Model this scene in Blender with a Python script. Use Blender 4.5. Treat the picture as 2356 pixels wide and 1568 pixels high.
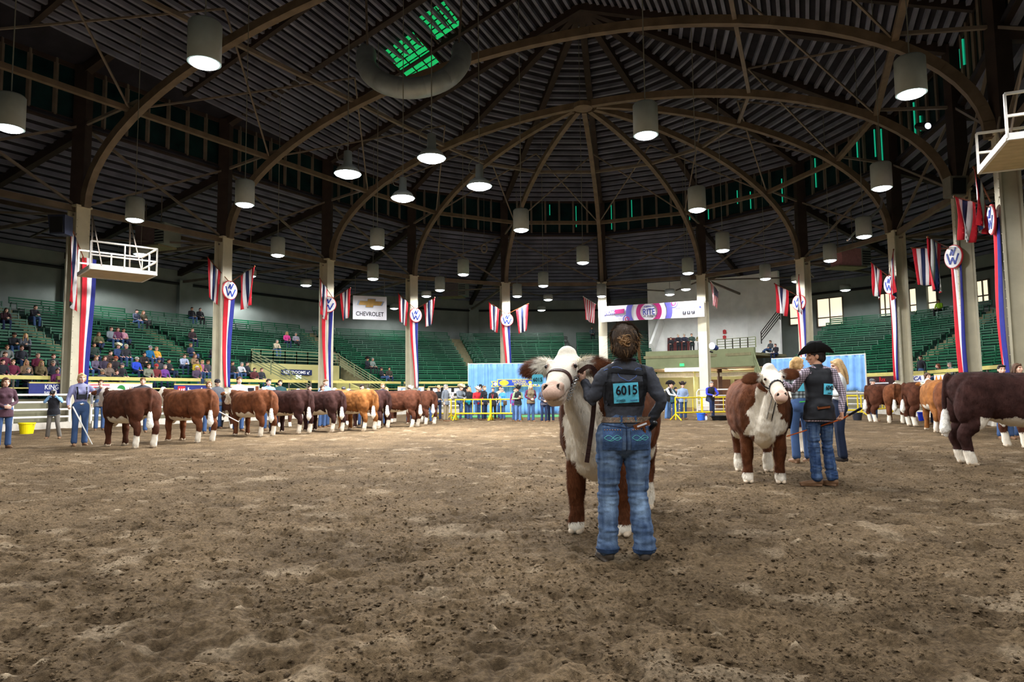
import bpy, bmesh, math, random
import numpy as np
from mathutils import Vector, Matrix, Quaternion
from mathutils.bvhtree import BVHTree
random.seed(7)
PI = math.pi
SC = bpy.context.scene
COL = SC.collection
for o in list(bpy.data.objects):
    bpy.data.objects.remove(o)

# ------------------------------------------------------------------ camera
F = 2356 * 24.0 / 36.0
CAMH = 1.18
PITCH = math.atan(125.0 / F)
ROLL = 0.0105
_r, _u = Vector((1, 0, 0)), Vector((0, -math.sin(PITCH), math.cos(PITCH)))
FWD = Vector((0, math.cos(PITCH), math.sin(PITCH)))
RGT = _r * math.cos(ROLL) - _u * math.sin(ROLL)
UPV = _u * math.cos(ROLL) + _r * math.sin(ROLL)
cam = bpy.data.cameras.new('camera')
cam.lens, cam.sensor_width, cam.clip_end = 24.0, 36.0, 300
cam_o = bpy.data.objects.new('camera', cam)
COL.objects.link(cam_o)
cam_o.matrix_world = Matrix(((RGT.x, UPV.x, -FWD.x, 0), (RGT.y, UPV.y, -FWD.y, 0), (RGT.z, UPV.z, -FWD.z, CAMH), (0, 0, 0, 1)))
SC.camera = cam_o

def ray(px, py):
    return FWD * F + RGT * (px - 1178) + UPV * (784 - py)
def G(px, py, z=0.0):                       # the point of height z seen at a pixel
    d = ray(px, py); t = (z - CAMH) / d.z
    return Vector((0, 0, CAMH)) + d * t
def P(px, py, Y):                           # the point at depth Y seen at a pixel
    d = ray(px, py)
    return Vector((0, 0, CAMH)) + d * (Y / d.y)

# ------------------------------------------------------------------ world, exposure, light levels
w = bpy.data.worlds.new('world'); SC.world = w; w.use_nodes = True
w.node_tree.nodes['Background'].inputs[0].default_value = (0.55, 0.7, 0.8, 1)
w.node_tree.nodes['Background'].inputs[1].default_value = 0.15
SC.view_settings.view_transform = 'Standard'
SC.view_settings.look = 'None'
SC.view_settings.exposure = 0.0
SC.view_settings.gamma = 1.0
SC.view_settings.use_curve_mapping = False
SC.cycles.max_bounces = 4
SC.cycles.diffuse_bounces = 3
SC.cycles.glossy_bounces = 2
SC.cycles.transparent_max_bounces = 6
LAMP_W = 1000.0          # each hanging lamp
BRIGHT_W = 4000.0       # the four bright reflector lamps over the ring
FILL_W = 300.0

# ------------------------------------------------------------------ helpers
TMP = bpy.data.scenes.new('build_space')

def evaluated(o):
    TMP.collection.objects.link(o)
    with bpy.context.temp_override(scene=TMP, view_layer=TMP.view_layers[0]):
        dg = bpy.context.evaluated_depsgraph_get()
    dg.update()
    me = bpy.data.meshes.new_from_object(o.evaluated_get(dg), preserve_all_data_layers=False, depsgraph=dg)
    TMP.collection.objects.unlink(o)
    return me

def srgb(r, g, b):
    return tuple(((c / 255) / 12.92 if c / 255 <= .04045 else ((c / 255 + .055) / 1.055) ** 2.4) for c in (r, g, b))

_mats = {}
def M(name, col, rough=.65, metal=0.0, noise=None, bump=None, emit=0.0, attr=None, spec=.3, sheen=0.0):
    """principled material; col is sRGB 0-255; noise=(scale, amount); bump=(scale, strength, distance)"""
    key = (name, col, rough, metal, noise, bump, emit, attr)
    if key in _mats: return _mats[key]
    m = bpy.data.materials.new(name); m.use_nodes = True
    nt = m.node_tree; b = nt.nodes['Principled BSDF']
    c = srgb(*col)
    b.inputs['Base Color'].default_value = (*c, 1)
    b.inputs['Roughness'].default_value = rough
    b.inputs['Metallic'].default_value = metal
    b.inputs['Specular IOR Level'].default_value = spec
    if sheen: b.inputs['Sheen Weight'].default_value = sheen
    if emit:
        b.inputs['Emission Color'].default_value = (*c, 1)
        b.inputs['Emission Strength'].default_value = emit
    tc = nt.nodes.new('ShaderNodeTexCoord')
    out = None
    if noise is None: noise = (6.0, .12)
    nz = nt.nodes.new('ShaderNodeTexNoise'); nz.inputs['Scale'].default_value = noise[0]; nz.inputs['Detail'].default_value = 4
    nt.links.new(tc.outputs['Object'], nz.inputs['Vector'])
    mp = nt.nodes.new('ShaderNodeMapRange'); mp.inputs[1].default_value = .3; mp.inputs[2].default_value = .7
    mp.inputs[3].default_value = 1 - noise[1]; mp.inputs[4].default_value = 1 + noise[1]
    nt.links.new(nz.outputs['Fac'], mp.inputs[0])
    mx = nt.nodes.new('ShaderNodeVectorMath'); mx.operation = 'MULTIPLY'
    mx.inputs[0].default_value = c
    if attr:
        at = nt.nodes.new('ShaderNodeAttribute'); at.attribute_name = attr
        if attr == 'Tint':
            m2 = nt.nodes.new('ShaderNodeVectorMath'); m2.operation = 'MULTIPLY'; m2.inputs[1].default_value = c
            nt.links.new(at.outputs['Color'], m2.inputs[0]); nt.links.new(m2.outputs[0], mx.inputs[0])
        else:
            nt.links.new(at.outputs['Color'], mx.inputs[0])
    nt.links.new(mp.outputs[0], mx.inputs[1])
    nt.links.new(mx.outputs[0], b.inputs['Base Color'])
    if bump:
        bz = nt.nodes.new('ShaderNodeTexNoise'); bz.inputs['Scale'].default_value = bump[0]; bz.inputs['Detail'].default_value = 5
        nt.links.new(tc.outputs['Object'], bz.inputs['Vector'])
        bp = nt.nodes.new('ShaderNodeBump'); bp.inputs['Strength'].default_value = bump[1]; bp.inputs['Distance'].default_value = bump[2] if len(bump) > 2 else .02
        nt.links.new(bz.outputs['Fac'], bp.inputs['Height']); nt.links.new(bp.outputs[0], b.inputs['Normal'])
    _mats[key] = m
    return m

def perp(d, ref):
    s = ref - d * ref.dot(d)
    if s.length < 1e-5: s = Vector((0, 1, 0)) - d * d.y
    if s.length < 1e-5: s = Vector((1, 0, 0)) - d * d.x
    return s.normalized()

class MB:
    """collects simple closed shapes into one mesh"""
    def __init__(self): self.v, self.f, self.m = [], [], []
    def add(self, vs, fs, mi=0):
        k = len(self.v)
        self.v += [tuple(x) for x in vs]
        self.f += [tuple(i + k for i in f) for f in fs]
        self.m += [mi] * len(fs)
        return self
    def box(self, c, s, rot=None, mi=0):
        c = Vector(c); h = Vector(s) / 2; vs = []
        for x in (-1, 1):
            for y in (-1, 1):
                for z in (-1, 1):
                    p = Vector((x * h.x, y * h.y, z * h.z))
                    vs.append(c + (rot @ p if rot else p))
        return self.add(vs, [(0, 1, 3, 2), (4, 6, 7, 5), (0, 4, 5, 1), (2, 3, 7, 6), (0, 2, 6, 4), (1, 5, 7, 3)], mi)
    def bar(self, a, b, w, h, up=(0, 0, 1), mi=0):
        a, b = Vector(a), Vector(b); d = (b - a)
        if d.length < 1e-6: return self
        dn = d.normalized(); u = perp(dn, Vector(up)); s = dn.cross(u)
        vs = [p + s * (w / 2 * i) + u * (h / 2 * j) for p in (a, b) for i, j in ((-1, -1), (1, -1), (1, 1), (-1, 1))]
        return self.add(vs, [(3, 2, 1, 0), (4, 5, 6, 7), (0, 1, 5, 4), (1, 2, 6, 5), (2, 3, 7, 6), (3, 0, 4, 7)], mi)
    def ell(self, c, r, rot=None, seg=14, rings=9, mi=0):
        c = Vector(c); vs = []; fs = []
        for i in range(rings + 1):
            th = PI * i / rings
            for j in range(seg):
                ph = 2 * PI * j / seg
                p = Vector((math.sin(th) * math.cos(ph) * r[0], math.sin(th) * math.sin(ph) * r[1], math.cos(th) * r[2]))
                vs.append(c + (rot @ p if rot else p))
        for i in range(rings):
            for j in range(seg):
                a, b2 = i * seg + j, i * seg + (j + 1) % seg
                fs.append((a, a + seg, b2 + seg, b2))
        return self.add(vs, fs, mi)
    def tube(self, pts, radii, seg=12, side=(1, 0, 0), sub=1, cap=True, power=2.0, mi=0, closed=False):
        pts = [Vector(p) for p in pts]
        rad = [(r, r) if not isinstance(r, (tuple, list)) else r for r in radii]
        if len(rad) == 1: rad = rad * len(pts)
        if sub > 1:
            np_, nr = [], []
            n = len(pts)
            for i in range(n - 1):
                p0, p1, p2, p3 = pts[max(i - 1, 0)], pts[i], pts[i + 1], pts[min(i + 2, n - 1)]
                for k in range(sub):
                    t = k / sub
                    q = .5 * ((2 * p1) + (p2 - p0) * t + (2 * p0 - 5 * p1 + 4 * p2 - p3) * t * t + (3 * p1 - p0 - 3 * p2 + p3) * t ** 3)
                    np_.append(q); ss = t * t * (3 - 2 * t)
                    nr.append((rad[i][0] * (1 - ss) + rad[i + 1][0] * ss, rad[i][1] * (1 - ss) + rad[i + 1][1] * ss))
            np_.append(pts[-1]); nr.append(rad[-1]); pts, rad = np_, nr
        n = len(pts)
        tang = []
        for i in range(n):
            if closed: d = pts[(i + 1) % n] - pts[i - 1]
            else: d = pts[min(i + 1, n - 1)] - pts[max(i - 1, 0)]
            tang.append(d.normalized() if d.length > 1e-9 else Vector((0, 0, 1)))
        rings = [(pts[i], tang[i], rad[i]) for i in range(n)]
        if cap and not closed:
            def caps(p, t, r, sg):
                L = min(r)
                return [(p + t * sg * L * math.sin(a), t, (r[0] * math.cos(a), r[1] * math.cos(a))) for a in (PI / 6, PI / 3, PI / 2 * .93)]
            rings = caps(pts[0], tang[0], rad[0], -1)[::-1] + rings + caps(pts[-1], tang[-1], rad[-1], 1)
        vs, fs = [], []
        ref = Vector(side)
        for p, t, r in rings:
            s = perp(t, ref); u2 = t.cross(s)
            for j in range(seg):
                a = 2 * PI * j / seg
                ca, sa = math.cos(a), math.sin(a)
                if power != 2.0:
                    ca = math.copysign(abs(ca) ** (2 / power), ca); sa = math.copysign(abs(sa) ** (2 / power), sa)
                vs.append(p + s * (r[0] * ca) + u2 * (r[1] * sa))
        m = len(rings)
        for i in range(m if closed else m - 1):
            for j in range(seg):
                a, b2 = i * seg + j, i * seg + (j + 1) % seg
                c2, d2 = ((i + 1) % m) * seg + j, ((i + 1) % m) * seg + (j + 1) % seg
                fs.append((a, b2, d2, c2))
        if not closed:
            fs.append(tuple(range(seg))[::-1]); fs.append(tuple((m - 1) * seg + j for j in range(seg)))
        return self.add(vs, fs, mi)
    def lathe(self, prof, c=(0, 0, 0), seg=24, rot=None, mi=0):
        c = Vector(c); vs, fs = [], []
        for r, z in prof:
            for j in range(seg):
                a = 2 * PI * j / seg; p = Vector((r * math.cos(a), r * math.sin(a), z))
                vs.append(c + (rot @ p if rot else p))
        for i in range(len(prof) - 1):
            for j in range(seg):
                a, b2 = i * seg + j, i * seg + (j + 1) % seg
                fs.append((a, b2, b2 + seg, a + seg))
        if prof[0][0] > 1e-4: fs.append(tuple(range(seg))[::-1])
        if prof[-1][0] > 1e-4: fs.append(tuple((len(prof) - 1) * seg + j for j in range(seg)))
        return self.add(vs, fs, mi)
    def sheet(self, rows, thick=None, n=None, mi=0):
        """grid of points; with thick it becomes a closed slab along n"""
        R_, C_ = len(rows), len(rows[0])
        flat = [Vector(p) for r in rows for p in r]
        q = [(i * C_ + j, i * C_ + j + 1, (i + 1) * C_ + j + 1, (i + 1) * C_ + j) for i in range(R_ - 1) for j in range(C_ - 1)]
        if thick is None: return self.add(flat, q, mi)
        n = Vector(n).normalized() * thick; N = len(flat)
        fs = q + [tuple(N + i for i in f[::-1]) for f in q]
        edge = [j for j in range(C_)] + [i * C_ + C_ - 1 for i in range(1, R_)] + [(R_ - 1) * C_ + j for j in range(C_ - 2, -1, -1)] + [i * C_ for i in range(R_ - 2, 0, -1)]
        for a, b2 in zip(edge, edge[1:] + edge[:1]): fs.append((b2, a, a + N, b2 + N))
        return self.add(flat + [p + n for p in flat], fs, mi)
    def prism(self, pts, n, thick, mi=0):
        """flat polygon (3-D points) extruded by thick along n"""
        pts = [Vector(p) for p in pts]; n = Vector(n).normalized() * thick; N = len(pts)
        fs = [tuple(range(N))[::-1], tuple(range(N, 2 * N))] + [(i, (i + 1) % N, N + (i + 1) % N, N + i) for i in range(N)]
        return self.add(pts + [p + n for p in pts], fs, mi)
    def mesh(self, name='mesh', smooth=False):
        me = bpy.data.meshes.new(name)
        me.from_pydata(self.v, [], self.f)
        if any(self.m): me.polygons.foreach_set('material_index', self.m)
        if smooth: me.polygons.foreach_set('use_smooth', [True] * len(me.polygons))
        me.update()
        return me
    def xf(self, mat):
        self.v = [tuple(mat @ Vector(p)) for p in self.v]; return self

def organic(mb, voxel, smooth=4, fac=.5, name='mesh'):
    o = bpy.data.objects.new('tmp', mb.mesh())
    r = o.modifiers.new('r', 'REMESH'); r.mode = 'VOXEL'; r.voxel_size = voxel; r.use_smooth_shade = True
    if smooth:
        s = o.modifiers.new('s', 'SMOOTH'); s.iterations = smooth; s.factor = fac
    me = evaluated(o); me.name = name
    old = o.data; bpy.data.objects.remove(o); bpy.data.meshes.remove(old)
    me.polygons.foreach_set('use_smooth', [True] * len(me.polygons))
    return me

def coords(me):
    a = np.empty(len(me.vertices) * 3, np.float32); me.vertices.foreach_get('co', a); return a.reshape(-1, 3)
def normals(me):
    a = np.empty(len(me.vertices) * 3, np.float32); me.vertex_normals.foreach_get('vector', a); return a.reshape(-1, 3)
def paint(me, rgb, name='Col'):
    n = len(me.vertices); a = np.ones((n, 4), np.float32); a[:, :rgb.shape[1]] = rgb
    at = me.color_attributes.new(name, 'FLOAT_COLOR', 'POINT'); at.data.foreach_set('color', a.ravel())

_rng = np.random.RandomState(3)
_tab = _rng.rand(64, 64, 64).astype(np.float32)
def vnoise(p, scale):
    """cheap 3-D value noise of an (n,3) array, 0..1"""
    q = np.asarray(p, np.float32) * scale + 137.3; i = np.floor(q).astype(int); f = q - i; f = f * f * (3 - 2 * f); i &= 63; j = (i + 1) & 63
    g = lambda a, b, c: _tab[a, b, c]
    x0, y0, z0 = i.T; x1, y1, z1 = j.T; fx, fy, fz = f.T
    c00 = g(x0, y0, z0) * (1 - fx) + g(x1, y0, z0) * fx; c10 = g(x0, y1, z0) * (1 - fx) + g(x1, y1, z0) * fx
    c01 = g(x0, y0, z1) * (1 - fx) + g(x1, y0, z1) * fx; c11 = g(x0, y1, z1) * (1 - fx) + g(x1, y1, z1) * fx
    return (c00 * (1 - fy) + c10 * fy) * (1 - fz) + (c01 * (1 - fy) + c11 * fy) * fz

def tag(o, label=None, cat=None, group=None, kind=None):
    if label: o['label'] = label
    if cat: o['category'] = cat
    if group: o['group'] = group
    if kind: o['kind'] = kind
    return o

_off = {}
def root(name, loc=(0, 0, 0), rz=0, label=None, cat=None, group=None, kind=None, scale=1):
    o = bpy.data.objects.new(name, None); COL.objects.link(o)
    o.location = loc; o.rotation_euler = (0, 0, rz); o.scale = (scale,) * 3
    o.empty_display_size = .1
    _off[o.name] = Vector(loc)
    return tag(o, label, cat, group, kind)

def part(name, me, mat=None, parent=None, local=False, smooth=False):
    """link a mesh; world-space vertices unless local"""
    if isinstance(me, MB): me = me.mesh(name, smooth)
    o = bpy.data.objects.new(name, me); COL.objects.link(o)
    if mat is not None:
        for i, m in enumerate(mat if isinstance(mat, (list, tuple)) else [mat]):
            if len(me.materials) <= i: me.materials.append(m)
            elif me.materials[i] is not m:
                o.material_slots[i].link = 'OBJECT'; o.material_slots[i].material = m
    if parent is not None:
        o.parent = parent
        if not local and parent.name in _off: o.location = -_off[parent.name]
    return o

def single(name, mb, mat, label, cat, group=None, smooth=False, base=None):
    me = mb.mesh(name, smooth) if isinstance(mb, MB) else mb
    a = coords(me)
    b = Vector(base) if base is not None else Vector(((a[:, 0].min() + a[:, 0].max()) / 2, (a[:, 1].min() + a[:, 1].max()) / 2, a[:, 2].min()))
    a = a - np.array(b, np.float32); me.vertices.foreach_set('co', a.ravel().astype(np.float32)); me.update()
    o = part(name, me, mat); o.location = b; _off[o.name] = b
    return tag(o, label, cat, group)

def frame(n, up=(0, 0, 1)):
    n = Vector(n).normalized(); u = perp(n, Vector(up)); r = u.cross(n)
    return r, u, n

def text(body, width, height, c, n, mat, parent, up=(0, 0, 1), depth=.004, shear=0.0, name='lettering', tilt=0.0, bold=.012):
    cu = bpy.data.curves.new('t', 'FONT'); cu.body = body; cu.align_x = 'CENTER'; cu.align_y = 'CENTER'; cu.extrude = .02; cu.shear = shear; cu.offset = bold; cu.resolution_u = 3
    o = bpy.data.objects.new('t', cu); me = evaluated(o); bpy.data.objects.remove(o); bpy.data.curves.remove(cu)
    a = coords(me); lo, hi = a.min(0), a.max(0); a = a - (lo + hi) / 2; s = hi - lo
    r, u, nn = frame(n, up)
    if tilt: r, u = r * math.cos(tilt) + u * math.sin(tilt), u * math.cos(tilt) - r * math.sin(tilt)
    sx, sy = width / s[0], height / s[1]
    out = np.array(c)[None] + np.outer(a[:, 0] * sx, r) + np.outer(a[:, 1] * sy, u) + np.outer(a[:, 2] / max(s[2], 1e-6) * depth * 2, nn)
    me.vertices.foreach_set('co', out.astype(np.float32).ravel()); me.update(); me.name = name
    me.materials.clear()
    return part(name, me, mat, parent)

# ------------------------------------------------------------------ the hall's own axes: apse centre, axis away from the camera
HX, HY = 3.85, 34.7
V2 = Vector((.395, .919, 0)).normalized(); U2 = Vector((V2.y, -V2.x, 0))
def B(u, v, z=0.0): return Vector((HX, HY, 0)) + U2 * u + V2 * v + Vector((0, 0, z))
R = 16.45
def node(i, r):            # ring nodes: 0..3 left straight (far back first), 4..11 apse, 12..15 right straight
    if i < 4: return (-r - 1.1 * (4 - i), -7.0 * (4 - i))
    if i > 11: return (r, -7.0 * (i - 11))
    a = PI - (i - 4) * PI / 7
    return (r * math.cos(a), r * math.sin(a))
NN = 16
def N(i, r, z): return B(*node(i, r), z)
def ringpt(x, r, z):       # x = node index + fraction
    i = min(int(math.floor(x)), NN - 2); t = x - i
    return N(i, r, z).lerp(N(i + 1, r, z), t)
def inward(x):
    i = min(int(math.floor(x)), NN - 2)
    d = N(i + 1, R, 0) - N(i, R, 0)
    return Vector((d.y, -d.x, 0)).normalized()
def node_in(i):            # inward direction at a column
    if i <= 4: return U2.copy() if i < 4 else (U2).normalized()
    if i >= 11: return -U2
    return (B(0, 0) - N(i, R, 0)).normalized()
# column number c (1..11) is node c+1
def proj(p):
    d = Vector(p) - Vector((0, 0, CAMH)); z = d.dot(FWD)
    return 1178 + F * d.dot(RGT) / z, 784 - F * d.dot(UPV) / z
def find_x(px, r, z=3.0):                  # ring parameter whose point at radius r shows at pixel column px
    lo, hi = 1.0, 12.9
    for _ in range(40):
        m = (lo + hi) / 2
        if proj(ringpt(m, r, z))[0] < px: lo = m
        else: hi = m
    return (lo + hi) / 2
def onring(px, py, r):
    z = 3.0
    for _ in range(6):
        x = find_x(px, r, z); p = ringpt(x, r, z); z = P(px, py, p.y).z
    return x, ringpt(x, r, z)

# materials of the hall
m_wall = M('wall_paint', (132, 140, 134), .8, noise=(1.2, .10), bump=(9, .15, .03))
m_white_wall = M('white_wall', (244, 244, 238), .8, noise=(1.5, .08), bump=(7, .3, .03))
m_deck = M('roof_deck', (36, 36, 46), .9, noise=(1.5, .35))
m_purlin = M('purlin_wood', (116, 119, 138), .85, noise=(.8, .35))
m_steel = M('brown_steel', (104, 90, 74), .6, noise=(2, .25))
m_darksteel = M('dark_steel', (52, 42, 38), .7, noise=(2, .3))
m_greysteel = M('grey_steel', (112, 102, 92), .6, noise=(2, .2))
m_col = M('column_cream', (196, 188, 164), .6, noise=(2.2, .08), bump=(14, .15, .02))
m_colw = M('column_white', (232, 226, 206), .6, noise=(2.2, .06))
m_green = M('bench_green', (10, 84, 54), .36, noise=(.9, .25), spec=.35)
m_dgreen = M('step_green', (14, 52, 40), .7, noise=(1.5, .25))
m_tan = M('stair_concrete', (128, 122, 92), .85, noise=(4, .15))
m_olive = M('olive_panel', (128, 134, 100), .8, noise=(2, .08))
m_yellowwall = M('yellow_wall', (214, 206, 132), .8, noise=(2, .08))
m_yellow = M('rail_yellow', (236, 208, 24), .45, noise=(4, .08))
m_pale_yellow = M('rail_cream_yellow', (206, 192, 112), .5, noise=(4, .08))
m_whitepipe = M('white_pipe', (232, 228, 220), .5, noise=(6, .06))
m_curb = M('white_curb', (206, 198, 184), .8, noise=(5, .12))
m_brownpanel = M('brown_panel', (98, 70, 56), .7, noise=(4, .12))
m_lamp = M('lamp_shade', (144, 150, 144), .5, noise=(5, .06))
m_cord = M('lamp_cord', (120, 120, 110), .6)
m_black = M('black_plastic', (24, 24, 26), .5)
m_pane = M('window_glow', (255, 240, 206), .6, emit=1.1, noise=(3, .1))
m_glass = M('dark_teal_glass', (14, 40, 42), .25, noise=(1.1, .5))
m_red = M('cloth_red', (206, 38, 52), .75, noise=(5, .08), bump=(30, .1, .01))
m_white = M('cloth_white', (238, 236, 236), .75, noise=(5, .05), bump=(30, .1, .01))
m_blue = M('cloth_blue', (44, 48, 132), .75, noise=(5, .1), bump=(30, .1, .01))
m_navy = M('cloth_navy', (32, 44, 84), .75, noise=(5, .1))
m_badge_w = M('badge_white', (240, 240, 238), .5)
m_badge_r = M('badge_red', (196, 52, 58), .5)
m_badge_b = M('badge_blue', (36, 62, 160), .5)
m_purple = M('print_purple', (98, 92, 178), .6, noise=(3, .1))
m_magenta = M('print_magenta', (172, 44, 110), .6, noise=(3, .1))
m_paper = M('print_paper', (236, 234, 240), .6, noise=(2, .04))
m_ink = M('print_ink', (26, 28, 40), .6)
m_inkblue = M('print_blue', (58, 66, 150), .6)
m_curtain = M('curtain_blue', (132, 180, 236), .8, noise=(3, .10))
m_wood = M('handle_wood', (120, 66, 34), .5, noise=(20, .2))
m_chrome = M('chrome', (214, 214, 216), .25, metal=.9)

# ---------------------------------------------------------------- floor
def make_floor():
    ys = [-9, -6, -3, -1, 0, 1.0, 1.8]; y = 2.3
    while y < 36: ys.append(y); y += max(.0135, .0056 * y)
    while y < 66: ys.append(y); y += .8
    xs = [0]; x = 0
    while x < 36: x += max(.018, .0085 * x); xs.append(x)
    xs = np.array([-a for a in xs[:0:-1]] + xs, np.float32); ys = np.array(ys, np.float32)
    X, Y = np.meshgrid(xs, ys); n = X.size
    p = np.stack([X.ravel(), Y.ravel(), np.full(n, .5, np.float32)], 1)
    w1 = p + np.array([3.3, 1.7, 0], np.float32)
    d = np.hypot(p[:, 0], p[:, 1])
    fine = np.clip(1 - (d - 5) / 14, 0, 1)
    h = .034 * (vnoise(p, 1.1) - .5) + .030 * (vnoise(w1, 3.1) - .5) + .026 * (vnoise(p, 7.5) - .5)
    clod = np.clip(vnoise(w1, 11.0) - .60, 0, 1)
    h += .080 * clod + .030 * (vnoise(p, 17.0) - .5) * (.4 + .6 * fine) + .020 * (vnoise(w1, 37.0) - .5) * fine
    pale = np.clip((vnoise(p * np.array([.8, 1.5, 1], np.float32), 3.1) * .55 + vnoise(w1, 5.7) * .45 - .675) * 6, 0, .6) * (.3 + .7 * vnoise(p, 1.0 / 3))
    h = h * (1 - .55 * pale) + .004 * pale
    H = h.reshape(X.shape); PA = pale.reshape(X.shape)
    rs = np.random.RandomState(11)
    for _ in range(2600):                     # hoof and boot prints, and kicked-up clods
        yy = 2.4 + 20 * rs.rand() ** 1.6; xx = (rs.rand() - .5) * 2.1 * yy * .8
        up = rs.rand() < .55; r = (.012 + .022 * rs.rand()) if up else (.03 + .05 * rs.rand()); am = (.010 + .012 * rs.rand()) if up else -(.014 + .02 * rs.rand())
        i0, i1 = np.searchsorted(ys, [yy - 2.5 * r, yy + 2.5 * r]); j0, j1 = np.searchsorted(xs, [xx - 3 * r, xx + 3 * r])
        if i1 <= i0 or j1 <= j0: continue
        q = ((X[i0:i1, j0:j1] - xx) / (1.25 * r)) ** 2 + ((Y[i0:i1, j0:j1] - yy) / r) ** 2
        H[i0:i1, j0:j1] += am * np.exp(-q * q)
        if up and rs.rand() < .08: PA[i0:i1, j0:j1] = np.maximum(PA[i0:i1, j0:j1], .9 * np.exp(-q * q))
    p[:, 2] = H.ravel()
    R_, C_ = X.shape
    idx = np.arange(n).reshape(R_, C_)
    q = np.stack([idx[:-1, :-1], idx[:-1, 1:], idx[1:, 1:], idx[1:, :-1]], -1).reshape(-1, 4)
    me = bpy.data.meshes.new('floor')
    me.vertices.add(n); me.vertices.foreach_set('co', p.ravel())
    me.loops.add(q.size); me.loops.foreach_set('vertex_index', q.ravel().astype(np.int32))
    me.polygons.add(len(q)); me.polygons.foreach_set('loop_start', np.arange(0, q.size, 4, dtype=np.int32)); me.polygons.foreach_set('use_smooth', [True] * len(q))
    me.update(calc_edges=True)
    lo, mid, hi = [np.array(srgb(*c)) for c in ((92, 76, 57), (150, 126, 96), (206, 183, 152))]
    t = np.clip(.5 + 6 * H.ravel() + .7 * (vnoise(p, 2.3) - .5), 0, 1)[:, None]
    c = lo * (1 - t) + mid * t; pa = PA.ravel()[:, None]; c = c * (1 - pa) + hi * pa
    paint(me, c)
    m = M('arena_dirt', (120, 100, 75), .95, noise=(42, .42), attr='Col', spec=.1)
    nt = m.node_tree; b = nt.nodes['Principled BSDF']
    tc = nt.nodes.new('ShaderNodeTexCoord')
    prev = None
    for sc_, dist, det in ((22, .05, 7), (75, .028, 5), (210, .012, 3)):
        nz = nt.nodes.new('ShaderNodeTexNoise'); nz.inputs['Scale'].default_value = sc_; nz.inputs['Detail'].default_value = det; nz.inputs['Roughness'].default_value = .65
        nt.links.new(tc.outputs['Object'], nz.inputs['Vector'])
        bp = nt.nodes.new('ShaderNodeBump'); bp.inputs['Strength'].default_value = .9; bp.inputs['Distance'].default_value = dist
        nt.links.new(nz.outputs['Fac'], bp.inputs['Height'])
        if prev: nt.links.new(prev.outputs[0], bp.inputs['Normal'])
        prev = bp
    nt.links.new(prev.outputs[0], b.inputs['Normal'])
    fl = tag(part('floor', me, m), kind='structure', label='churned brown dirt floor of the arena')
    # loose crumbs of dirt lying on it
    n = 70000; yy = 2.4 * (15 / 2.4) ** rs.rand(n); xx = (rs.rand(n) - .5) * 1.75 * yy + .0 * yy
    gi = np.clip(np.searchsorted(ys, yy), 1, len(ys) - 1); gj = np.clip(np.searchsorted(xs, xx), 1, len(xs) - 1); zz = H[gi, gj]
    keep = vnoise(np.stack([xx, yy, xx * 0], 1), 2.6) + .25 * rs.rand(n) > .45; xx, yy, zz = xx[keep], yy[keep], zz[keep]; n = len(xx)
    sz = (.0035 + .011 * rs.rand(n) ** 5) * (.8 + .05 * yy)
    oc = np.array([[1, 0, 0], [-1, 0, 0], [0, 1, 0], [0, -1, 0], [0, 0, 1], [0, 0, -1]], np.float32)
    V_ = oc[None] * (.6 + .8 * rs.rand(n, 6, 1)) * sz[:, None, None] * np.array([1.3, 1.1, .6]) + (rs.rand(n, 6, 3) - .5) * sz[:, None, None] * .7
    a = rs.rand(n) * 6.28; ca, sa = np.cos(a)[:, None], np.sin(a)[:, None]
    V_ = np.stack([V_[:, :, 0] * ca - V_[:, :, 1] * sa, V_[:, :, 0] * sa + V_[:, :, 1] * ca, V_[:, :, 2]], 2) + np.stack([xx, yy, zz + sz * .1], 1)[:, None]
    tri = np.array([[0, 2, 4], [2, 1, 4], [1, 3, 4], [3, 0, 4], [2, 0, 5], [1, 2, 5], [3, 1, 5], [0, 3, 5]]); T = (tri[None] + (np.arange(n) * 6)[:, None, None]).reshape(-1, 3)
    m2 = bpy.data.meshes.new('dirt_crumbs'); m2.vertices.add(n * 6); m2.vertices.foreach_set('co', V_.astype(np.float32).ravel()); m2.loops.add(T.size); m2.loops.foreach_set('vertex_index', T.ravel().astype(np.int32)); m2.polygons.add(len(T)); m2.polygons.foreach_set('loop_start', np.arange(0, T.size, 3, dtype=np.int32)); m2.update(calc_edges=True)
    t = rs.rand(n, 1); paint(m2, np.repeat(lo * 1.1 * (1 - t) + mid * 1.15 * t, 6, 0))
    _off['floor'] = Vector(); o = part('dirt_crumbs', m2, m, fl); o['kind'] = 'stuff'
make_floor()

# ---------------------------------------------------------------- outer walls and ceilings
EXT = lambda r: [(-r, -44)] + [node(i, r) for i in range(NN)] + [(r, -44)]
def wall(name, i0, i1, r=29.0, z0=0, z1=10.2, mat=None):
    e = EXT(r); mb = MB()
    for i in range(i0, i1): mb.bar(B(*e[i], (z0 + z1) / 2), B(*e[i + 1], (z0 + z1) / 2), .3, z1 - z0, up=(0, 0, 1))
    return tag(part(name, mb, mat or m_wall), kind='structure')
wall('wall_left', 0, 5); wall('wall_far', 5, 12); wall('wall_right', 12, 17)
mb = MB(); mb.bar(B(-30, -44, 11), B(30, -44, 11), .3, 22); tag(part('wall_near', mb, m_wall), kind='structure')
mb = MB()
e = EXT(28.6)
for a, b in zip(e, e[1:]):
    mb.tube([B(*a, 8.95), B(*b, 8.95)], [.09], seg=8, side=(0, 0, 1))
tag(part('trim_1', mb, m_black), kind='structure', label='dark pipe along the top of the hall wall')
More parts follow.
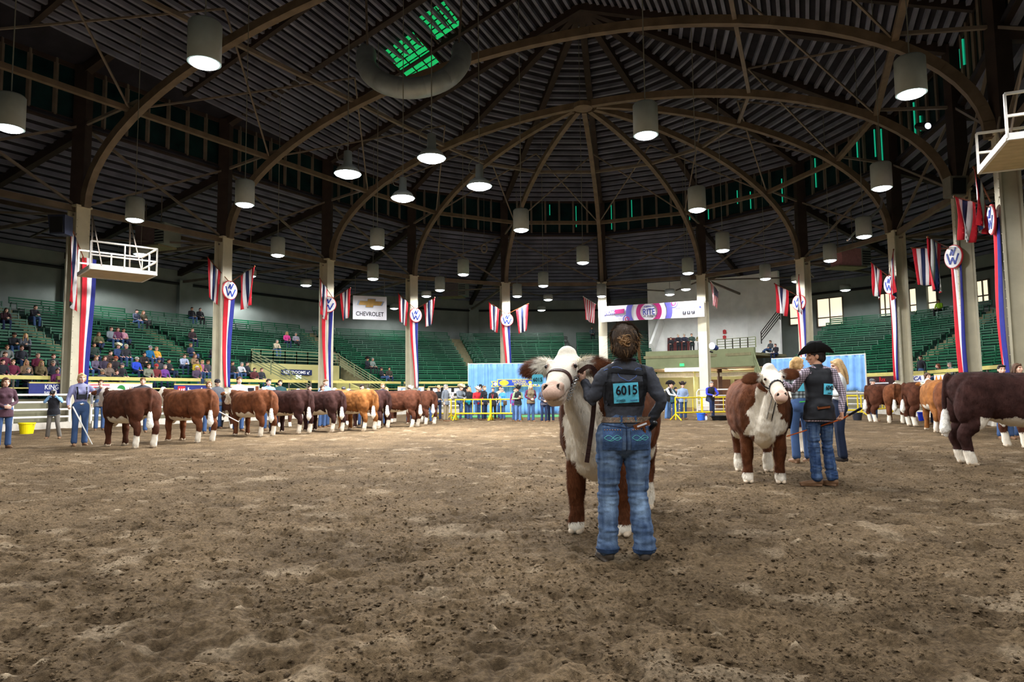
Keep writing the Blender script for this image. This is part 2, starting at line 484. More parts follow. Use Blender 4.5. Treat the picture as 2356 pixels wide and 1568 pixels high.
# pilasters on the outer wall
for i in range(1, NN - 1):
    mb = MB(); p = ringpt(i + .02, 28.7, 4.6); n_ = inward(min(i, 13) + .02)
    mb.box(p, (.5, .9, 9.2), rot=Matrix.Rotation(math.atan2(n_.y, n_.x), 3, 'Z'))
    tag(part('trim_%d' % (i + 1), mb, m_wall), kind='structure')

EAVE, RIDGE, RE = 15.9, 22.0, 16.6
def slab(mb, q, th=.12):
    q = [Vector(x) for x in q]; n = (q[1] - q[0]).cross(q[2] - q[0]).normalized()
    if n.z < 0: q = q[::-1]; n = -n
    mb.prism(q, n, th)
mb = MB(); e = EXT(RE)
for i in range(len(e) - 1):
    a, b = e[i], e[i + 1]
    if 5 <= i < 12: slab(mb, [B(*a, EAVE), B(*b, EAVE), B(0, 0, RIDGE)])
    else: slab(mb, [B(*a, EAVE), B(*b, EAVE), B(0, b[1], RIDGE), B(0, a[1], RIDGE)])
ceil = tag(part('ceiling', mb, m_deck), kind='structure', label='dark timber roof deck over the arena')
_off['ceiling'] = Vector((0, 0, 0))
for k, rows in [(q, 42) for q in range(42)] + [(q, 30) for q in range(30)]:
    t = (k + .5) / rows; rr = RE * (1 - t); z = EAVE + (RIDGE - EAVE) * t - .1
    for i in range(5, 12):
        if t > .93 or rows == 42: break
        mb = MB(); mb.bar(B(*node(i - 1, rr), z), B(*node(i, rr), z), .17, .2); part('purlin', mb, m_purlin, ceil)
    for s in (-1, 1) if rows == 42 else ():
        mb = MB(); mb.bar(B(s * rr, -43, z), B(s * rr, 0, z), .15, .2); part('purlin', mb, m_purlin, ceil)
for i in range(len(e)):
    mb = MB(); a = e[i]; b = (0, 0) if 5 <= i <= 12 else (0, a[1])
    mb.bar(B(*a, EAVE - .25), B(*b, RIDGE - .35), .35, .4); part('rafter', mb, m_darksteel, ceil)
for j in (1, 3, 5):
    for s in (-1, 1):
        mb = MB(); mb.bar(B(s * RE, -3.5 * j, EAVE - .2), B(0, -3.5 * j, RIDGE - .3), .22, .3); part('rafter', mb, m_darksteel, ceil)
# lower roof over the seats
mb = MB(); ei, eo = EXT(16.5), EXT(29.4); ZI, ZO = 13.25, 10.0
for i in range(len(ei) - 1): slab(mb, [B(*ei[i], ZI), B(*ei[i + 1], ZI), B(*eo[i + 1], ZO), B(*eo[i], ZO)])
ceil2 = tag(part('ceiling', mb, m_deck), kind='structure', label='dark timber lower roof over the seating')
_off[ceil2.name] = Vector((0, 0, 0))
for k in range(19):
    t = (k + .4) / 19; rr = 16.6 + 12.6 * t; z = ZI + (ZO - ZI) * t - .1; ee = EXT(rr)
    for i in range(1, len(ee) - 2):
        mb = MB(); mb.bar(B(*ee[i], z), B(*ee[i + 1], z), .17, .2); part('purlin', mb, m_purlin, ceil2)
for i in range(1, NN + 1):
    mb = MB(); mb.bar(B(*EXT(16.5)[i], ZI - .35), B(*EXT(29)[i], ZO - .3), .3, .4); part('rafter', mb, m_darksteel, ceil2)

# clerestory: one window band per bay with posts between the panes
m_gap = M('daylight_gap', (30, 200, 150), .5, emit=.55)
rs = random.Random(5)
for i in range(0, NN - 1):
    a, b = N(i, R + .25, 0), N(i + 1, R + .25, 0); n_ = inward(i + .5)
    wd = tag(bpy.data.objects.new('window_%d' % (i + 1), None), kind='structure', label='dark teal clerestory window band under the eaves'); COL.objects.link(wd); _off[wd.name] = Vector()
    K = 7
    for k in range(K):
        p, q = a.lerp(b, (k + .06) / K), a.lerp(b, (k + .94) / K); mb = MB()
        mb.bar(p + Vector((0, 0, 14.6)), q + Vector((0, 0, 14.6)), .03, 2.5); part('pane', mb, m_glass, wd)
        if 5 <= i <= 11 and rs.random() < .55:
            mb = MB(); h = rs.uniform(.5, 1.9); c = p.lerp(q, rs.uniform(.05, .95)) + n_ * .05; z = rs.uniform(13.5, 15.7 - h)
            mb.box(c + Vector((0, 0, z + h / 2)), (.05, .05, h)); part('daylight_slit', mb, m_gap, wd)
    for k in range(K + 1):
        p = a.lerp(b, k / K); mb = MB(); mb.box(p + n_ * .05 + Vector((0, 0, 14.6)), (.14, .14, 2.7)); part('mullion', mb, m_greysteel, wd)
    mb = MB()
    for z in (13.3, 15.85): mb.bar(a + Vector((0, 0, z)), b + Vector((0, 0, z)), .2, .3)
    part('sill', mb, m_darksteel, wd)

# ---------------------------------------------------------------- steel frame: arches, ring beams, braces, posts
fr = root('roof_frame', B(0, -5, 9.5), label='brown steel frame of arches, ring beams and braces under the roof', kind='structure')
CT, RISE = 9.5, 6.8
def arch(th, uu, vv): return B(uu * R * math.cos(th), vv, CT + RISE * math.sin(th))
def rib(pts, w_=.30, h_=.34, m=None, up=V2):
    mb = MB()
    for a, b in zip(pts, pts[1:]): mb.bar(a, b + (b - a).normalized() * .03, h_, w_, up=up)
    part('arch_rib', mb, m or m_steel, fr)
for v in (0, -7, -14, -21, -28):
    rib([B(-(R - .38 + (1.1 * -v / 7 if math.cos(t) > 0 else 0)) * math.cos(t), v, CT + RISE * math.sin(t)) for t in np.linspace(0, PI, 41)])
for i in range(5, 11):
    u_, v_ = node(i, 1)
    rib([B(u_ * (R - .38) * math.cos(t), v_ * (R - .38) * math.cos(t), CT + RISE * math.sin(t)) for t in np.linspace(0, PI / 2 * .97, 22)], .26, .3, up=B(-v_, u_) - B(0, 0))
mb = MB(); mb.lathe([(.5, CT + RISE - .2), (.5, CT + RISE + .05)], B(0, 0, 0), 16); part('hub_plate', mb, m_steel, fr)
for th, w_, m_ in ((math.radians(35), .22, m_steel), (math.radians(60), .16, m_greysteel)):
    rr, z = R * math.cos(th), CT + RISE * math.sin(th)
    for i in range(NN - 1):
        mb = MB(); mb.bar(N(i, rr, z), N(i + 1, rr, z), w_, w_); part('ring_beam', mb, m_, fr)
for i in range(NN - 1):
    mb = MB(); mb.bar(N(i, R, CT - .05), N(i + 1, R, CT - .05), .2, .25); part('ring_beam', mb, m_steel, fr)
    for a, b in (((i, CT), (i + 1, 13.2)), ((i + 1, CT), (i, 13.2))):
        mb = MB(); mb.bar(N(a[0], R, a[1]), N(b[0], R, b[1]), .1, .1); part('brace', mb, m_greysteel, fr)
    t1, t2 = math.radians(35), math.radians(60)
    for a, b, ta, tb in ((i, i + 1, t1, t2), (i + 1, i, t1, t2)):
        mb = MB(); mb.bar(N(a, R * math.cos(ta), CT + RISE * math.sin(ta)), N(b, R * math.cos(tb), CT + RISE * math.sin(tb) + 1.2), .07, .07); part('brace', mb, m_greysteel, fr)
for i in range(NN):
    mb = MB(); mb.bar(N(i, R, CT), N(i, R, EAVE), .55, .5); part('post', mb, m_darksteel, fr)
    mb = MB(); mb.bar(N(i, R, CT - .2), N(i, 28.6, 9.1), .12, .16); part('tie_beam', mb, m_greysteel, fr)
    mb = MB(); mb.bar(N(i, R, CT - .4), N(i, 24, 11.0), .16, .2); part('tie_beam', mb, m_steel, fr)
    for d in (-.5, .5):
        if 0 <= i + d < NN - 1:
            mb = MB(); mb.bar(N(i, R, CT - .3), ringpt(i + d, 26, 9.9), .09, .09); part('brace', mb, m_greysteel, fr)
    mb = MB(); mb.bar(N(i, R, 13.2), N(i, R * math.cos(math.radians(38)), CT + RISE * math.sin(math.radians(38))), .12, .12); part('brace', mb, m_greysteel, fr)

# ---------------------------------------------------------------- columns
ORD = ['', 'first', 'second', 'third', 'fourth', 'fifth', 'sixth', 'seventh', 'eighth', 'ninth', 'tenth', 'eleventh']
COLWHAT = {1: 'with the railed platform at its left side of the hall', 2: 'left of the restrooms sign', 3: 'right of the restrooms sign', 4: 'standing between the car-brand sign and the blue curtain',
           5: 'behind the left blue curtain', 6: 'carrying the left end of the long printed banner', 7: 'carrying the right end of the long printed banner', 8: 'behind the cowboy in black hat',
           9: 'right of the short blue curtain', 10: 'behind the large dark red heifer', 11: 'under the right railed platform, at picture edge'}
COLWHAT[4] = 'left of the blue curtain, behind the row of cattle'
COLWHAT[1] = 'next to the left railed platform'
COLM = {}
for c in range(0, 13):
    i = c + 1; base = N(i, R, 0); n_ = node_in(i); t_ = Vector((-n_.y, n_.x, 0))
    if c in (0, 12): pass
    r_ = root('column', base, label=('cream steel column ' + COLWHAT[c]) if c in COLWHAT else 'cream steel column standing just outside the view', cat='column', group='cream columns around the arena')
    wid = .62
    up = (0, 0, 1)
    for nm, off, w_, d_, z0, z1 in (('flange', .27, wid, .07, 0, CT), ('flange', -.27, wid, .07, 0, CT), ('web', 0, .2, .5, 0, CT)):
        mm = m_col
        mb = MB(); rot = Matrix((t_, n_, Vector((0, 0, 1)))).transposed()
        if c in (6, 7) and nm == 'flange' and off > 0:
            mb.box(base + n_ * off + Vector((0, 0, 2.75)), (w_, d_, 5.5), rot); part('white_flange', mb, m_colw, r_)
            mb = MB(); z0 = 5.5
        mb.box(base + n_ * off + Vector((0, 0, (z0 + z1) / 2)), (w_, d_, z1 - z0), rot); part(nm, mb, m_col, r_)
    mb = MB(); mb.box(base + Vector((0, 0, .15)), (1.0, 1.0, .3), Matrix((t_, n_, Vector((0, 0, 1)))).transposed()); part('base_plate', mb, m_curb, r_)
    mb = MB(); mb.box(base + Vector((0, 0, CT + .03)), (.72, .72, .08), Matrix((t_, n_, Vector((0, 0, 1)))).transposed()); part('cap_plate', mb, m_col, r_)
    if c in (1, 9, 10, 11):
        mb = MB()
        for sx in (-.26, .26):
            for k in range(30):
                for off in (-.31, .31):
                    mb.ell(base + t_ * sx + n_ * off + Vector((0, 0, .5 + k * .3)), (.022, .022, .022), seg=6, rings=4)
        o = part('rivets', mb, m_col, r_); o['kind'] = 'stuff'

# ---------------------------------------------------------------- bleachers
R0, DR, Z0, DZ, NR = 18.0, .72, 1.3, .365, 14
def bleacher(i, f0, f1, where, k0=0, k1=NR):
    mid = ringpt(i + (f0 + f1) / 2, R0 + DR * k0, 0)
    s = root('bleacher_section', mid, label='green bleacher section ' + where, cat='bleachers', group='green bleachers around the arena')
    n_ = inward(i + .5); tv = (N(i + 1, R, 0) - N(i, R, 0)).normalized()
    mb = MB()
    for k in range(k0, k1):
        r = R0 + DR * k; z = Z0 + DZ * k
        rb = r + DR / 2
        mb.bar(ringpt(i + f0, rb, z / 2), ringpt(i + f1, rb, z / 2), DR + .02, z)
    part('stepped_base', mb, m_dgreen, s)
    for k in range(k0, k1):
        r = R0 + DR * k; z = Z0 + DZ * k
        mb = MB(); a, b = ringpt(i + f0, r + .36, z + .42), ringpt(i + f1, r + .36, z + .42)
        mb.bar(a, b, .30, .05)
        for h_ in (.17, .31): mb.bar(a - n_ * .24 + Vector((0, 0, h_)), b - n_ * .24 + Vector((0, 0, h_)), .03, .085)
        L = (b - a).length; c = max(2, int(L / 1.1))
        for q in range(c + 1):
            p = a.lerp(b, q / c)
            mb.bar(p - Vector((0, 0, .42)), p, .05, .05, up=n_); mb.bar(p - n_ * .2, p - n_ * .24 + Vector((0, 0, .36)), .05, .05, up=tv)
        part('bench', mb, m_green, s)
def stairs(i, f, where, k0=0, k1=NR, wd=.09):
    mb = MB()
    for k in range(k0, k1):
        r = R0 + DR * k; z = Z0 + DZ * k
        for h, dr in ((z, 0), (z + DZ / 2, DR / 2)):
            mb.bar(ringpt(i + f - wd / 2, r + dr / 2 + DR / 2, h / 2), ringpt(i + f + wd / 2, r + dr / 2 + DR / 2, h / 2), DR - dr, h)
    single('aisle_stairs', mb, m_tan, 'tan concrete aisle stairs ' + where, 'stairs', 'aisle stairs between the bleachers')

bleacher(1, .05, .95, 'at left edge of the picture behind the woman in purple')
bleacher(2, -.02, .42, 'left of the column beside the left railed platform'); stairs(2, .47, 'left of the first column'); bleacher(2, .52, .97, 'behind the first ribbon column from left')
bleacher(3, .0, .40, 'right of the first ribbon column, with most spectators'); stairs(3, .45, 'between the first and second columns'); bleacher(3, .50, .76, 'behind the second column, above seated crowd')
bleacher(3, .76, 1.0, 'upper part left above the restrooms balcony', 6); 
bleacher(4, 0, .72, 'upper part above the restrooms balcony', 6)
stairs(4, .77, 'right of the restrooms balcony'); bleacher(4, .82, 1.0, 'narrow, beside the restrooms stair')
bleacher(5, 0, .80, 'behind the fourth column, under the car-maker sign'); stairs(5, .85, 'left of the blue curtain'); 
bleacher(5, .90, 1.0, 'narrow, behind the left end of the blue curtain'); bleacher(6, 0, .66, 'behind the fifth column and the blue curtain'); 
bleacher(6, .76, 1.0, 'left of the sixth column, behind the front cow ear'); bleacher(7, 0, .36, 'behind the head of the woman numbered 6015')
bleacher(8, .52, 1.0, 'right of the olive balcony, behind the black cowboy hat'); bleacher(9, 0, .46, 'behind the short blue curtain')
stairs(9, .51, 'right of the eighth column'); bleacher(9, .56, 1.0, 'behind the ninth column'); bleacher(10, 0, .42, 'left of the tenth column, behind a standing man in black')
stairs(10, .47, 'left of the tenth column'); bleacher(10, .52, 1.0, 'behind the tenth column'); bleacher(11, .0, 1.0, 'right of the tenth column'); bleacher(12, .0, 1.0, 'at right edge of the picture behind the eleventh column')

# podium wall in front of the seats, with the pale yellow guard rail
mb = MB()
x0g, x1g = find_x(1480, 19.0), find_x(1742, 19.0)
xs_ = [1 + k * .25 for k in range(48)]
for a, b in zip(xs_, xs_[1:]):
    if x0g < a + .12 < x1g: continue
    mb.bar(ringpt(a, 17.75, .62), ringpt(b, 17.75, .62), .2, 1.24)
tag(part('wall_podium', mb, M('podium_wall', (150, 146, 118), .8, noise=(2, .1))), kind='structure')
for i in range(1, 13):
    if i in (7, 8): continue
    a, b = ringpt(i + .02, 17.7, 2.15), ringpt(i + .98, 17.7, 2.15)
    g = root('guard_rail', a.lerp(b, .5) - Vector((0, 0, .91)), label='pale yellow guard rail on white posts before bleachers, bay %s of the %s column' % (('right', ORD[i - 1]) if i > 1 else ('left', 'first')), cat='railing', group='yellow guard rails before the bleachers')
    mb = MB(); mb.bar(a, b, .14, .16); part('top_rail', mb, m_pale_yellow, g)
    mb = MB(); mb.bar(a - Vector((0, 0, .45)), b - Vector((0, 0, .45)), .05, .05); part('mid_rail', mb, m_pale_yellow, g)
    for k in range(6):
        p = a.lerp(b, k / 5); mb = MB(); mb.bar(p - Vector((0, 0, .91)), p, .06, .06, up=(1, 0, 0)); part('post', mb, m_greysteel, g)

def railing(name, path, h, label, cat, nr=4, m=None, every=1.2):
    """pipe railing along points (feet), h tall"""
    path = [Vector(p) for p in path]
    g = root(name, path[0], label=label, cat=cat)
    for k in range(nr):
        z = h * (k + 1) / nr; mb = MB()
        for a, b in zip(path, path[1:]): mb.bar(a + Vector((0, 0, z)), b + Vector((0, 0, z)), .05, .05)
        part('rail', mb, m or m_olive, g)
    for a, b in zip(path, path[1:]):
        c = max(1, int((b - a).length / every))
        for q in range(c + 1):
            p = a.lerp(b, q / c); mb = MB(); mb.bar(p, p + Vector((0, 0, h)), .06, .06, up=(1, 0, 0)); part('post', mb, m or m_olive, g)
    return g

# ---------------------------------------------------------------- restrooms balcony (left)
xa, xb = find_x(575, 21.8), find_x(778, 21.8)
def arc(x0, x1, r, z, n=8): return [ringpt(x0 + (x1 - x0) * k / n, r, z) for k in range(n + 1)]
bal = root('balcony', ringpt((xa + xb) / 2, 21.8, 0), label='pale yellow balcony wall over the restrooms passage', cat='balcony')
mb = MB()
for a, b in zip(arc(xa, xb, 21.8, 2.85), arc(xa, xb, 21.8, 2.85)[1:]): mb.bar(a, b, .25, 1.1)
part('front_wall', mb, M('balcony_wall', (176, 168, 112), .8, noise=(2, .08)), bal)
mb = MB()
for a, b in zip(arc(xa, xb, 24, 1.2), arc(xa, xb, 24, 1.2)[1:]): mb.bar(a, b, .2, 2.4)
part('passage_wall', mb, m_yellowwall, bal)
mb = MB()
for a, b in zip(arc(xa, xb, 23, 2.35), arc(xa, xb, 23, 2.35)[1:]): mb.bar(a, b, 2.4, .1)
part('passage_ceiling', mb, m_yellowwall, bal)
for x in (xa, xb):
    mb = MB(); mb.bar(ringpt(x, 21.8, 1.7), ringpt(x, 17.9, .6), .2, 1.6); mb.bar(ringpt(x, 24, 1.2), ringpt(x, 21.8, 1.2), .2, 2.4); part('side_wall', mb, m_yellowwall, bal)
mb = MB(); p = ringpt((xa + xb) / 2 + .12, 23.86, 1.0); mb.box(p, (1.6, .06, 2.0), Matrix.Rotation(math.atan2(inward(4.3).y, inward(4.3).x) - PI / 2, 3, 'Z')); part('doorway', mb, M('lit_doorway', (255, 236, 150), .6, emit=.5), bal)
railing('balcony_railing', arc(xa, xb, 21.7, 3.4), .85, 'pale green pipe railing on top of the restrooms balcony', 'railing', 4, m_olive)
railing('stair_railing', [ringpt(xa, 21.7, 3.3), ringpt(xa + .12, 17.9, 1.3)], .85, 'sloping pipe railing left of the restrooms sign', 'railing', 5, m_olive)
railing('stair_railing', [ringpt(xb, 21.7, 3.3), ringpt(xb + .16, 17.9, 1.2)], .85, 'sloping pipe railing right of the restrooms sign', 'railing', 5, m_olive)
xs1, ps = onring(683, 856, 21.55); n_ = inward(xs1)
sg = root('restrooms_sign', ps, label='dark blue sign reading RESTROOMS on the balcony wall', cat='sign')
r_, u_, nn = frame(n_)
W_ = (onring(718, 856, 21.5)[1] - onring(648, 856, 21.5)[1]).length
mb = MB(); mb.box(ps, (W_, .06, .36), Matrix((r_, -nn, u_)).transposed()); part('panel', mb, m_navy, sg)
text('RESTROOMS', W_ * .72, .2, ps + nn * .04 - r_ * W_ * .08, nn, m_paper, sg)
mb = MB(); c = ps + nn * .035 + r_ * W_ * .38; mb.bar(c - r_ * .09 - u_ * .09, c + r_ * .09 + u_ * .09, .04, .02, up=nn); mb.bar(c - r_ * .1 - u_ * .1, c - r_ * .1 + u_ * .04, .04, .02, up=nn); mb.bar(c - r_ * .1 - u_ * .1, c + r_ * .04 - u_ * .1, .04, .02, up=nn); part('arrow', mb, m_paper, sg)
p = onring(687, 866, 21.6)[1]; ex = root('exit_light', p, label='small lit exit light under the restrooms sign', cat='light'); mb = MB(); mb.box(p, (.36, .08, .24), Matrix((r_, -nn, u_)).transposed()); part('housing', mb, M('exit_glow', (225, 255, 225), .5, emit=2.0), ex)

# ---------------------------------------------------------------- concession balcony (right of the middle)
m_glow = M('tube_light', (255, 255, 250), .5, emit=9.0)
xa, xb = find_x(1487, 20), find_x(1738, 20)
bal = root('balcony', ringpt((xa + xb) / 2, 20, 0), label='olive green concession balcony above the arena gate', cat='balcony')
def ringslab(nm, x0, x1, r, z0, z1, th, m, pr=bal, n=8):
    mb = MB(); A = arc(x0, x1, r, (z0 + z1) / 2, n)
    for a, b in zip(A, A[1:]): mb.bar(a, b, th, z1 - z0)
    return part(nm, mb, m, pr)
ringslab('front_panel', xa, xb, 20, 3.1, 4.45, .25, m_olive)
ringslab('floor_slab', xa, xb, 22.5, 3.9, 4.1, 5.2, m_tan)
ringslab('passage_ceiling', xa, xb, 23.3, 3.0, 3.1, 6.4, M('tan_ceiling', (206, 178, 140), .8, noise=(3, .1)))
ringslab('beam', xa, xb, 21.5, 2.45, 2.75, .3, M('cream_beam', (222, 208, 176), .7))
ringslab('passage_wall', xa - .1, xb + .1, 26.5, 0, 3.1, .2, M('passage_wall', (190, 186, 140), .8, noise=(2, .1)))
ringslab('upper_wall', find_x(1495, 25), find_x(1800, 25), 25, 4.0, 10.6, .25, m_white_wall)
for k in range(3):
    x0 = xa + (xb - xa) * (.38 + .2 * k); ringslab('gate_door', x0, x0 + (xb - xa) * .17, 26.2, 0, 2.3, .1, m_brownpanel, n=2)
for px in (1600, 1655):
    x = find_x(px, 21.5); mb = MB(); mb.bar(ringpt(x, 21.5, 0), ringpt(x, 21.5, 3.0), .3, .3, up=(1, 0, 0)); part('pier', mb, m_brownpanel if px > 1620 else m_yellowwall, bal)
for x0, x1 in ((xa - .02, xa), (xb, xb + .02)):
    mb = MB(); mb.bar(ringpt(x0, 20, 1.5), ringpt(x0, 26.5, 1.5), .2, 3.0); part('side_wall', mb, m_olive, bal)
for px0, px1 in ((1536, 1587), (1606, 1630)):
    x0, p0 = onring(px0, 792, 24.8); x1, p1 = onring(px1, 792, 24.8)
    mb = MB(); mb.bar(p0, p1, .12, 1.1); part('service_hatch', mb, M('dark_red_hatch', (96, 46, 44), .7), bal)
fl = root('tube_lamp', onring(1582, 850, 20.4)[1], label='long bright tube lamp under the olive balcony', cat='lamp')
x0, p0 = onring(1530, 851, 19.75); x1, p1 = onring(1622, 849, 19.75)
mb = MB(); mb.bar(p0, p1, .2, .24); part('tube', mb, m_glow, fl); mb = MB(); mb.bar(p0 + Vector((0, 0, .13)), p1 + Vector((0, 0, .13)), .3, .06); part('housing', mb, m_whitepipe, fl)
p = onring(1569, 839, 19.8)[1]; n_ = inward(7.6); r_, u_, nn = frame(n_)
ex = root('exit_sign', p, label='small green lit exit sign on the olive balcony', cat='sign'); mb = MB(); mb.box(p, (.32, .08, .2), Matrix((r_, -nn, u_)).transposed()); part('housing', mb, M('exit_green', (60, 230, 120), .5, emit=1.2), ex)
railing('stair_railing', [ringpt(xb - .02, 20, 3.4), ringpt(xb + .2, 17.8, 1.2)], .9, 'sloping pipe railing right of the olive balcony', 'railing', 5, m_olive)
railing('balcony_railing', arc(find_x(1652, 20.2), xb, 20.2, 4.45, 5), .75, 'pipe railing on the right half of the olive balcony', 'railing', 4, m_olive)
railing('stair_railing', [onring(1752, 790, 24)[1], onring(1795, 735, 24)[1]], .9, 'steep dark railing climbing beside the white upper wall', 'railing', 4, m_darksteel)
mb = MB(); c = onring(1500, 800, 22)[1]; d = onring(1523, 735, 24.5)[1]; mb.bar(c, d, .2, .9); single('stair_parapet', mb, m_white_wall, 'narrow pale parapet slope left of the concession wall', 'parapet')
for k, (px, py) in enumerate(((1667, 763), (1667, 776))):
    mb = MB(); p = onring(px, py, 24.8)[1]; mb.lathe([(.0, -.18), (.13, -.15), (.14, .12), (.05, .18), (0, .19)], p, 12); single('fire_bell', mb, m_badge_r, 'small red bell on the white upper wall, %s one' % ('upper', 'lower')[k], 'bell')
sp = root('spotlight', P(1640, 800, 46), label='blue-black spotlight beaming beside the seventh column', cat='spotlight')
q = P(1640, 800, 46); mb = MB(); mb.tube([q + Vector((.25, .1, 0)), q + Vector((0, -.1, .06))], [.17, .2], seg=14); part('housing', mb, M('spot_blue', (30, 44, 90), .5), sp)
mb = MB(); mb.ell(q + Vector((-.12, -.25, .12)), (.2, .1, .22)); part('lens', mb, M('spot_glow', (200, 225, 255), .4, emit=14), sp)
mb = MB(); mb.bar(q - Vector((0, 0, .3)), Vector((q.x, q.y, 4.0)) + U2 * -.2, .08, .08, up=(1, 0, 0)); part('bracket', mb, m_black, sp)

# ---------------------------------------------------------------- daylight windows in the right wall
for k, (a, b, t0, t1) in enumerate(((1818, 1860, 698, 748), (1882, 1941, 688, 752), (2026, 2050, 676, 728), (2095, 2158, 664, 720), (2250, 2278, 646, 698))):
    x0, p0 = onring(a, t1, 28.75); x1, p1 = onring(b, t1, 28.75); q0 = onring(a, t0, 28.75)[1]
    z0, z1 = p0.z, q0.z; p1.z = z0
    wd = tag(bpy.data.objects.new('window_%d' % (20 + k), None), kind='structure', label='bright daylit window in the right wall above the bleachers'); COL.objects.link(wd); _off[wd.name] = Vector()
    up = Vector((0, 0, z1 - z0))
    for s in range(2):
        for t, (h0, h1) in enumerate(((.02, .30), (.32, .98))):
            mb = MB(); aa, bb = p0.lerp(p1, (s + .04) / 2), p0.lerp(p1, (s + .96) / 2); mb.bar(aa + up * (h0 + h1) / 2, bb + up * (h0 + h1) / 2, .04, (z1 - z0) * (h1 - h0)); part('pane', mb, m_pane, wd)
    mb = MB()
    for h in (0, .31, 1): mb.bar(p0 + up * h, p1 + up * h, .12, .09)
    for h in (0, .5, 1): mb.bar(p0.lerp(p1, h), p0.lerp(p1, h) + up, .09, .12)
    part('window_frame', mb, m_greysteel, wd)

# ---------------------------------------------------------------- hanging lamps
m_lens = M('lamp_lens', (236, 246, 255), .4, emit=16.0)
m_lens2 = M('lamp_lens_bright', (236, 244, 255), .4, emit=40.0)
LZ = 8.35
_lampmesh = {}
def lamp_shapes(kind):
    if kind in _lampmesh: return _lampmesh[kind]
    if kind == 'can':
        sh = MB(); sh.lathe([(.345, .02), (.345, .88), (.30, .93), (.06, .95), (.06, 1.02), (0.0, 1.02)], seg=24); 
        inn = MB(); inn.lathe([(.0, .9), (.33, .88), (.33, .03), (.345, .02)], seg=24); sh.add(inn.v, inn.f)
        le = MB(); le.lathe([(0, -.07), (.16, -.06), (.27, -.02), (.33, .05), (.33, .08), (0, .09)], seg=20)
    elif kind == 'short':
        sh = MB(); sh.lathe([(.36, .02), (.36, .36), (.3, .42), (.06, .45), (0, .45)], seg=24)
        inn = MB(); inn.lathe([(.0, .36), (.35, .34), (.35, .03), (.36, .02)], seg=24); sh.add(inn.v, inn.f)
        le = MB(); le.lathe([(0, -.05), (.2, -.04), (.33, .03), (.34, .06), (0, .07)], seg=20)
    else:
        sh = MB(); sh.lathe([(.44, .06), (.32, .24), (.14, .36), (.13, .80), (.05, .84), (0, .84)], seg=24)
        inn = MB(); inn.lathe([(0, .34), (.12, .34), (.31, .22), (.44, .06)], seg=24); sh.add(inn.v, inn.f)
        le = MB(); le.lathe([(0, -.06), (.25, -.04), (.40, .03), (.42, .08), (0, .1)], seg=20)
    _lampmesh[kind] = (sh.mesh('lamp_shade', True), le.mesh('lens', True)); return _lampmesh[kind]
def roof_z(p):
    d = Vector((p.x - HX, p.y - HY, 0)); u, v = d.dot(U2), d.dot(V2)
    r = abs(u) if v < 0 else max(abs(math.cos(PI / 14)) * math.hypot(u, v), abs(u))
    return EAVE + (RIDGE - EAVE) * max(0, 1 - r / RE) - .1 if r < RE else ZI + (ZO - ZI) * (r - 16.5) / 12.9 - .1
def lamp(px, py, kind, where, power=None):
    q = G(px, py, LZ)
    names = {'can': ('grey cylinder lamp hanging ', 'grey cylinder lamps on cords'), 'short': ('short grey lamp hanging ', 'short lamps over the seats'), 'dome': ('glaring reflector lamp hanging ', 'bright reflector lamps over the ring')}
    L = root('pendant_lamp', q, label=names[kind][0] + where, cat='lamp', group=names[kind][1])
    sh, le = lamp_shapes(kind)
    o = part('lamp_shade', sh, m_lamp, L, local=True); part('lens', le, m_lens2 if kind == 'dome' else m_lens, L, local=True)
    top = {'can': 1.0, 'short': .45, 'dome': .84}[kind]
    mb = MB(); h = max(roof_z(q) - q.z, top + .3); mb.tube([(0, 0, top), (0, 0, h)], [.016], seg=6); part('cord', mb, m_cord, L, local=True)
    if kind == 'dome':
        mb = MB(); mb.tube([(-.13, 0, .5), (-.32, 0, .55), (-.36, 0, .8), (-.2, 0, 1.05), (0, 0, 1.1)], [.012], seg=6, sub=4); part('power_cable', mb, m_cord, L, local=True)
    li = bpy.data.lights.new('lamp_light', 'SPOT'); li.energy = power or (BRIGHT_W if kind == 'dome' else LAMP_W * (.6 if kind == 'short' else 1)); li.color = (.97, .985, 1)
    li.spot_size = math.radians(176); li.spot_blend = .25; li.shadow_soft_size = .3
    lo = bpy.data.objects.new('lamp_light', li); COL.objects.link(lo); lo.parent = L; lo.location = (0, 0, -.12)
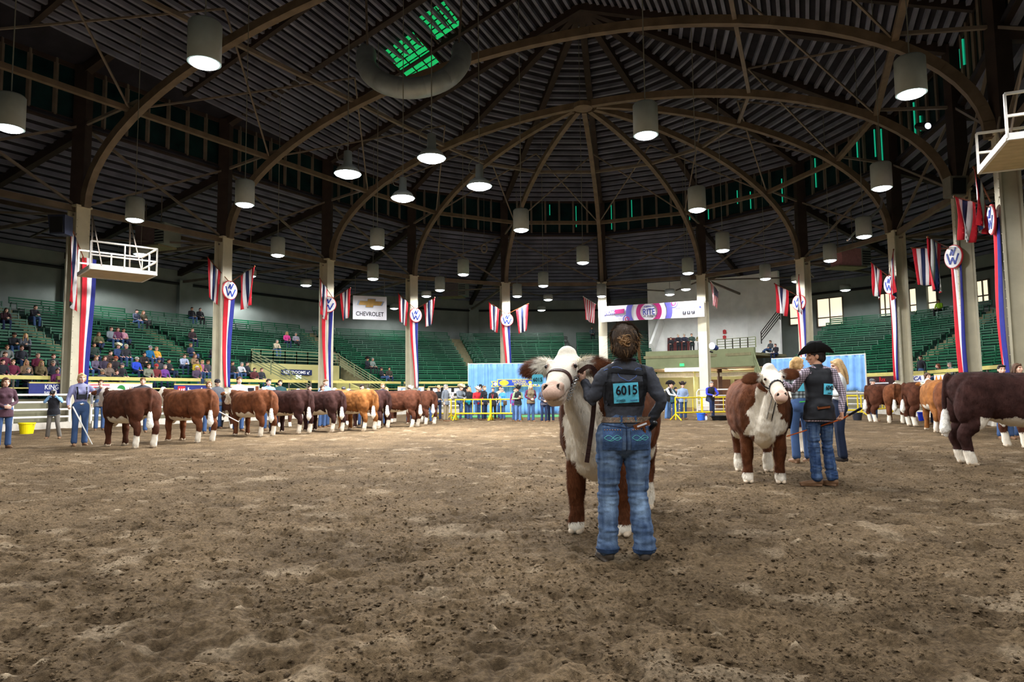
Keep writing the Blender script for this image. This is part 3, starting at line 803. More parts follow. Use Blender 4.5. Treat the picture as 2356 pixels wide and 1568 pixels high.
LAMPS = [(22, 297, 'can', 'at the left edge, second row of lamps'), (470, 147, 'can', 'largest, high at upper left'), (2097, 218, 'can', 'large, high at upper right'), (1486, 313, 'can', 'above the woman numbered 6015'),
 (310, 507, 'can', 'just above the left railed platform'), (563, 472, 'can', 'right of the second column top'), (324, 586, 'short', 'behind the left railed platform rail'), (270, 638, 'short', 'seen below the left platform deck'),
 (639, 588, 'can', 'between the second and third columns'), (868, 570, 'can', 'upper one of two left of the fourth column'), (858, 642, 'can', 'lower one above the car-maker sign'), (704, 657, 'short', 'left of the third column top'),
 (1199, 530, 'can', 'above the fifth column'), (1341, 605, 'can', 'above the left striped flag, before the sixth column'), (1066, 632, 'can', 'between the fourth and fifth columns, upper'), (1012, 668, 'can', 'between the fourth and fifth columns, lower'),
 (981, 682, 'short', 'right beside the fourth column banner flag'), (1190, 682, 'can', 'small, just right of the fifth column'), (1250, 658, 'can', 'between the fifth and sixth columns'), (1261, 690, 'short', 'upper of two small ones before the far wall'),
 (1246, 714, 'short', 'lower of two small ones before the far wall'), (1604, 484, 'can', 'above the long banner, larger'), (2029, 434, 'can', 'left of the tenth column, upper one'), (1988, 545, 'can', 'left of the ninth column, beside the angled pipe'),
 (1910, 600, 'can', 'beside the pink heater box'), (1663, 577, 'can', 'right of the seventh column top'), (1583, 629, 'can', 'over the long banner, right upper'), (1578, 666, 'can', 'over the long banner, right lower'),
 (1541, 678, 'short', 'touching the top of the long banner'), (1384, 682, 'can', 'before the sixth column top'), (1761, 642, 'can', 'left of the eighth column'), (1834, 648, 'short', 'hidden half behind the eighth column'),
 (1945, 668, 'short', 'between the eighth and ninth columns'), (2143, 592, 'short', 'right of the paired flags by the tenth column'), (568, 684, 'short', 'lower of two right of the second column badge'), (575, 636, 'short', 'behind the flag right of the second column'),
 (907, 710, 'short', 'small, right of the car-maker sign'), (800, 404, 'dome', 'leftmost of the four bright ones'), (993, 368, 'dome', 'highest of the four bright ones'), (1103, 432, 'dome', 'rightmost of the four bright ones'), (927, 459, 'dome', 'lowest of the four bright ones')]
for l in LAMPS: lamp(*l)
for px, py in ((1215, -60),): lamp(px, py, 'dome', 'just above the top edge of the picture', BRIGHT_W * .6)
# unseen lamps added around the camera, carrying on the rows, to light camera-facing sides
OUTW = ('left of the camera', 'straight over the camera', 'right of the camera', 'ahead left, above the frame', 'far right, above the frame', 'just behind the camera', 'behind the camera at left', 'behind the camera, second row', 'behind the camera at right', 'far left of the camera', 'far right of the camera')
for k, (x, y) in enumerate(((-7, 5), (0.5, 5.2), (8, 5), (-3.5, 10.5), (13, 13), (3.8, 0), (-7, -2), (-3.5, -4), (8, -3), (-11, 3), (13, 5))):
    q = Vector((x, y, LZ)); L = root('pendant_lamp', q, label='grey cylinder lamp hanging out of view ' + OUTW[k], cat='lamp', group='grey cylinder lamps on cords')
    sh, le = lamp_shapes('can'); part('lamp_shade', sh, m_lamp, L, local=True); part('lens', le, m_lens, L, local=True)
    mb = MB(); mb.tube([(0, 0, 1), (0, 0, roof_z(q) - LZ)], [.016], seg=6); part('cord', mb, m_cord, L, local=True)
    li = bpy.data.lights.new('lamp_light', 'SPOT'); li.energy = LAMP_W; li.color = (.97, .985, 1); li.spot_size = math.radians(176); li.spot_blend = .25; li.shadow_soft_size = .3
    lo = bpy.data.objects.new('lamp_light', li); COL.objects.link(lo); lo.parent = L; lo.location = (0, 0, -.12)
# the passages under the balconies have light of their own
for px, r, e in ((675, 22.9, 120), (1580, 22.5, 260), (1690, 22.5, 200)):
    li = bpy.data.lights.new('passage_light', 'POINT'); li.energy = e; li.color = (1, .93, .75); li.shadow_soft_size = .3
    lo = bpy.data.objects.new('passage_light', li); COL.objects.link(lo); lo.location = ringpt(find_x(px, r), r, 2.15)

# ---------------------------------------------------------------- skylight and air ducts under the ridge
tg = root('skylight', P(985, 85, 33.5), label='green louvred skylight glowing in the roof', cat='skylight')
c = P(985, 90, 33.5); n_ = (Vector((0, 0, CAMH)) - c).normalized(); n_ = Vector((.25, -.35, -1)).normalized(); r_, u_, nn = frame(n_, V2)
m_sky = M('green_skylight', (24, 190, 104), .5, emit=.75)
for cx, cy, w_, k0 in ((1.3, .55, 1.9, 7), (-1.1, -.35, 1.5, 5)):
    for k in range(k0):
        mb = MB(); mb.box(c + r_ * cx + u_ * (cy + (k - k0 / 2) * .36), (w_, .24, .05), Matrix((r_, u_, nn)).transposed()); part('louvre', mb, m_sky, tg)
    mb = MB()
    for s in (-1, 1): mb.bar(c + r_ * (cx + s * (w_ / 2 + .06)) + u_ * (cy - k0 * .18), c + r_ * (cx + s * (w_ / 2 + .06)) + u_ * (cy + k0 * .18), .1, .15)
    for t in (-.17, .17): mb.bar(c + r_ * (cx + t * w_) + u_ * (cy - k0 * .2), c + r_ * (cx + t * w_) + u_ * (cy + k0 * .18), .05, .12)
    part('skylight_frame', mb, m_darksteel, tg)
dk = root('air_duct', P(955, 200, 27.5), label='round grey air duct bent in a ring below the skylight', cat='duct')
m_duct = M('duct_metal', (150, 160, 162), .45, metal=.4, noise=(2, .15))
c = P(952, 130, 27.5)
for k in range(7):
    a0, a1 = math.radians(175 + k * 28), math.radians(175 + (k + 1) * 28 - 1.5)
    rr = 2.0; ex_, ey_ = Vector((1, 0, 0)), Vector((.0, .45, .9)).normalized()
    mb = MB(); mb.tube([c + ex_ * math.cos(a) * rr + ey_ * math.sin(a) * rr for a in np.linspace(a0, a1, 5)], [.42], seg=16, side=(0, 1, -.5)); part('duct_segment', mb, m_duct, dk, smooth=True)
for s in (-1, 1):
    p = c + Vector((s * 1.9, -.2, .3)); mb = MB(); mb.tube([p, p + Vector((s * .2, .4, 4))], [.05], seg=6); part('hanger', mb, m_greysteel, dk)

# ---------------------------------------------------------------- heater boxes, loudspeakers, pipe loops
def heater(px, py, Y, s, label, front, rz):
    q = P(px, py, Y); h = root('unit_heater', q, label=label, cat='heater')
    rot = Matrix.Rotation(rz, 3, 'Z')
    mb = MB(); mb.box(q, (1.3 * s, .9 * s, 1.0 * s), rot); part('casing', mb, front, h)
    mb = MB(); mb.box(q + rot @ Vector((.95 * s, 0, 0)), (.6 * s, 1.0 * s, 1.0 * s), rot); part('plenum', mb, m_wall, h)
    for k in range(6):
        mb = MB(); mb.box(q + rot @ Vector((.95 * s, -.52 * s, (-.38 + k * .14) * s)), (.52 * s, .05, .05 * s), rot); part('louvre', mb, m_black, h)
    mb = MB(); mb.box(q + rot @ Vector((0, 0, -.55 * s)), (1.9 * s, 1.1 * s, .08), rot); part('drip_tray', mb, m_tan, h)
    for x in (-.5, .5): mb = MB(); p = q + rot @ Vector((x * s, 0, .5 * s)); mb.bar(p, Vector((p.x, p.y, roof_z(p))), .04, .04, up=(1, 0, 0)); part('hanger', mb, m_greysteel, h)
heater(352, 545, 36, 1.1, 'grey heater box with louvres right of the left platform', M('heater_brown', (110, 92, 92), .6), -.35)
heater(1040, 668, 56, 1.05, 'grey heater box between the fourth and fifth columns', M('heater_grey', (104, 96, 98), .6), -.2)
heater(1946, 594, 42, 1.1, 'pink sided heater box left of the ninth column', M('heater_pink', (186, 132, 136), .6), .25)
mb = MB(); c = P(1114, 571, 42); mb.tube([c + Vector((math.cos(a) * .17, 0, math.sin(a) * .26)) for a in np.linspace(0, 2 * PI, 21)[:-1]], [.05], seg=8, side=(0, 1, 0), closed=True); mb.tube([c + Vector((0, 0, .26)), Vector((c.x, c.y, roof_z(c)))], [.012], seg=5); single('hanging_ring', mb, m_greysteel, 'grey ring hanging on a wire above the fifth column', 'ring', base=c)
for k, (px, py, Y, lab) in enumerate(((140, 520, 27, 'dark blue loudspeaker left of the first column'), (2197, 432, 26.5, 'grey wedge loudspeaker at the top of the tenth column'))):
    q = P(px, py, Y); s = root('loudspeaker', q, label=lab, cat='loudspeaker')
    mb = MB(); mb.prism([q + Vector(v) for v in ((-.3, -.2, -.35), (.3, -.2, -.35), (.35, -.3, .4), (-.35, -.3, .4))], (0, 1, 0), .5); part('cabinet', mb, M('speaker_blue', (44, 50, 72), .6) if k == 0 else M('speaker_grey', (110, 108, 98), .6), s)
    mb = MB(); mb.box(q + Vector((0, -.27, 0)), (.5, .05, .62), Matrix.Rotation(.13, 3, 'X')); part('grille', mb, m_black, s)
    mb = MB(); t = N(2 if k == 0 else 11, R, q.z + .1); mb.bar(q + Vector((0, .2, .1)), t, .08, .08); part('bracket', mb, m_greysteel, s)
for k, (px, py, Y, lab) in enumerate(((824, 462, 41, 'small floodlight cluster right of the third column top'), (2113, 290, 30, 'small bright fixture below the upper right lamp'))):
    q = P(px, py, Y); s = root('floodlight', q, label=lab, cat='light')
    mb = MB(); mb.tube([q, q + Vector((.15, -.25, -.12))], [.16, .2], seg=10); part('housing', mb, m_black, s)
    mb = MB(); mb.ell(q + Vector((.17, -.42, -.16)), (.14, .05, .14)); part('lens', mb, M('flood_glow', (230, 238, 255), .4, emit=3), s)
    mb = MB(); mb.bar(q, Vector((q.x, q.y, roof_z(q))), .04, .04, up=(1, 0, 0)); part('hanger', mb, m_greysteel, s)
mb = MB(); mb.tube([P(2030, 455, 32), P(2026, 478, 32), P(2002, 500, 32), P(1975, 525, 32), P(1950, 552, 32)], [.06], seg=8); single('vent_pipe', mb, m_chrome, 'bright angled pipe between lamps left of the ninth column', 'pipe')

# ---------------------------------------------------------------- ribbon banners with badges, and the small flags
def badge(c, n, rad, parent):
    r_, u_, nn = frame(n); rot = Matrix((r_, u_, nn)).transposed()
    mb = MB(); mb.lathe([(rad, -.03), (rad, .02), (rad * .9, .03)], c, 28, rot); b_ = part('badge', mb, m_badge_r, parent, smooth=False)
    mb = MB(); mb.lathe([(rad * .92, .0), (rad * .92, .04)], c, 28, rot); part('badge_face', mb, m_badge_w, b_); _off.setdefault(b_.name, Vector())
    mb = MB(); s = rad * .62
    def st(pts, w_):
        for a, b in zip(pts, pts[1:]): mb.bar(c + nn * .05 + r_ * a[0] * s + u_ * a[1] * s, c + nn * .05 + r_ * b[0] * s + u_ * b[1] * s, w_ * s, .02, up=nn)
    st([(-.45, .25), (-.05, 1.0), (.05, .15), (.6, 1.15)], .2); st([(-1.0, .55), (-.5, -.95), (-.02, -.1), (.35, -1.05), (1.05, .25)], .22)
    part('letters', mb, m_badge_b, b_)
BAN_WHERE = {1: 'on the column beside the left platform', 2: 'on the second column from left, left of the restrooms', 3: 'on the column right of the restrooms sign', 4: 'on the column left of the blue curtain', 5: 'hanging down behind the left blue curtain',
             8: 'behind the cowboy in black hat', 9: 'right of the short blue curtain', 10: 'behind the big dark heifer', 11: 'on the rightmost column'}
for c in (1, 2, 3, 4, 5, 8, 9, 10, 11):
    i = c + 1; base = N(i, R, 0); n_ = node_in(i).copy(); 
    if c in (3,): n_ = (U2 * .75 - V2 * .66).normalized()
    if c in (10,): n_ = (-U2 * .85 - V2 * .5).normalized()
    t_ = frame(n_)[0]
    ztop = 6.75 if c != 1 else 7.3
    p0 = base + n_ * .36
    if c == 1: p0 += t_ * .18
    g = root('ribbon_banner', p0 + Vector((0, 0, 1.7)), label='red, white and blue ribbon banner ' + BAN_WHERE[c], cat='banner', group='ribbon banners on the columns')
    for k, (nm, m_) in enumerate((('red_stripe', m_red), ('white_stripe', m_white), ('blue_stripe', m_blue))):
        rows_ = []
        for q in range(25):
            t = q / 24; w0 = .68 * (1 - .5 * t); z = ztop - (5.6 if c in (1, 10, 11) else 5.0) * t; row = []
            for s in range(4):
                f = (k + s / 3) / 3 - .5
                row.append(p0 + t_ * (f * w0 + (.07 * math.sin(3 * t + c) + .10 * t) ) + n_ * (.05 + .05 * math.sin(9 * f + 2.5 * t + c) + .05 * math.sin(5 * t + c)) + Vector((0, 0, z)))
            rows_.append(row)
        mb = MB(); mb.sheet(rows_, .012, -n_); part(nm, mb, m_, g, smooth=True)
    if c != 1: badge(p0 + n_ * .14 + Vector((0, 0, ztop)), n_, .5, g)
def flag(p0, p1, drop, colors, label, group, out=(0, 0, 0), seed=1, s0=.42, kind='flag', cat='flag', usa=False):
    p0, p1 = Vector(p0), Vector(p1); g = root('flag', p0, label=label, cat=cat, group=group)
    mb = MB(); mb.tube([p0, p1], [.022], seg=8); mb.ell(p1, (.04, .04, .05), seg=8, rings=5); part('flagpole', mb, m_wood if not usa else m_badge_w, g)
    n_ = (p1 - p0).cross(Vector((0, 0, 1))).normalized(); K = len(colors); rs = random.Random(seed); ph = rs.uniform(0, 6)
    def pt(s, t):
        a = p0.lerp(p1, s0 + (1 - s0) * s)
        squeeze = 1 - .35 * t
        c_ = p0.lerp(p1, s0 + (1 - s0) * .55)
        h = Vector((a.x, a.y, 0)).lerp(Vector((c_.x, c_.y, 0)), 1 - squeeze)
        return Vector((h.x, h.y, a.z * (1 - .45 * t) + (c_.z) * .45 * t - drop * t)) + n_ * (.09 * math.sin(s * 8 + t * 3 + ph) * (.3 + t)) + Vector(out) * t
    for k, m_ in enumerate(colors):
        mb = MB(); mb.sheet([[pt((k + j / 2) / K, t / 9) for j in range(3)] for t in range(10)], .008, n_); part('stripe', mb, m_, g, smooth=True)
    if usa:
        mb = MB(); mb.sheet([[pt(.46 + .54 * j / 4, t / 22) + n_ * .015 for j in range(5)] for t in range(10)], .006, n_); part('canton', mb, m_navy, g, smooth=True)
        mb = MB(); 
        for a in range(5):
            for b in range(6): mb.ell(pt(.5 + .46 * a / 4.4, (b + .5) / 22 * 9 / 6) + n_ * .03, (.018, .018, .018), seg=5, rings=4)
        o = part('stars', mb, m_badge_w, g); o['kind'] = 'stuff'
RWB = [m_red, m_white, m_navy, m_white, m_red]
FG = 'striped flags on the columns'
def colflags(c, l, r, lab_l, lab_r, d=None):
    i = c + 1; Yc = N(i, R, 0).y - .6
    q = N(i, R, 7.15) + node_in(i) * .5
    for tip, lab, sd in ((l, lab_l, 1), (r, lab_r, 2)):
        if tip: flag(q, P(tip[0], tip[1], q.y - tip[2]), tip[3], RWB, lab, FG, seed=c * 2 + sd)
colflags(1, (163, 520, .9, 3.0), None, 'narrow striped flag hanging on the column by the left platform', '')
colflags(2, (478, 592, .3, 1.9), (586, 612, .6, 1.9), 'striped flag left of the second column', 'striped flag right of the second column, over a lamp')
colflags(3, (736, 640, .9, 2.0), (806, 662, .3, 1.7), 'narrow striped flag left of the third column', 'striped flag touching the car-maker sign')
colflags(4, (916, 674, .3, 1.8), (1000, 684, .6, 1.7), 'striped flag left of the fourth column', 'striped flag right of the fourth column')
colflags(5, (1124, 694, .3, 1.9), (1216, 698, .3, 1.9), 'striped flag left of the fifth column', 'striped flag right of the fifth column')
colflags(8, (1782, 652, .6, 1.7), (1838, 632, 1.2, 1.9), 'tricolour flag hanging left of the eighth column', 'narrow flag hanging before the eighth column badge')
colflags(9, (2004, 604, .4, 1.6), (2056, 574, 1.3, 2.0), 'striped flag left of the ninth column beside the heater', 'dark red edged flag before the ninth column')
colflags(10, (2098, 570, -.6, 1.6), (2134, 545, 1.2, 2.1), 'left flag of the pair by the tenth column', 'right flag of the pair by the tenth column')
q = N(12, R, 7.15) + node_in(12) * .5
flag(q, P(2196, 452, q.y - .6), 1.35, RWB, 'left flag of the large pair near the right platform', FG, seed=40); flag(q + Vector((0, 0, .2)), P(2240, 385, q.y - 1.0), 1.7, RWB, 'right flag of the large pair near the right platform', FG, seed=41)
US = [m_red if k % 2 == 0 else m_white for k in range(13)][::-1]
US = [m_red if k % 2 == 0 else m_white for k in range(13)]
q = N(7, R, 6.6); flag(P(1372, 700, 49), P(1342, 682, 48.6), 1.55, US, 'stars and stripes flag left of the long printed banner', 'stars and stripes flags', usa=True, s0=.05, seed=3)
q = N(8, R, 6.9); flag(P(1634, 646, 46), P(1652, 668, 45.6) , 1.4, US, 'stars and stripes flag right of the long printed banner', 'stars and stripes flags', usa=True, s0=.05, seed=9)

# ---------------------------------------------------------------- signs and printed banners
def disc(c, r_, u_, nn, rad, th=.01, seg=28, x0=-9, x1=9, y0=-9, y1=9):
    """clipped disc polygon"""
    pts = []
    for k in range(seg): 
        a = 2 * PI * k / seg; x, y = min(max(rad * math.cos(a), x0), x1), min(max(rad * math.sin(a), y0), y1)
        pts.append(c + r_ * x + u_ * y)
    return pts
# long banner between the sixth and seventh columns
pL, pR = P(1383, 0, 48.9), P(1620, 0, 46.3)
pL = P(1383, 723, N(7, R, 0).y - .6); pR = P(1620, 709, N(8, R, 0).y - .6); c = (pL + pR) / 2; ax = (pR - pL); Wd = ax.length
n_ = Vector((ax.y, -ax.x, 0)).normalized(); r_ = ax.normalized(); u_ = perp(r_, Vector((0, 0, 1))); nn = r_.cross(u_)
if nn.dot(n_) < 0: nn = -nn
Hh = 1.15
g = root('printed_banner', c, label='long white banner with purple and magenta rings between two columns', cat='banner')
mb = MB(); mb.sheet([[c + r_ * Wd * (x / 12 - .5) + u_ * Hh * (y - .5) + nn * .02 * math.sin(x * 1.7) for x in range(13)] for y in (0, .5, 1)], .02, -nn); part('sheet', mb, m_paper, g)
def ringband(cx, cy, r0, r1, m_, off, nm='print_ring'):
    """flat ring clipped to the banner height"""
    mb = MB(); S = 48; lo, hi = -Hh / 2 + .01, Hh / 2 - .01
    for k in range(S):
        a0, a1 = 2 * PI * k / S, 2 * PI * (k + 1) / S; q = []
        for a, rr in ((a0, r0), (a1, r0), (a1, r1), (a0, r1)): q.append((cx + rr * math.cos(a), cy + rr * math.sin(a)))
        ys = [min(max(y, lo), hi) for _, y in q]
        if max(ys) - min(ys) < 1e-4 and (ys[0] in (lo, hi)): continue
        mb.prism([c + nn * off + r_ * x + u_ * y for (x, _), y in zip(q, ys)], nn, .004)
    part(nm, mb, m_, g)
ringband(-.15, 0, 1.28, 1.68, m_purple, .045); ringband(-.15, 0, .62, .93, m_magenta, .045); ringband(-1.75, -.45, .24, .32, m_purple, .05); ringband(-1.75, -.45, .1, .17, m_magenta, .05); ringband(1.62, .48, .24, .32, m_purple, .05); ringband(1.62, .48, .1, .17, m_magenta, .05)
text('RITE', .85, .46, c + nn * .05 + r_ * -.15, nn, m_inkblue, g); text('STEPPIN\' UP', .7, .14, c + nn * .05 + r_ * -.15 + u_ * .38, nn, m_inkblue, g); text('in weight', .95, .2, c + nn * .06 + r_ * -.08 - u_ * .33, nn, m_ink, g, shear=.3)
mb = MB(); mb.prism([c + nn * .045 + r_ * x + u_ * y for x, y in ((-3.5, -.08), (-1.98, -.02), (-1.92, .32), (-3.42, .26))], nn, .004); part('logo_panel', mb, m_purple, g)
mb = MB(); mb.prism([c + nn * .047 + r_ * x + u_ * y for x, y in ((-2.7, -.03), (-1.98, -.01), (-1.92, .31), (-2.64, .29))], nn, .004); part('logo_panel', mb, m_magenta, g)
text('SHOW-', .85, .3, c + nn * .06 + r_ * -3.05 + u_ * .1, nn, m_paper, g, shear=.15); text('Show Feeds... Think Rite!', 1.4, .13, c + nn * .06 + r_ * -2.75 - u_ * .2, nn, m_inkblue, g, shear=.2)
text('WWW.SHOWRITE.COM', 1.75, .2, c + nn * .06 + r_ * 2.62 + u_ * .12, nn, m_inkblue, g)
for k, ch in enumerate(('f', 'o', 'y')):
    q = c + nn * .05 + r_ * (2.35 + .3 * k) - u_ * .22; mb = MB(); mb.box(q, (.22, .2, .01), Matrix((r_, u_, nn)).transposed()); part('icon', mb, m_ink, g); text(ch, .08, .13, q + nn * .015, nn, m_paper, g)
for s in (-1, 1): mb = MB(); mb.tube([c + r_ * Wd / 2 * s + u_ * .5, c + r_ * (Wd / 2 + .3) * s + u_ * .55 - nn * .4], [.015], seg=5); part('tie_rope', mb, m_cord, g)
# car-maker sign
c = P(851, 708, 46.5); n_ = Vector((.42, -1, 0)).normalized(); r_, u_, nn = frame(n_); rot = Matrix((r_, u_, nn)).transposed()
g = root('hanging_sign', c, label='white square sign with a gold cross emblem under the roof', cat='sign')
mb = MB(); mb.box(c, (2.3, 1.62, .06), rot); part('panel', mb, m_paper, g)
def cross(s, m_, off):
    pts = [(-.85, -.15), (-.3, -.15), (-.3, -.3), (.2, -.3), (.25, -.15), (.8, -.15), (.95, .15), (.38, .15), (.38, .3), (-.15, .3), (-.18, .15), (-.75, .15)]
    mb = MB(); mb.prism([c + nn * off + r_ * x * s + u_ * (y * s + .32) for x, y in pts], nn, .01); part('emblem', mb, m_, g)
cross(1.05, M('emblem_silver', (150, 160, 176), .35, metal=.5), .035); cross(.92, M('emblem_gold', (190, 150, 84), .35, metal=.3), .05)
text('CHEVROLET', 1.9, .3, c + nn * .04 - u_ * .42, nn, m_ink, g)
for s in (-1, 1): mb = MB(); p = c + r_ * s * 1.0 + u_ * .8; mb.bar(p, Vector((p.x, p.y, 9.4)), .03, .03, up=(1, 0, 0)); part('hanger', mb, m_greysteel, g)
# advertising banners hung on the podium wall at left and right
def board(px0, px1, py0, py1, r, mat, label, extra=None):
    x0, a = onring(px0, (py0 + py1) / 2, r); x1, b = onring(px1, (py0 + py1) / 2, r); c = (a + b) / 2; h = abs(onring((px0 + px1) / 2, py0, r)[1].z - onring((px0 + px1) / 2, py1, r)[1].z)
    ax = b - a; W_ = ax.length; n_ = Vector((ax.y, -ax.x, 0)).normalized(); r_, u_, nn = frame(n_)
    g = root('advertising_board', c, label=label, cat='banner', group='advertising boards on the podium rail')
    mb = MB(); mb.box(c, (W_, h, .03), Matrix((r_, u_, nn)).transposed()); part('panel', mb, mat, g)
    mb = MB(); mb.bar(c - r_ * W_ / 2 + u_ * h / 2, c + r_ * W_ / 2 + u_ * h / 2, .06, .06); part('top_bar', mb, m_pale_yellow, g)
    return g, c, r_, u_, nn, W_, h
m_adblue = M('ad_blue', (44, 52, 120), .6)
g, c, r_, u_, nn, W_, h = board(66, 138, 880, 908, 16.9, m_adblue, 'blue advertising board with white capitals left of the first column')
text('KING', W_ * .45, h * .4, c + nn * .03 + r_ * W_ * .22 + u_ * h * .15, nn, m_paper, g); text('RANCH', W_ * .35, h * .2, c + nn * .03 + r_ * W_ * .16 - u_ * h * .3, nn, m_paper, g)
g, c, r_, u_, nn, W_, h = board(200, 268, 880, 906, 16.9, m_paper, 'white advertising board with red stripes right of the first column')
mb = MB()
for k in range(4): mb.box(c + nn * .02 + u_ * h * (.3 - .2 * k) - r_ * W_ * .1, (W_ * .7, h * .08, .01), Matrix((r_, u_, nn)).transposed())
part('print_stripes', mb, m_red, g)
g, c, r_, u_, nn, W_, h = board(268, 350, 881, 908, 16.9, m_paper, 'white advertising board with a green and yellow emblem')
mb = MB(); mb.prism(disc(c + nn * .02 - r_ * W_ * .38, r_, u_, nn, h * .33), nn, .01); part('emblem', mb, M('emblem_green', (40, 130, 60), .6), g); text('JO', W_ * .2, h * .4, c + nn * .02 - r_ * W_ * .02, nn, m_ink, g)
g, c, r_, u_, nn, W_, h = board(400, 482, 884, 912, 16.9, m_adblue, 'blue advertising board with a bank name behind the second cow')
mb = MB(); mb.box(c + nn * .02 - r_ * W_ * .3, (W_ * .2, h * .7, .01), Matrix((r_, u_, nn)).transposed()); part('print_block', mb, m_red, g); text('us', W_ * .17, h * .35, c + nn * .04 - r_ * W_ * .29, nn, m_paper, g); text('bank', W_ * .5, h * .5, c + nn * .03 + r_ * W_ * .12, nn, m_paper, g)
g, c, r_, u_, nn, W_, h = board(530, 596, 885, 912, 16.9, m_paper, 'white advertising board with black figures behind the third cow')
mb = MB(); mb.box(c + nn * .02 + r_ * W_ * .2, (W_ * .22, h * .5, .01), Matrix((r_, u_, nn)).transposed()); part('print_block', mb, m_ink, g); mb = MB(); mb.box(c + nn * .02 + r_ * W_ * .42, (W_ * .12, h * .8, .01), Matrix((r_, u_, nn)).transposed()); part('print_block', mb, m_wood, g)
for px0, px1, w_ in ((915, 975, 'left one behind the far cows'), (985, 1072, 'right one behind the fence visitors')):
    g, c, r_, u_, nn, W_, h = board(px0, px1, 889, 908, 17.0, m_paper if px0 < 980 else m_black, 'small pale blue advertising board, ' + w_ if px0 < 980 else 'dark advertising board with white boxes, ' + w_)
    for k in range(3): mb = MB(); mb.box(c + nn * .02 + r_ * W_ * (-.28 + .28 * k), (W_ * .2, h * .6, .01), Matrix((r_, u_, nn)).transposed()); part('print_block', mb, M('ad_pale', (150, 180, 210), .6) if px0 < 980 else m_paper, g)
g, c, r_, u_, nn, W_, h = board(1994, 2058, 864, 888, 16.9, M('ad_dark', (58, 26, 26), .6, noise=(2, .4)), 'dark red advertising board right of the short curtain'); text('Rex', W_ * .22, h * .45, c + nn * .03 + r_ * W_ * .1 + u_ * h * .15, nn, m_red, g); mb = MB(); mb.box(c + nn * .02 - u_ * h * .2, (W_ * .6, h * .12, .01), Matrix((r_, u_, nn)).transposed()); part('print_bar', mb, m_paper, g)
g, c, r_, u_, nn, W_, h = board(2092, 2126, 862, 878, 16.9, m_paper, 'white advertising board with blue slanting letters'); text('FCA', W_ * .7, h * .6, c + nn * .03, nn, m_inkblue, g, shear=.3)
g, c, r_, u_, nn, W_, h = board(2150, 2186, 860, 877, 16.9, m_paper, 'white advertising board with orange flames'); 
for k in range(3): mb = MB(); mb.prism([c + nn * .02 + r_ * W_ * (-.35 + .28 * k + a) + u_ * h * b for a, b in ((-.1, -.45), (.12, -.45), (.02, .4))], nn, .01); part('print_flame', mb, M('ad_orange', (226, 140, 50), .6), g)
# fair sign on the blue curtain
c = P(1186, 880, 39.3); n_ = Vector((0, -1, 0)); r_, u_, nn = frame(n_); rot = Matrix((r_, u_, nn)).transposed()
g = root('fair_sign', c, label='blue and yellow ribbon shaped sign hung on the blue curtain', cat='sign')
m_signblue = M('sign_blue', (36, 74, 190), .5); m_signyel = M('sign_yellow', (240, 214, 70), .5)
mb = MB(); mb.box(c, (2.1, .42, .05), rot); part('border', mb, m_signyel, g); mb = MB(); mb.box(c + nn * .02, (2.0, .34, .03), rot); part('panel', mb, m_signblue, g)
for s in (-1, 1):
    mb = MB(); mb.prism([c + r_ * s * x + u_ * y for x, y in ((1.03, -.22), (1.42, -.22), (1.3, -.06), (1.42, .1), (1.03, .1))][::s], nn, .02); part('ribbon_end', mb, m_signyel, g)
    mb = MB(); mb.prism([c + nn * .02 + r_ * s * x + u_ * y for x, y in ((1.06, -.18), (1.33, -.18), (1.24, -.06), (1.33, .06), (1.06, .06))][::s], nn, .01); part('ribbon_fill', mb, m_signblue, g)
    mb = MB(); mb.prism(disc(c + nn * .03 + r_ * s * 1.15 - u_ * .06, r_, u_, nn, .1), nn, .01); part('medal', mb, m_paper, g)
mb = MB(); mb.prism([c + nn * .035 + r_ * (-.66 + .27 * math.cos(a)) + u_ * (.15 * math.sin(a)) for a in np.linspace(0, 2 * PI, 25)[:-1]], nn, .01); part('oval', mb, M('oval_yellow', (250, 236, 60), .5), g)
text('2016', .34, .12, c + nn * .05 - r_ * .66, nn, M('oval_ink', (196, 166, 40), .5), g); text('NATIONAL', .8, .15, c + nn * .04 + r_ * .22 + u_ * .08, nn, m_signyel, g); text('WESTERN', .8, .15, c + nn * .04 + r_ * .3 - u_ * .09, nn, m_signyel, g)
mb = MB(); mb.prism(disc(c + nn * .035 + r_ * .84, r_, u_, nn, .1), nn, .01); part('emblem', mb, m_signyel, g)

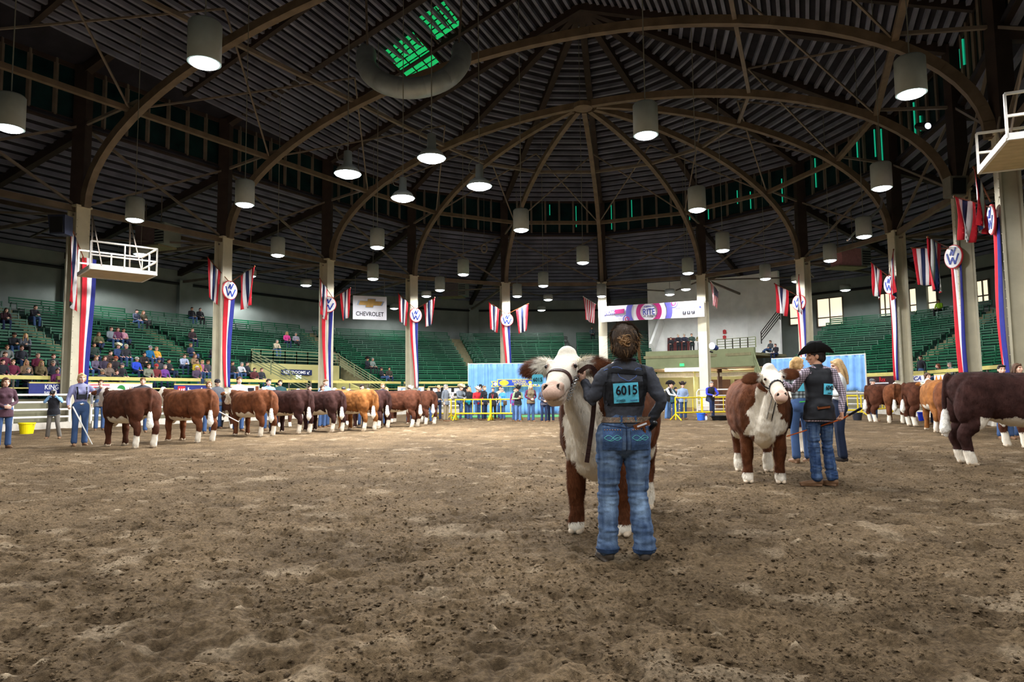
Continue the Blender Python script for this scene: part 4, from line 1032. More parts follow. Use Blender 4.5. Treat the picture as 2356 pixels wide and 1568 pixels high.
# ---------------------------------------------------------------- curtains
def curtain(a, b, h0, h1, label, seed, hang=None):
    a, b = Vector(a), Vector(b); L = (b - a).length; d = (b - a).normalized(); n_ = Vector((d.y, -d.x, 0))
    g = root('curtain', a.lerp(b, .5), label=label, cat='curtain')
    rs = random.Random(seed); np_ = max(1, round(L / 1.3))
    for k in range(np_):
        rows_ = []
        c0, c1 = k / np_, (k + 1) / np_; M_ = 26; ph = rs.uniform(0, 6); fq = rs.uniform(2.6, 3.6)
        for t in range(9):
            tt = t / 8; row = []
            for j in range(M_ + 1):
                s = j / M_; am = .055 + .05 * tt
                zt = h1 + .0 * s; zb = h0 if not hang else hang(c0 + (c1 - c0) * s)
                row.append(a.lerp(b, c0 + (c1 - c0) * s) + n_ * (am * math.sin(2 * PI * fq * s + ph + tt * .6) + .03 * math.sin(2 * PI * fq * 2.3 * s + ph * 2) + .12 * max(0, tt - .8) * (2 + math.sin(8 * s))) + Vector((0, 0, zt + (zb - zt) * tt)))
            rows_.append(row)
        mb = MB(); mb.sheet(rows_, .01, n_); part('drape', mb, m_curtain, g, smooth=True)
    mb = MB(); mb.bar(a + Vector((0, 0, h1 + .02)), b + Vector((0, 0, h1 + .02)), .04, .04); part('top_pole', mb, m_whitepipe, g)
    for p in (a, b): mb = MB(); mb.bar(Vector((p.x, p.y, 0)), p + Vector((0, 0, h1 + .06)), .05, .05, up=(1, 0, 0)); part('upright_pole', mb, m_whitepipe, g)
curtain((-2.58, 40, 0), (3.3, 40.3, 0), .08, 3.03, 'tall light blue curtain behind the fence visitors and sign', 4)
pa, pb = P(1776, 826, 38.5), P(1990, 813, 34.5); pa.z = pb.z = 0
curtain(pa, pb, .9, 3.06, 'light blue curtain behind the cowboy and the white cattle', 8, hang=lambda s: 1.0 + .25 * math.sin(9 * s))
mb = MB(); mb.box((.3, 38.2, .02), (7.2, 3.2, .05)); single('green_mat', mb, M('turf_mat', (96, 170, 104), .9, noise=(20, .15)), 'bright green turf mat before the blue curtain', 'mat')

# ---------------------------------------------------------------- white arena fence around the ring and yellow crowd barriers
def fence(x0, x1, label, gap=2.4, r=15.85):
    g = root('arena_fence', ringpt((x0 + x1) / 2, r, 0), label=label, cat='fence', group='white pipe fence around the ring')
    A, B_ = ringpt(x0, r, 0), ringpt(x1, r, 0); n = max(1, round((B_ - A).length / gap))
    mb = MB(); mb.bar(A + Vector((0, 0, .13)), B_ + Vector((0, 0, .13)), .25, .3); part('curb', mb, m_curb, g)
    for z in (.5, .8, 1.1, 1.4): mb = MB(); mb.tube([A + Vector((0, 0, z)), B_ + Vector((0, 0, z))], [.045], seg=8, side=(0, 0, 1)); part('rail', mb, m_whitepipe, g)
    for k in range(n + 1): p = A.lerp(B_, k / n); mb = MB(); mb.tube([p + Vector((0, 0, .2)), p + Vector((0, 0, 1.42))], [.05], seg=8); part('post', mb, m_whitepipe, g)
for i, w_ in ((1, 'left of the first column, behind the woman in purple'), (2, 'between the first and second columns, behind the leading cows'), (3, 'between the second and third columns'), (4, 'between the third and fourth columns'), (5, 'between the fourth and fifth columns'),
             (9, 'between the eighth and ninth columns, under the curtain'), (10, 'between the ninth and tenth columns'), (11, 'between the tenth and eleventh columns')):
    fence(i + .06, i + .94, 'white pipe fence panel ' + w_)
fence(6.06, 6.8, 'white pipe fence panel right of the fifth column'); fence(8.55, 8.94, 'white pipe fence panel left of the eighth column')
for k, (px0, px1, Y) in enumerate(((1604, 1682, 41), (1520, 1566, 43))):
    a, b = G(px0, 930), G(px1, 930); a = P(px0, 930, Y); b = P(px1, 930, Y); a.z = b.z = 0
    g = root('gate_panel', a.lerp(b, .5), label=('white round cornered gate behind the man in blue shirt', 'low white slatted gate behind the men in black hats')[k], cat='gate')
    mb = MB(); mb.tube([a + Vector((0, 0, .1)), a + Vector((0, 0, 1.25)), a.lerp(b, .05) + Vector((0, 0, 1.4)), a.lerp(b, .95) + Vector((0, 0, 1.4)), b + Vector((0, 0, 1.25)), b + Vector((0, 0, .1))], [.04], seg=8, side=(0, 1, 0)); part('gate_frame', mb, m_whitepipe, g)
    for z in (.25, .5, .75, 1.05): mb = MB(); mb.bar(a + Vector((0, 0, z)), b + Vector((0, 0, z)), .05, .05); part('rail', mb, m_whitepipe, g)
    if k: 
        for q in range(9): mb = MB(); p = a.lerp(b, q / 8); mb.box(p + Vector((0, 0, .55)), (.07, .05, .9)); part('slat', mb, m_whitepipe, g)
def barrier(a, b, label, h=1.0, foot=True):
    a, b = Vector(a), Vector(b); d = (b - a).normalized(); n_ = Vector((-d.y, d.x, 0))
    g = root('crowd_barrier', a.lerp(b, .5), label=label, cat='barrier', group='yellow crowd barriers')
    for z in (.34, h): mb = MB(); mb.tube([a + Vector((0, 0, z)), b + Vector((0, 0, z))], [.03 if z > .5 else .035], seg=8, side=(0, 0, 1)); part('rail', mb, m_yellow, g)
    n = max(3, int((b - a).length / .42))
    for k in range(n + 1): p = a.lerp(b, k / n); mb = MB(); e_ = k in (0, n); mb.tube([p + Vector((0, 0, .05 if e_ else .34)), p + Vector((0, 0, h))], [.03 if e_ else .017], seg=6); part('post' if e_ else 'bar', mb, m_yellow, g)
    for p in (a, b): mb = MB(); mb.tube([p - n_ * .35 + Vector((0, 0, .03)), p + Vector((0, 0, .3)), p + n_ * .35 + Vector((0, 0, .03))], [.03], seg=6); part('foot', mb, m_yellow, g)
y0 = G(1043, 968)
barrier(G(1000, 966), G(1038, 967), 'yellow crowd barrier before the man in tan hat')
barrier(G(1048, 967), G(1128, 967), 'yellow crowd barrier under the man in red jacket'); barrier(G(1130, 967), G(1198, 967), 'yellow crowd barrier before the woman in light blue')
barrier(G(1555, 967), G(1615, 965), 'yellow crowd barrier before the man in light blue shirt'); barrier(G(1617, 965), G(1690, 964), 'yellow crowd barrier before the man leaning in black vest')
barrier(G(1983, 960), G(2062, 953), 'yellow crowd barrier behind the far right heifers'); barrier(G(2064, 953), G(2150, 948), 'yellow crowd barrier behind the blue bucket at right'); barrier(G(1905, 960), G(1975, 960), 'yellow crowd barrier behind the blonde woman in white')

# ---------------------------------------------------------------- railed platforms on the columns
def platform(corner, ex, ey, lx, ly, label, n_pl, h=1.05):
    ex, ey = Vector(ex).normalized(), Vector(ey).normalized(); c0 = Vector(corner); Z = Vector((0, 0, 1))
    g = root('railed_platform', c0 + ex * lx / 2 + ey * ly / 2, label=label, cat='platform')
    for k in range(n_pl):
        mb = MB(); w_ = ly / n_pl; mb.bar(c0 + ey * w_ * (k + .5), c0 + ex * lx + ey * w_ * (k + .5), w_ - .012, .05); part('plank', mb, M('platform_tan', (196, 176, 138), .7, noise=(3, .1)), g)
    m_ = m_whitepipe
    C4 = [c0, c0 + ex * lx, c0 + ex * lx + ey * ly, c0 + ey * ly]
    for a, b in zip(C4, C4[1:] + C4[:1]): mb = MB(); mb.bar(a + Z * .03, b + Z * .03, .07, .16); part('edge_beam', mb, m_, g)
    for a, b in zip(C4[:3], C4[1:]):
        for z in (.52, h): mb = MB(); mb.bar(a + Z * z, b + Z * z, .06, .06); part('rail', mb, m_, g)
        for t in (0, .5, 1): p = a.lerp(b, t); mb = MB(); mb.bar(p, p + Z * h, .07, .05, up=ex); part('post', mb, m_, g)
    for t in (.2, .8): p = c0 + ex * lx * t + ey * ly; mb = MB(); mb.bar(p, p + Z * 2.6 + ey * .2, .06, .06, up=ex); mb.bar(p - ey * ly * .9, p + Z * 2.6 + ey * .2, .04, .04, up=ex); part('hanger', mb, m_greysteel, g)
pc = N(2, R, 0)
a, b = P(207, 612, 26.0), P(360, 634, 27.6); a.z = b.z = (a.z + b.z) / 2 
d = (b - a).normalized()
platform(a, d, (-d.y, d.x, 0), (b - a).length, 2.2, 'cream railed platform fixed at the left ribbon column', 8)
pc = N(12, R, 0)
a, b = P(2262, 396, 17.5), P(2262 , 310, 21.5); z = 6.95
a = G(2252, 396, z); b2 = G(2318, 318, z); d = Vector((b2 - a)); d.z = 0; d.normalize(); e = Vector((-d.y, d.x, 0))
platform(a, e, d, 2.6, (b2 - a).length, 'cream railed platform cut by the upper right edge', 9)
mb = MB(); q = P(2300, 330, 18.4); mb.tube([P(2300, 270, 18), P(2296, 300, 18), P(2305, 340, 18), P(2300, 362, 18)], [.03], seg=6, sub=3); single('hanging_chain', mb, m_greysteel, 'loose grey chain hanging through the right railed platform', 'chain')
# ================================================================== people
Zv = Vector((0, 0, 1))
def RX(a): return Matrix.Rotation(a, 3, 'X')
def RZ(a): return Matrix.Rotation(a, 3, 'Z')

def add_hand(mb, w_, d, n, sgn, s=1.0, curl=.5, r=.0098, spread=.02):
    """palm, four unequal fingers and a thumb; n is the way the palm looks, sgn +1 right hand, -1 left"""
    w_, d = Vector(w_), Vector(d).normalized(); n = perp(d, Vector(n)); sd = d.cross(n) * sgn
    mb.tube([w_ - d * .02 * s, w_ + d * .03 * s, w_ + d * .08 * s], [(.027 * s, .02 * s), (.038 * s, .017 * s), (.04 * s, .014 * s)], seg=10, side=sd)
    for i, L in enumerate((.072, .082, .077, .060)):
        p = w_ + d * .078 * s + sd * (.03 - spread * i) * s; pts = [p]; a = 0
        for k, f in enumerate((.44, .32, .24)):
            a += curl * (.8 + .25 * k); p = p + (d * math.cos(a) + n * math.sin(a)) * L * f * s; pts.append(p)
        mb.tube(pts, [r * s, r * s, r * .95 * s, r * .85 * s], seg=8)
    p = w_ + d * .022 * s + sd * .028 * s
    q = p + (d * .55 + sd * .75 + n * .3).normalized() * .042 * s; e = q + (d * .8 + sd * .1 + n * (.3 + .5 * curl)).normalized() * .034 * s
    mb.tube([p, q, e], [r * 1.3 * s, r * 1.15 * s, r * s], seg=8)

def pose(**k):
    J = dict(Pl=(0, 0, .95), Nk=(0, .02, 1.47), Hd=(0, -.005, 1.60), yaw=0, pitch=0,
             hipL=(.088, 0, .93), kneeL=(.1, -.015, .5), ankL=(.105, .02, .09), hipR=(-.088, 0, .93), kneeR=(-.1, -.015, .5), ankR=(-.105, .02, .09), toeL=.12, toeR=-.12,
             shL=(.178, .02, 1.388), elL=(.235, .05, 1.13), wrL=(.245, -.04, .89), hdL=(0, -.15, -1), hnL=(-1, 0, 0),
             shR=(-.178, .02, 1.388), elR=(-.235, .05, 1.13), wrR=(-.245, -.04, .89), hdR=(0, -.15, -1), hnR=(1, 0, 0), curlL=.35, curlR=.35)
    J.update(k); return J
POSES = {
    'stand': pose(),
    'fold': pose(elL=(.25, .02, 1.13), wrL=(.05, -.2, 1.02), hdL=(-1, -.15, -.1), hnL=(0, 1, 0), elR=(-.25, .02, 1.13), wrR=(-.04, -.19, .99), hdR=(1, -.15, -.05), hnR=(0, 1, 0), curlL=.5, curlR=.5),
    'rail': pose(Nk=(0, -.12, 1.42), Hd=(0, -.19, 1.545), shL=(.178, -.1, 1.355), shR=(-.178, -.1, 1.355), elL=(.25, -.26, 1.13), wrL=(.06, -.43, 1.05), hdL=(-1, -.3, 0), hnL=(0, 0, -1), elR=(-.25, -.26, 1.13), wrR=(-.05, -.44, 1.07), hdR=(1, -.3, -.1), hnR=(0, 0, -1), curlL=.5, curlR=.5),
    'railfoot': pose(Nk=(0, -.12, 1.42), Hd=(0, -.19, 1.545), shL=(.178, -.1, 1.355), shR=(-.178, -.1, 1.355), elL=(.25, -.26, 1.13), wrL=(.06, -.43, 1.05), hdL=(-1, -.3, 0), hnL=(0, 0, -1), elR=(-.25, -.26, 1.13), wrR=(-.05, -.44, 1.07), hdR=(1, -.3, -.1), hnR=(0, 0, -1), curlL=.5, curlR=.5, kneeR=(-.12, -.36, .78), ankR=(-.11, -.32, .42)),
    'phone': pose(elL=(.25, .02, 1.14), wrL=(.06, -.24, 1.18), hdL=(-.5, -.5, .5), hnL=(-.2, .8, .5), elR=(-.24, .04, 1.13), wrR=(-.08, -.22, 1.12), hdR=(.8, -.5, .2), hnR=(0, .6, .6), pitch=.3, curlL=.8, curlR=.6),
    'camera': pose(elL=(.26, -.1, 1.26), wrL=(.07, -.2, 1.5), hdL=(-.35, -.2, .6), hnL=(-.4, .6, 0), elR=(-.26, -.1, 1.26), wrR=(-.08, -.2, 1.5), hdR=(.35, -.2, .6), hnR=(.4, .6, 0), curlL=.8, curlR=.8, kneeL=(.14, -.05, .5), ankL=(.2, .02, .09), kneeR=(-.13, -.02, .5), ankR=(-.17, .06, .09), Nk=(0, -.06, 1.45), Hd=(0, -.09, 1.575)),
    'lead': pose(elL=(.22, -.1, 1.13), wrL=(.14, -.34, 1.22), hdL=(-.1, -.9, .4), hnL=(-1, 0, -.2), curlL=1.1, elR=(-.3, -.02, 1.2), wrR=(-.34, -.28, 1.36), hdR=(-.1, -.8, .5), hnR=(1, 0, -.2), curlR=1.1),
    'leadlow': pose(elL=(.30, -.06, 1.22), wrL=(.34, -.3, 1.36), hdL=(.1, -.8, .5), hnL=(-1, 0, -.2), curlL=1.1, elR=(-.26, -.02, 1.12), wrR=(-.29, -.2, .95), hdR=(0, -.7, -.6), hnR=(1, 0, 0), curlR=1.1),
    'paper': pose(elL=(.25, .02, 1.14), wrL=(.12, -.25, 1.12), hdL=(-.6, -.8, .1), hnL=(-.2, .5, .8), curlL=.6, yaw=.2),
    'sit': pose(Pl=(0, .0, .09), Nk=(0, -.03, .60), Hd=(0, -.07, .73), hipL=(.09, 0, .08), kneeL=(.13, -.43, .11), ankL=(.12, -.43, -.32), hipR=(-.09, 0, .08), kneeR=(-.13, -.43, .11), ankR=(-.12, -.45, -.32), shL=(.178, -.02, .535), shR=(-.178, -.02, .535),
                elL=(.23, -.1, .29), wrL=(.1, -.33, .19), hdL=(-.3, -1, -.1), hnL=(0, 0, -1), elR=(-.23, -.1, .29), wrR=(-.1, -.33, .19), hdR=(.3, -1, -.1), hnR=(0, 0, -1)),
    'sitlean': pose(Pl=(0, .0, .09), Nk=(0, -.2, .55), Hd=(0, -.28, .67), hipL=(.09, 0, .08), kneeL=(.15, -.42, .11), ankL=(.15, -.40, -.32), hipR=(-.09, 0, .08), kneeR=(-.15, -.42, .11), ankR=(-.14, -.47, -.32), shL=(.178, -.19, .49), shR=(-.178, -.19, .49),
                elL=(.2, -.36, .24), wrL=(.04, -.5, .25), hdL=(-.5, -1, .1), hnL=(-.5, 0, -.5), elR=(-.2, -.36, .24), wrR=(-.04, -.5, .27), hdR=(.5, -1, .1), hnR=(.5, 0, -.5), curlL=.7, curlR=.7),
    'sitback': pose(Pl=(0, .0, .09), Nk=(0, .12, .59), Hd=(0, .10, .72), hipL=(.09, 0, .08), kneeL=(.05, -.44, .15), ankL=(-.12, -.62, -.05), hipR=(-.09, 0, .08), kneeR=(-.13, -.43, .11), ankR=(-.12, -.43, -.32), shL=(.178, .12, .525), shR=(-.178, .12, .525),
                elL=(.24, .06, .28), wrL=(.06, -.16, .27), hdL=(-1, -.2, 0), hnL=(0, 1, 0), elR=(-.24, .06, .28), wrR=(-.05, -.18, .25), hdR=(1, -.2, 0), hnR=(0, 1, 0)),
}
def head_frame(J): return Vector(J['Hd']), RZ(J['yaw']) @ RX(J['pitch'])

def build_person(J, vox=.013, fem=False, hem=.0, hi=False, vest=False, girth=1.0, hip=1.0):
    """skin, top, legs and boots meshes of a posed figure 1.72 m tall, facing local -Y"""
    V = {k: Vector(v) for k, v in J.items() if isinstance(v, tuple)}
    hd, hr = head_frame(J); out = {}
    up_ = (V['Nk'] - V['Pl']); g = girth
    sk = MB(); L = lambda p: hd + hr @ Vector(p)
    sk.ell(L((0, .012, .022)), (.073, .092, .096), hr); sk.ell(L((0, -.03, -.03)), (.058, .064, .085), hr); sk.ell(L((0, -.048, -.088)), (.036, .036, .028), hr)
    sk.tube([L((0, -.088, .016)), L((0, -.103, -.012)), L((0, -.112, -.032))], [.009, .012, .014], seg=8)
    for s in (-1, 1):
        sk.ell(L((s * .074, .012, -.012)), (.011, .02, .032), hr); sk.tube([L((s * .012, -.09, .034)), L((s * .048, -.074, .032))], [.011, .009], seg=8); sk.ell(L((s * .045, -.066, -.022)), (.022, .02, .02), hr)
    sk.tube([L((-.02, -.089, -.064)), L((0, -.096, -.062)), L((.02, -.089, -.064))], [.007, .010, .007], seg=8)
    sk.tube([V['Nk'] - up_ * .08, V['Nk'] + Zv * .02, L((0, .02, -.075))], [.056, .053, .052] if not fem else [.05, .046, .046], seg=12)
    sk.tube([V['Pl'], V['Pl'].lerp(V['Nk'], .5), V['Nk'] - up_ * .1], [(.1, .07), (.1, .07), (.12, .07)], seg=12)
    for s, sg in (('L', -1), ('R', 1)):
        sk.tube([V['Nk'] - up_ * .12, V['sh' + s]], [.05, .035], seg=8); sk.tube([V['sh' + s], V['el' + s], V['wr' + s]], [.035, .032, .026], seg=10)
        add_hand(sk, V['wr' + s], V['hd' + s], V['hn' + s], sg, 1.0 if not fem else .93, J['curl' + s])
        hp, kn = V['hip' + s], V['knee' + s]; sk.tube([V['Pl'], hp, kn, V['ank' + s]], [.06, .06, .04, .035], seg=10)
    me = organic(sk, min(vox, .012) if not hi else .0065, 2 if not hi else 3)
    a = (coords(me) - np.array(hd)) @ np.array(hr)          # head-local
    t = np.ones((len(a), 3), np.float32)
    def spot(c, r, col, front=-.05):
        m = (((a - np.array(c)) / np.array(r)) ** 2).sum(1) < 1; m &= a[:, 1] < front; t[m] = col
    for s in (-1, 1): spot((s * .031, -.08, .011), (.017, .04, .010), (.16, .12, .10)); spot((s * .032, -.08, .034), (.022, .04, .007), (.4, .28, .2))
    spot((0, -.09, -.063), (.024, .04, .010), (.85, .50, .48))
    paint(me, t, 'Tint'); out['body'] = me
    # top: shirt or jacket
    ax = lambda f: V['Pl'] + up_ * f
    wst = .128 if fem else .142
    sv = V['shL'] - V['shR']
    st_ = [(-.16 + hem * 0 - hem, (.168 if fem else .162) + (.024 if hem > .1 else 0), .118 + (.02 if hem > .1 else 0)), (-.08, (.168 if fem else .162) + (.02 if hem > .1 else 0), .118 + (.016 if hem > .1 else 0)), (.02, .166 if fem else .158, .116), (.22, wst, .098), (.45, .152, .112 if fem else .108), (.66, .172, .118), (.84, .168, .098), (.95, .10, .072), (1.03, .064, .062)]
    if hem < 0: st_ = st_[1:]
    tp = MB(); tp.tube([ax(f) for f, _, _ in st_], [(x * g, y * g) for _, x, y in st_], seg=20, side=sv, sub=3, cap=False)
    if fem:
        for s in (-1, 1): c = ax(.62) + sv.normalized() * s * .075; tp.ell(c + (sv.cross(up_).normalized() * .085) * (1 if sv.cross(up_).y < 0 else -1), (.062, .058, .06))
    for s in ('L', 'R'):
        tp.tube([ax(.84).lerp(V['sh' + s], .55), V['sh' + s], V['sh' + s].lerp(V['el' + s], .5), V['el' + s], V['el' + s].lerp(V['wr' + s], .45), V['wr' + s].lerp(V['el' + s], .06)],
                [.060, .057 * g, .053 * g, .046 * g, .041, .034], seg=14, sub=2)
        tp.tube([V['Nk'] - up_ * .02, V['Nk'].lerp(V['sh' + s], .5) - up_ * .02, V['sh' + s]], [.05, .05, .05], seg=12)
    me = organic(tp, vox, 3); out['shirt'] = me
    if vest:
        vt = MB(); vs = [(-.12 - hem, .204, .152), (.02, .194, .146), (.22, wst + .022, .116), (.45, .168, .126), (.66, .186, .132), (.84, .172, .112), (.93, .13, .088)]
        vt.tube([ax(f) for f, _, _ in vs], [(x * g, y * g) for _, x, y in vs], seg=22, side=sv, sub=3, cap=False)
        for s in ('L', 'R'): vt.tube([ax(.86).lerp(V['sh' + s], .3), V['sh' + s].lerp(ax(.86), .42)], [.068, .07], seg=14)
        if fem:
            for s in (-1, 1): vt.ell(ax(.62) + sv.normalized() * s * .075 + Vector((0, -.1, 0)), (.075, .068, .075))
        vt.tube([ax(.88), ax(1.06)], [(.085, .08), (.068, .066)], seg=16, side=sv, cap=False)
        out['vest'] = organic(vt, vox, 3)
    # jeans
    jn = MB(); hw = (.178 if fem else .165) * hip
    jn.tube([ax(.16), ax(.02), V['Pl'] - Zv * .02 - up_.normalized() * .05], [(wst * 1.05, .105), (hw, .122), (hw * .98, .12)], seg=20, side=sv, sub=3)
    for s in ('L', 'R'):
        h, k, n_ = V['hip' + s], V['knee' + s], V['ank' + s]
        kd = (n_ - k)
        jn.tube([h + (h - k) * .02, h.lerp(k, .3), h.lerp(k, .72), k, k.lerp(n_, .4), k.lerp(n_, .85), n_ - kd.normalized() * .025], [(.098 if fem else .092) * hip, (.093 if fem else .088) * hip, *[q * (1 + (hip - 1) * 1.5) for q in (.073, .066, .066, .067, .071)]], seg=16, sub=2, cap=True)
        if fem: jn.ell(h + Vector((0, .045, -.03)), (.085 * hip, .08, .095))
    me = organic(jn, vox, 3); out['jeans'] = me
    bt = MB()
    for s in ('L', 'R'):
        n_ = V['ank' + s]; f = RZ(J['toe' + s]) @ Vector((0, -1, 0)); dn = Vector((0, 0, -1)) 
        bt.tube([n_ + dn * .04 - f * .035, n_ + dn * .05 + f * .06, n_ + dn * .055 + f * .14, n_ + dn * .06 + f * .19], [(.036, .042), (.042, .036), (.042, .028), (.028, .02)], seg=12, side=f.cross(Zv))
        bt.tube([n_ + Zv * .06, n_ + dn * .02], [.048, .046], seg=12); bt.box(n_ + dn * .082 + f * .07, (.075, .25, .016), RZ(J['toe' + s]))
    out['boots'] = organic(bt, max(.008, vox * .8), 2)
    return out

_hair = {}
def hair_mesh(style):
    if style in _hair: return _hair[style]
    mb = MB()
    mb.ell((0, .022, .036), (.081, .100, .092)); mb.ell((0, .05, -.02), (.074, .07, .075))
    if style == 'short': mb.tube([(-.06, -.045, .085), (0, -.075, .09), (.06, -.045, .085)], [.022, .03, .022], seg=8)
    if style in ('long', 'bun', 'pony'):
        mb.tube([(-.07, -.03, .06), (0, -.07, .088), (.07, -.03, .06)], [.022, .03, .022], seg=8)
        for s in (-1, 1): mb.tube([(s * .07, -.02, .05), (s * .08, .01, -.03), (s * .07, .03, -.07)], [.02, .02, .02], seg=8)
    if style == 'long':
        mb.tube([(0, .07, .03), (0, .095, -.08), (0, .10, -.2), (0, .09, -.32)], [(.078, .04), (.084, .042), (.082, .034), (.06, .02)], seg=14, sub=2)
        for s in (-1, 1): mb.tube([(s * .075, .0, .02), (s * .088, .02, -.1), (s * .09, .03, -.24)], [.024, .028, .018], seg=8)
    if style == 'bun': mb.ell((0, .125, .03), (.05, .045, .05))
    if style == 'pony': mb.tube([(0, .1, .05), (0, .15, .03), (0, .165, -.07), (0, .15, -.2)], [.026, .03, .032, .012], seg=10, sub=2)
    me = organic(mb, .011, 2); c = coords(me)
    d = (vnoise(c * np.array([1, 1, .25]), 70) - .5) * .008; c2 = c + normals(me) * d[:, None]; me.vertices.foreach_set('co', c2.astype(np.float32).ravel()); me.update()
    _hair[style] = me; return me
_hat = {}
def hat_mesh(style):
    if style in _hat: return _hat[style]
    mb = MB()
    if style == 'cowboy':
        for z0, S in ((0, 1),):
            rows_ = []
            for r in (.078, .11, .14, .165):
                row = []
                for k in range(33):
                    a = 2 * PI * k / 32; x, y = r * math.cos(a), r * 1.12 * math.sin(a); t = (r - .078) / .087
                    row.append((x * (1 - .12 * t * abs(math.cos(a))), y, .045 + .115 * t ** 1.6 * abs(math.cos(a)) ** 1.6 - .022 * t * abs(math.sin(a)) ** 2))
                rows_.append(row)
            mb.sheet(rows_, .006, (0, 0, -1))
        mb.tube([(0, 0, .04), (0, 0, .08), (0, 0, .13), (0, 0, .16)], [(.084, .102), (.083, .10), (.074, .092), (.05, .07)], seg=24, cap=False)
        for q in (-1, 1): mb.tube([(q * .034, .055, .158), (q * .03, -.04, .160), (q * .012, -.075, .148)], [.022, .02, .012], seg=8)
    elif style == 'cap':
        mb.lathe([(.088, .02), (.088, .05), (.078, .09), (.045, .118), (0, .125)], (0, .014, 0), 20)
        mb.sheet([[((j - 3) / 3 * .07 * (1 - .15 * i), -.075 - .03 * i * (1 - ((j - 3) / 3) ** 2 * .6), .035 - .006 * i) for j in range(7)] for i in range(4)], .006, (0, 0, -1))
    else:
        mb.lathe([(.088, .0), (.092, .03), (.085, .08), (.055, .118), (0, .13)], (0, .014, 0), 20)
    me = mb.mesh('hat', True); _hat[style] = me; return me
_pm = {}
SKINS = {'fair': (226, 180, 156), 'tan': (198, 146, 116), 'pink': (232, 176, 158)}
def m_skin(k): return M('skin_' + k, SKINS[k], .55, noise=(9, .05), attr='Tint', spec=.35)
def cloth(name, col, kind='plain'):
    if kind == 'denim': return denim(col)
    if kind == 'plain': return M('fabric_' + name, col, .85, noise=(14, .10), bump=(22, .35, .02), sheen=.1)
    key = ('plaid', name, col)
    if key in _mats: return _mats[key]
    m = M('plaid_' + name, col, .85, noise=(11, .12)); nt = m.node_tree; b = nt.nodes['Principled BSDF']; src = b.inputs['Base Color'].links[0].from_socket
    tc = nt.nodes['Texture Coordinate']
    prev = src
    sc_, dark = (34, .45) if kind == 'plaid' else (75, .5)
    for ax_ in ('X', 'Z'):
        wv = nt.nodes.new('ShaderNodeTexWave'); wv.bands_direction = ax_; wv.inputs['Scale'].default_value = sc_ / 6.28; wv.inputs['Distortion'].default_value = .4
        nt.links.new(tc.outputs['Object'], wv.inputs['Vector'])
        st = nt.nodes.new('ShaderNodeMapRange'); st.inputs[1].default_value = .35; st.inputs[2].default_value = .65; st.inputs[3].default_value = dark; st.inputs[4].default_value = 1.25
        nt.links.new(wv.outputs['Fac'], st.inputs[0]); ml = nt.nodes.new('ShaderNodeVectorMath'); ml.operation = 'MULTIPLY'
        nt.links.new(prev, ml.inputs[0]); nt.links.new(st.outputs[0], ml.inputs[1]); prev = ml.outputs[0]
    nt.links.new(prev, b.inputs['Base Color']); _mats[key] = m; return m
def denim(col): return M('denim', col, .9, noise=(3.2, .30), bump=(40, .3, .012))
JEANS, JEANSD, JEANSL = denim((62, 86, 126)), denim((38, 50, 80)), denim((104, 132, 172))
KHAKI, BLACKP, GREYP = cloth('khaki', (136, 122, 96)), cloth('black', (30, 30, 34)), cloth('grey_trousers', (104, 98, 90))
BOOT, BOOTD = M('boot_brown', (120, 88, 62), .6), M('boot_dark', (50, 42, 38), .6)
def person(loc, rz, pose_, height, label, top, vest=None, pants=None, boots=None, skin='fair', hair=None, hat=None, fem=False, hem=.12, group=None, girth=1.0, root_z=None):
    key = (pose_, fem, hem, bool(vest), girth)
    if key not in _pm: _pm[key] = build_person(POSES[pose_], .0155, fem, hem, False, bool(vest), girth)
    me = _pm[key]; s = height / 1.72
    r_ = root('person', loc, rz, label, 'person', group, scale=s)
    part('body', me['body'], m_skin(skin), r_, True); part('shirt', me['shirt'], top, r_, True); part('trousers', me['jeans'], pants or JEANS, r_, True); part('boots', me['boots'], boots or BOOT, r_, True)
    if vest: part('vest', me['vest'], vest, r_, True)
    hd, hr = head_frame(POSES[pose_]); mt = Matrix.Translation(hd) @ hr.to_4x4()
    if hair and hair[0] != 'bald':
        o = part('hair', hair_mesh(hair[0]), M('hair', hair[1], .6, noise=(40, .25)), r_, True); o.matrix_local = mt
    if hat:
        o = part('hat', hat_mesh(hat[0]), M('hat_felt', hat[1], .75, noise=(20, .08)), r_, True); o.matrix_local = mt @ Matrix.Translation((0, .006, .004)) @ Matrix.Diagonal((1.13, 1.18, 1.16, 1))
    return r_
BROWN, DARK, BLOND, GREY_, LBROWN = (82, 56, 38), (40, 30, 26), (196, 160, 104), (150, 146, 142), (122, 88, 58)

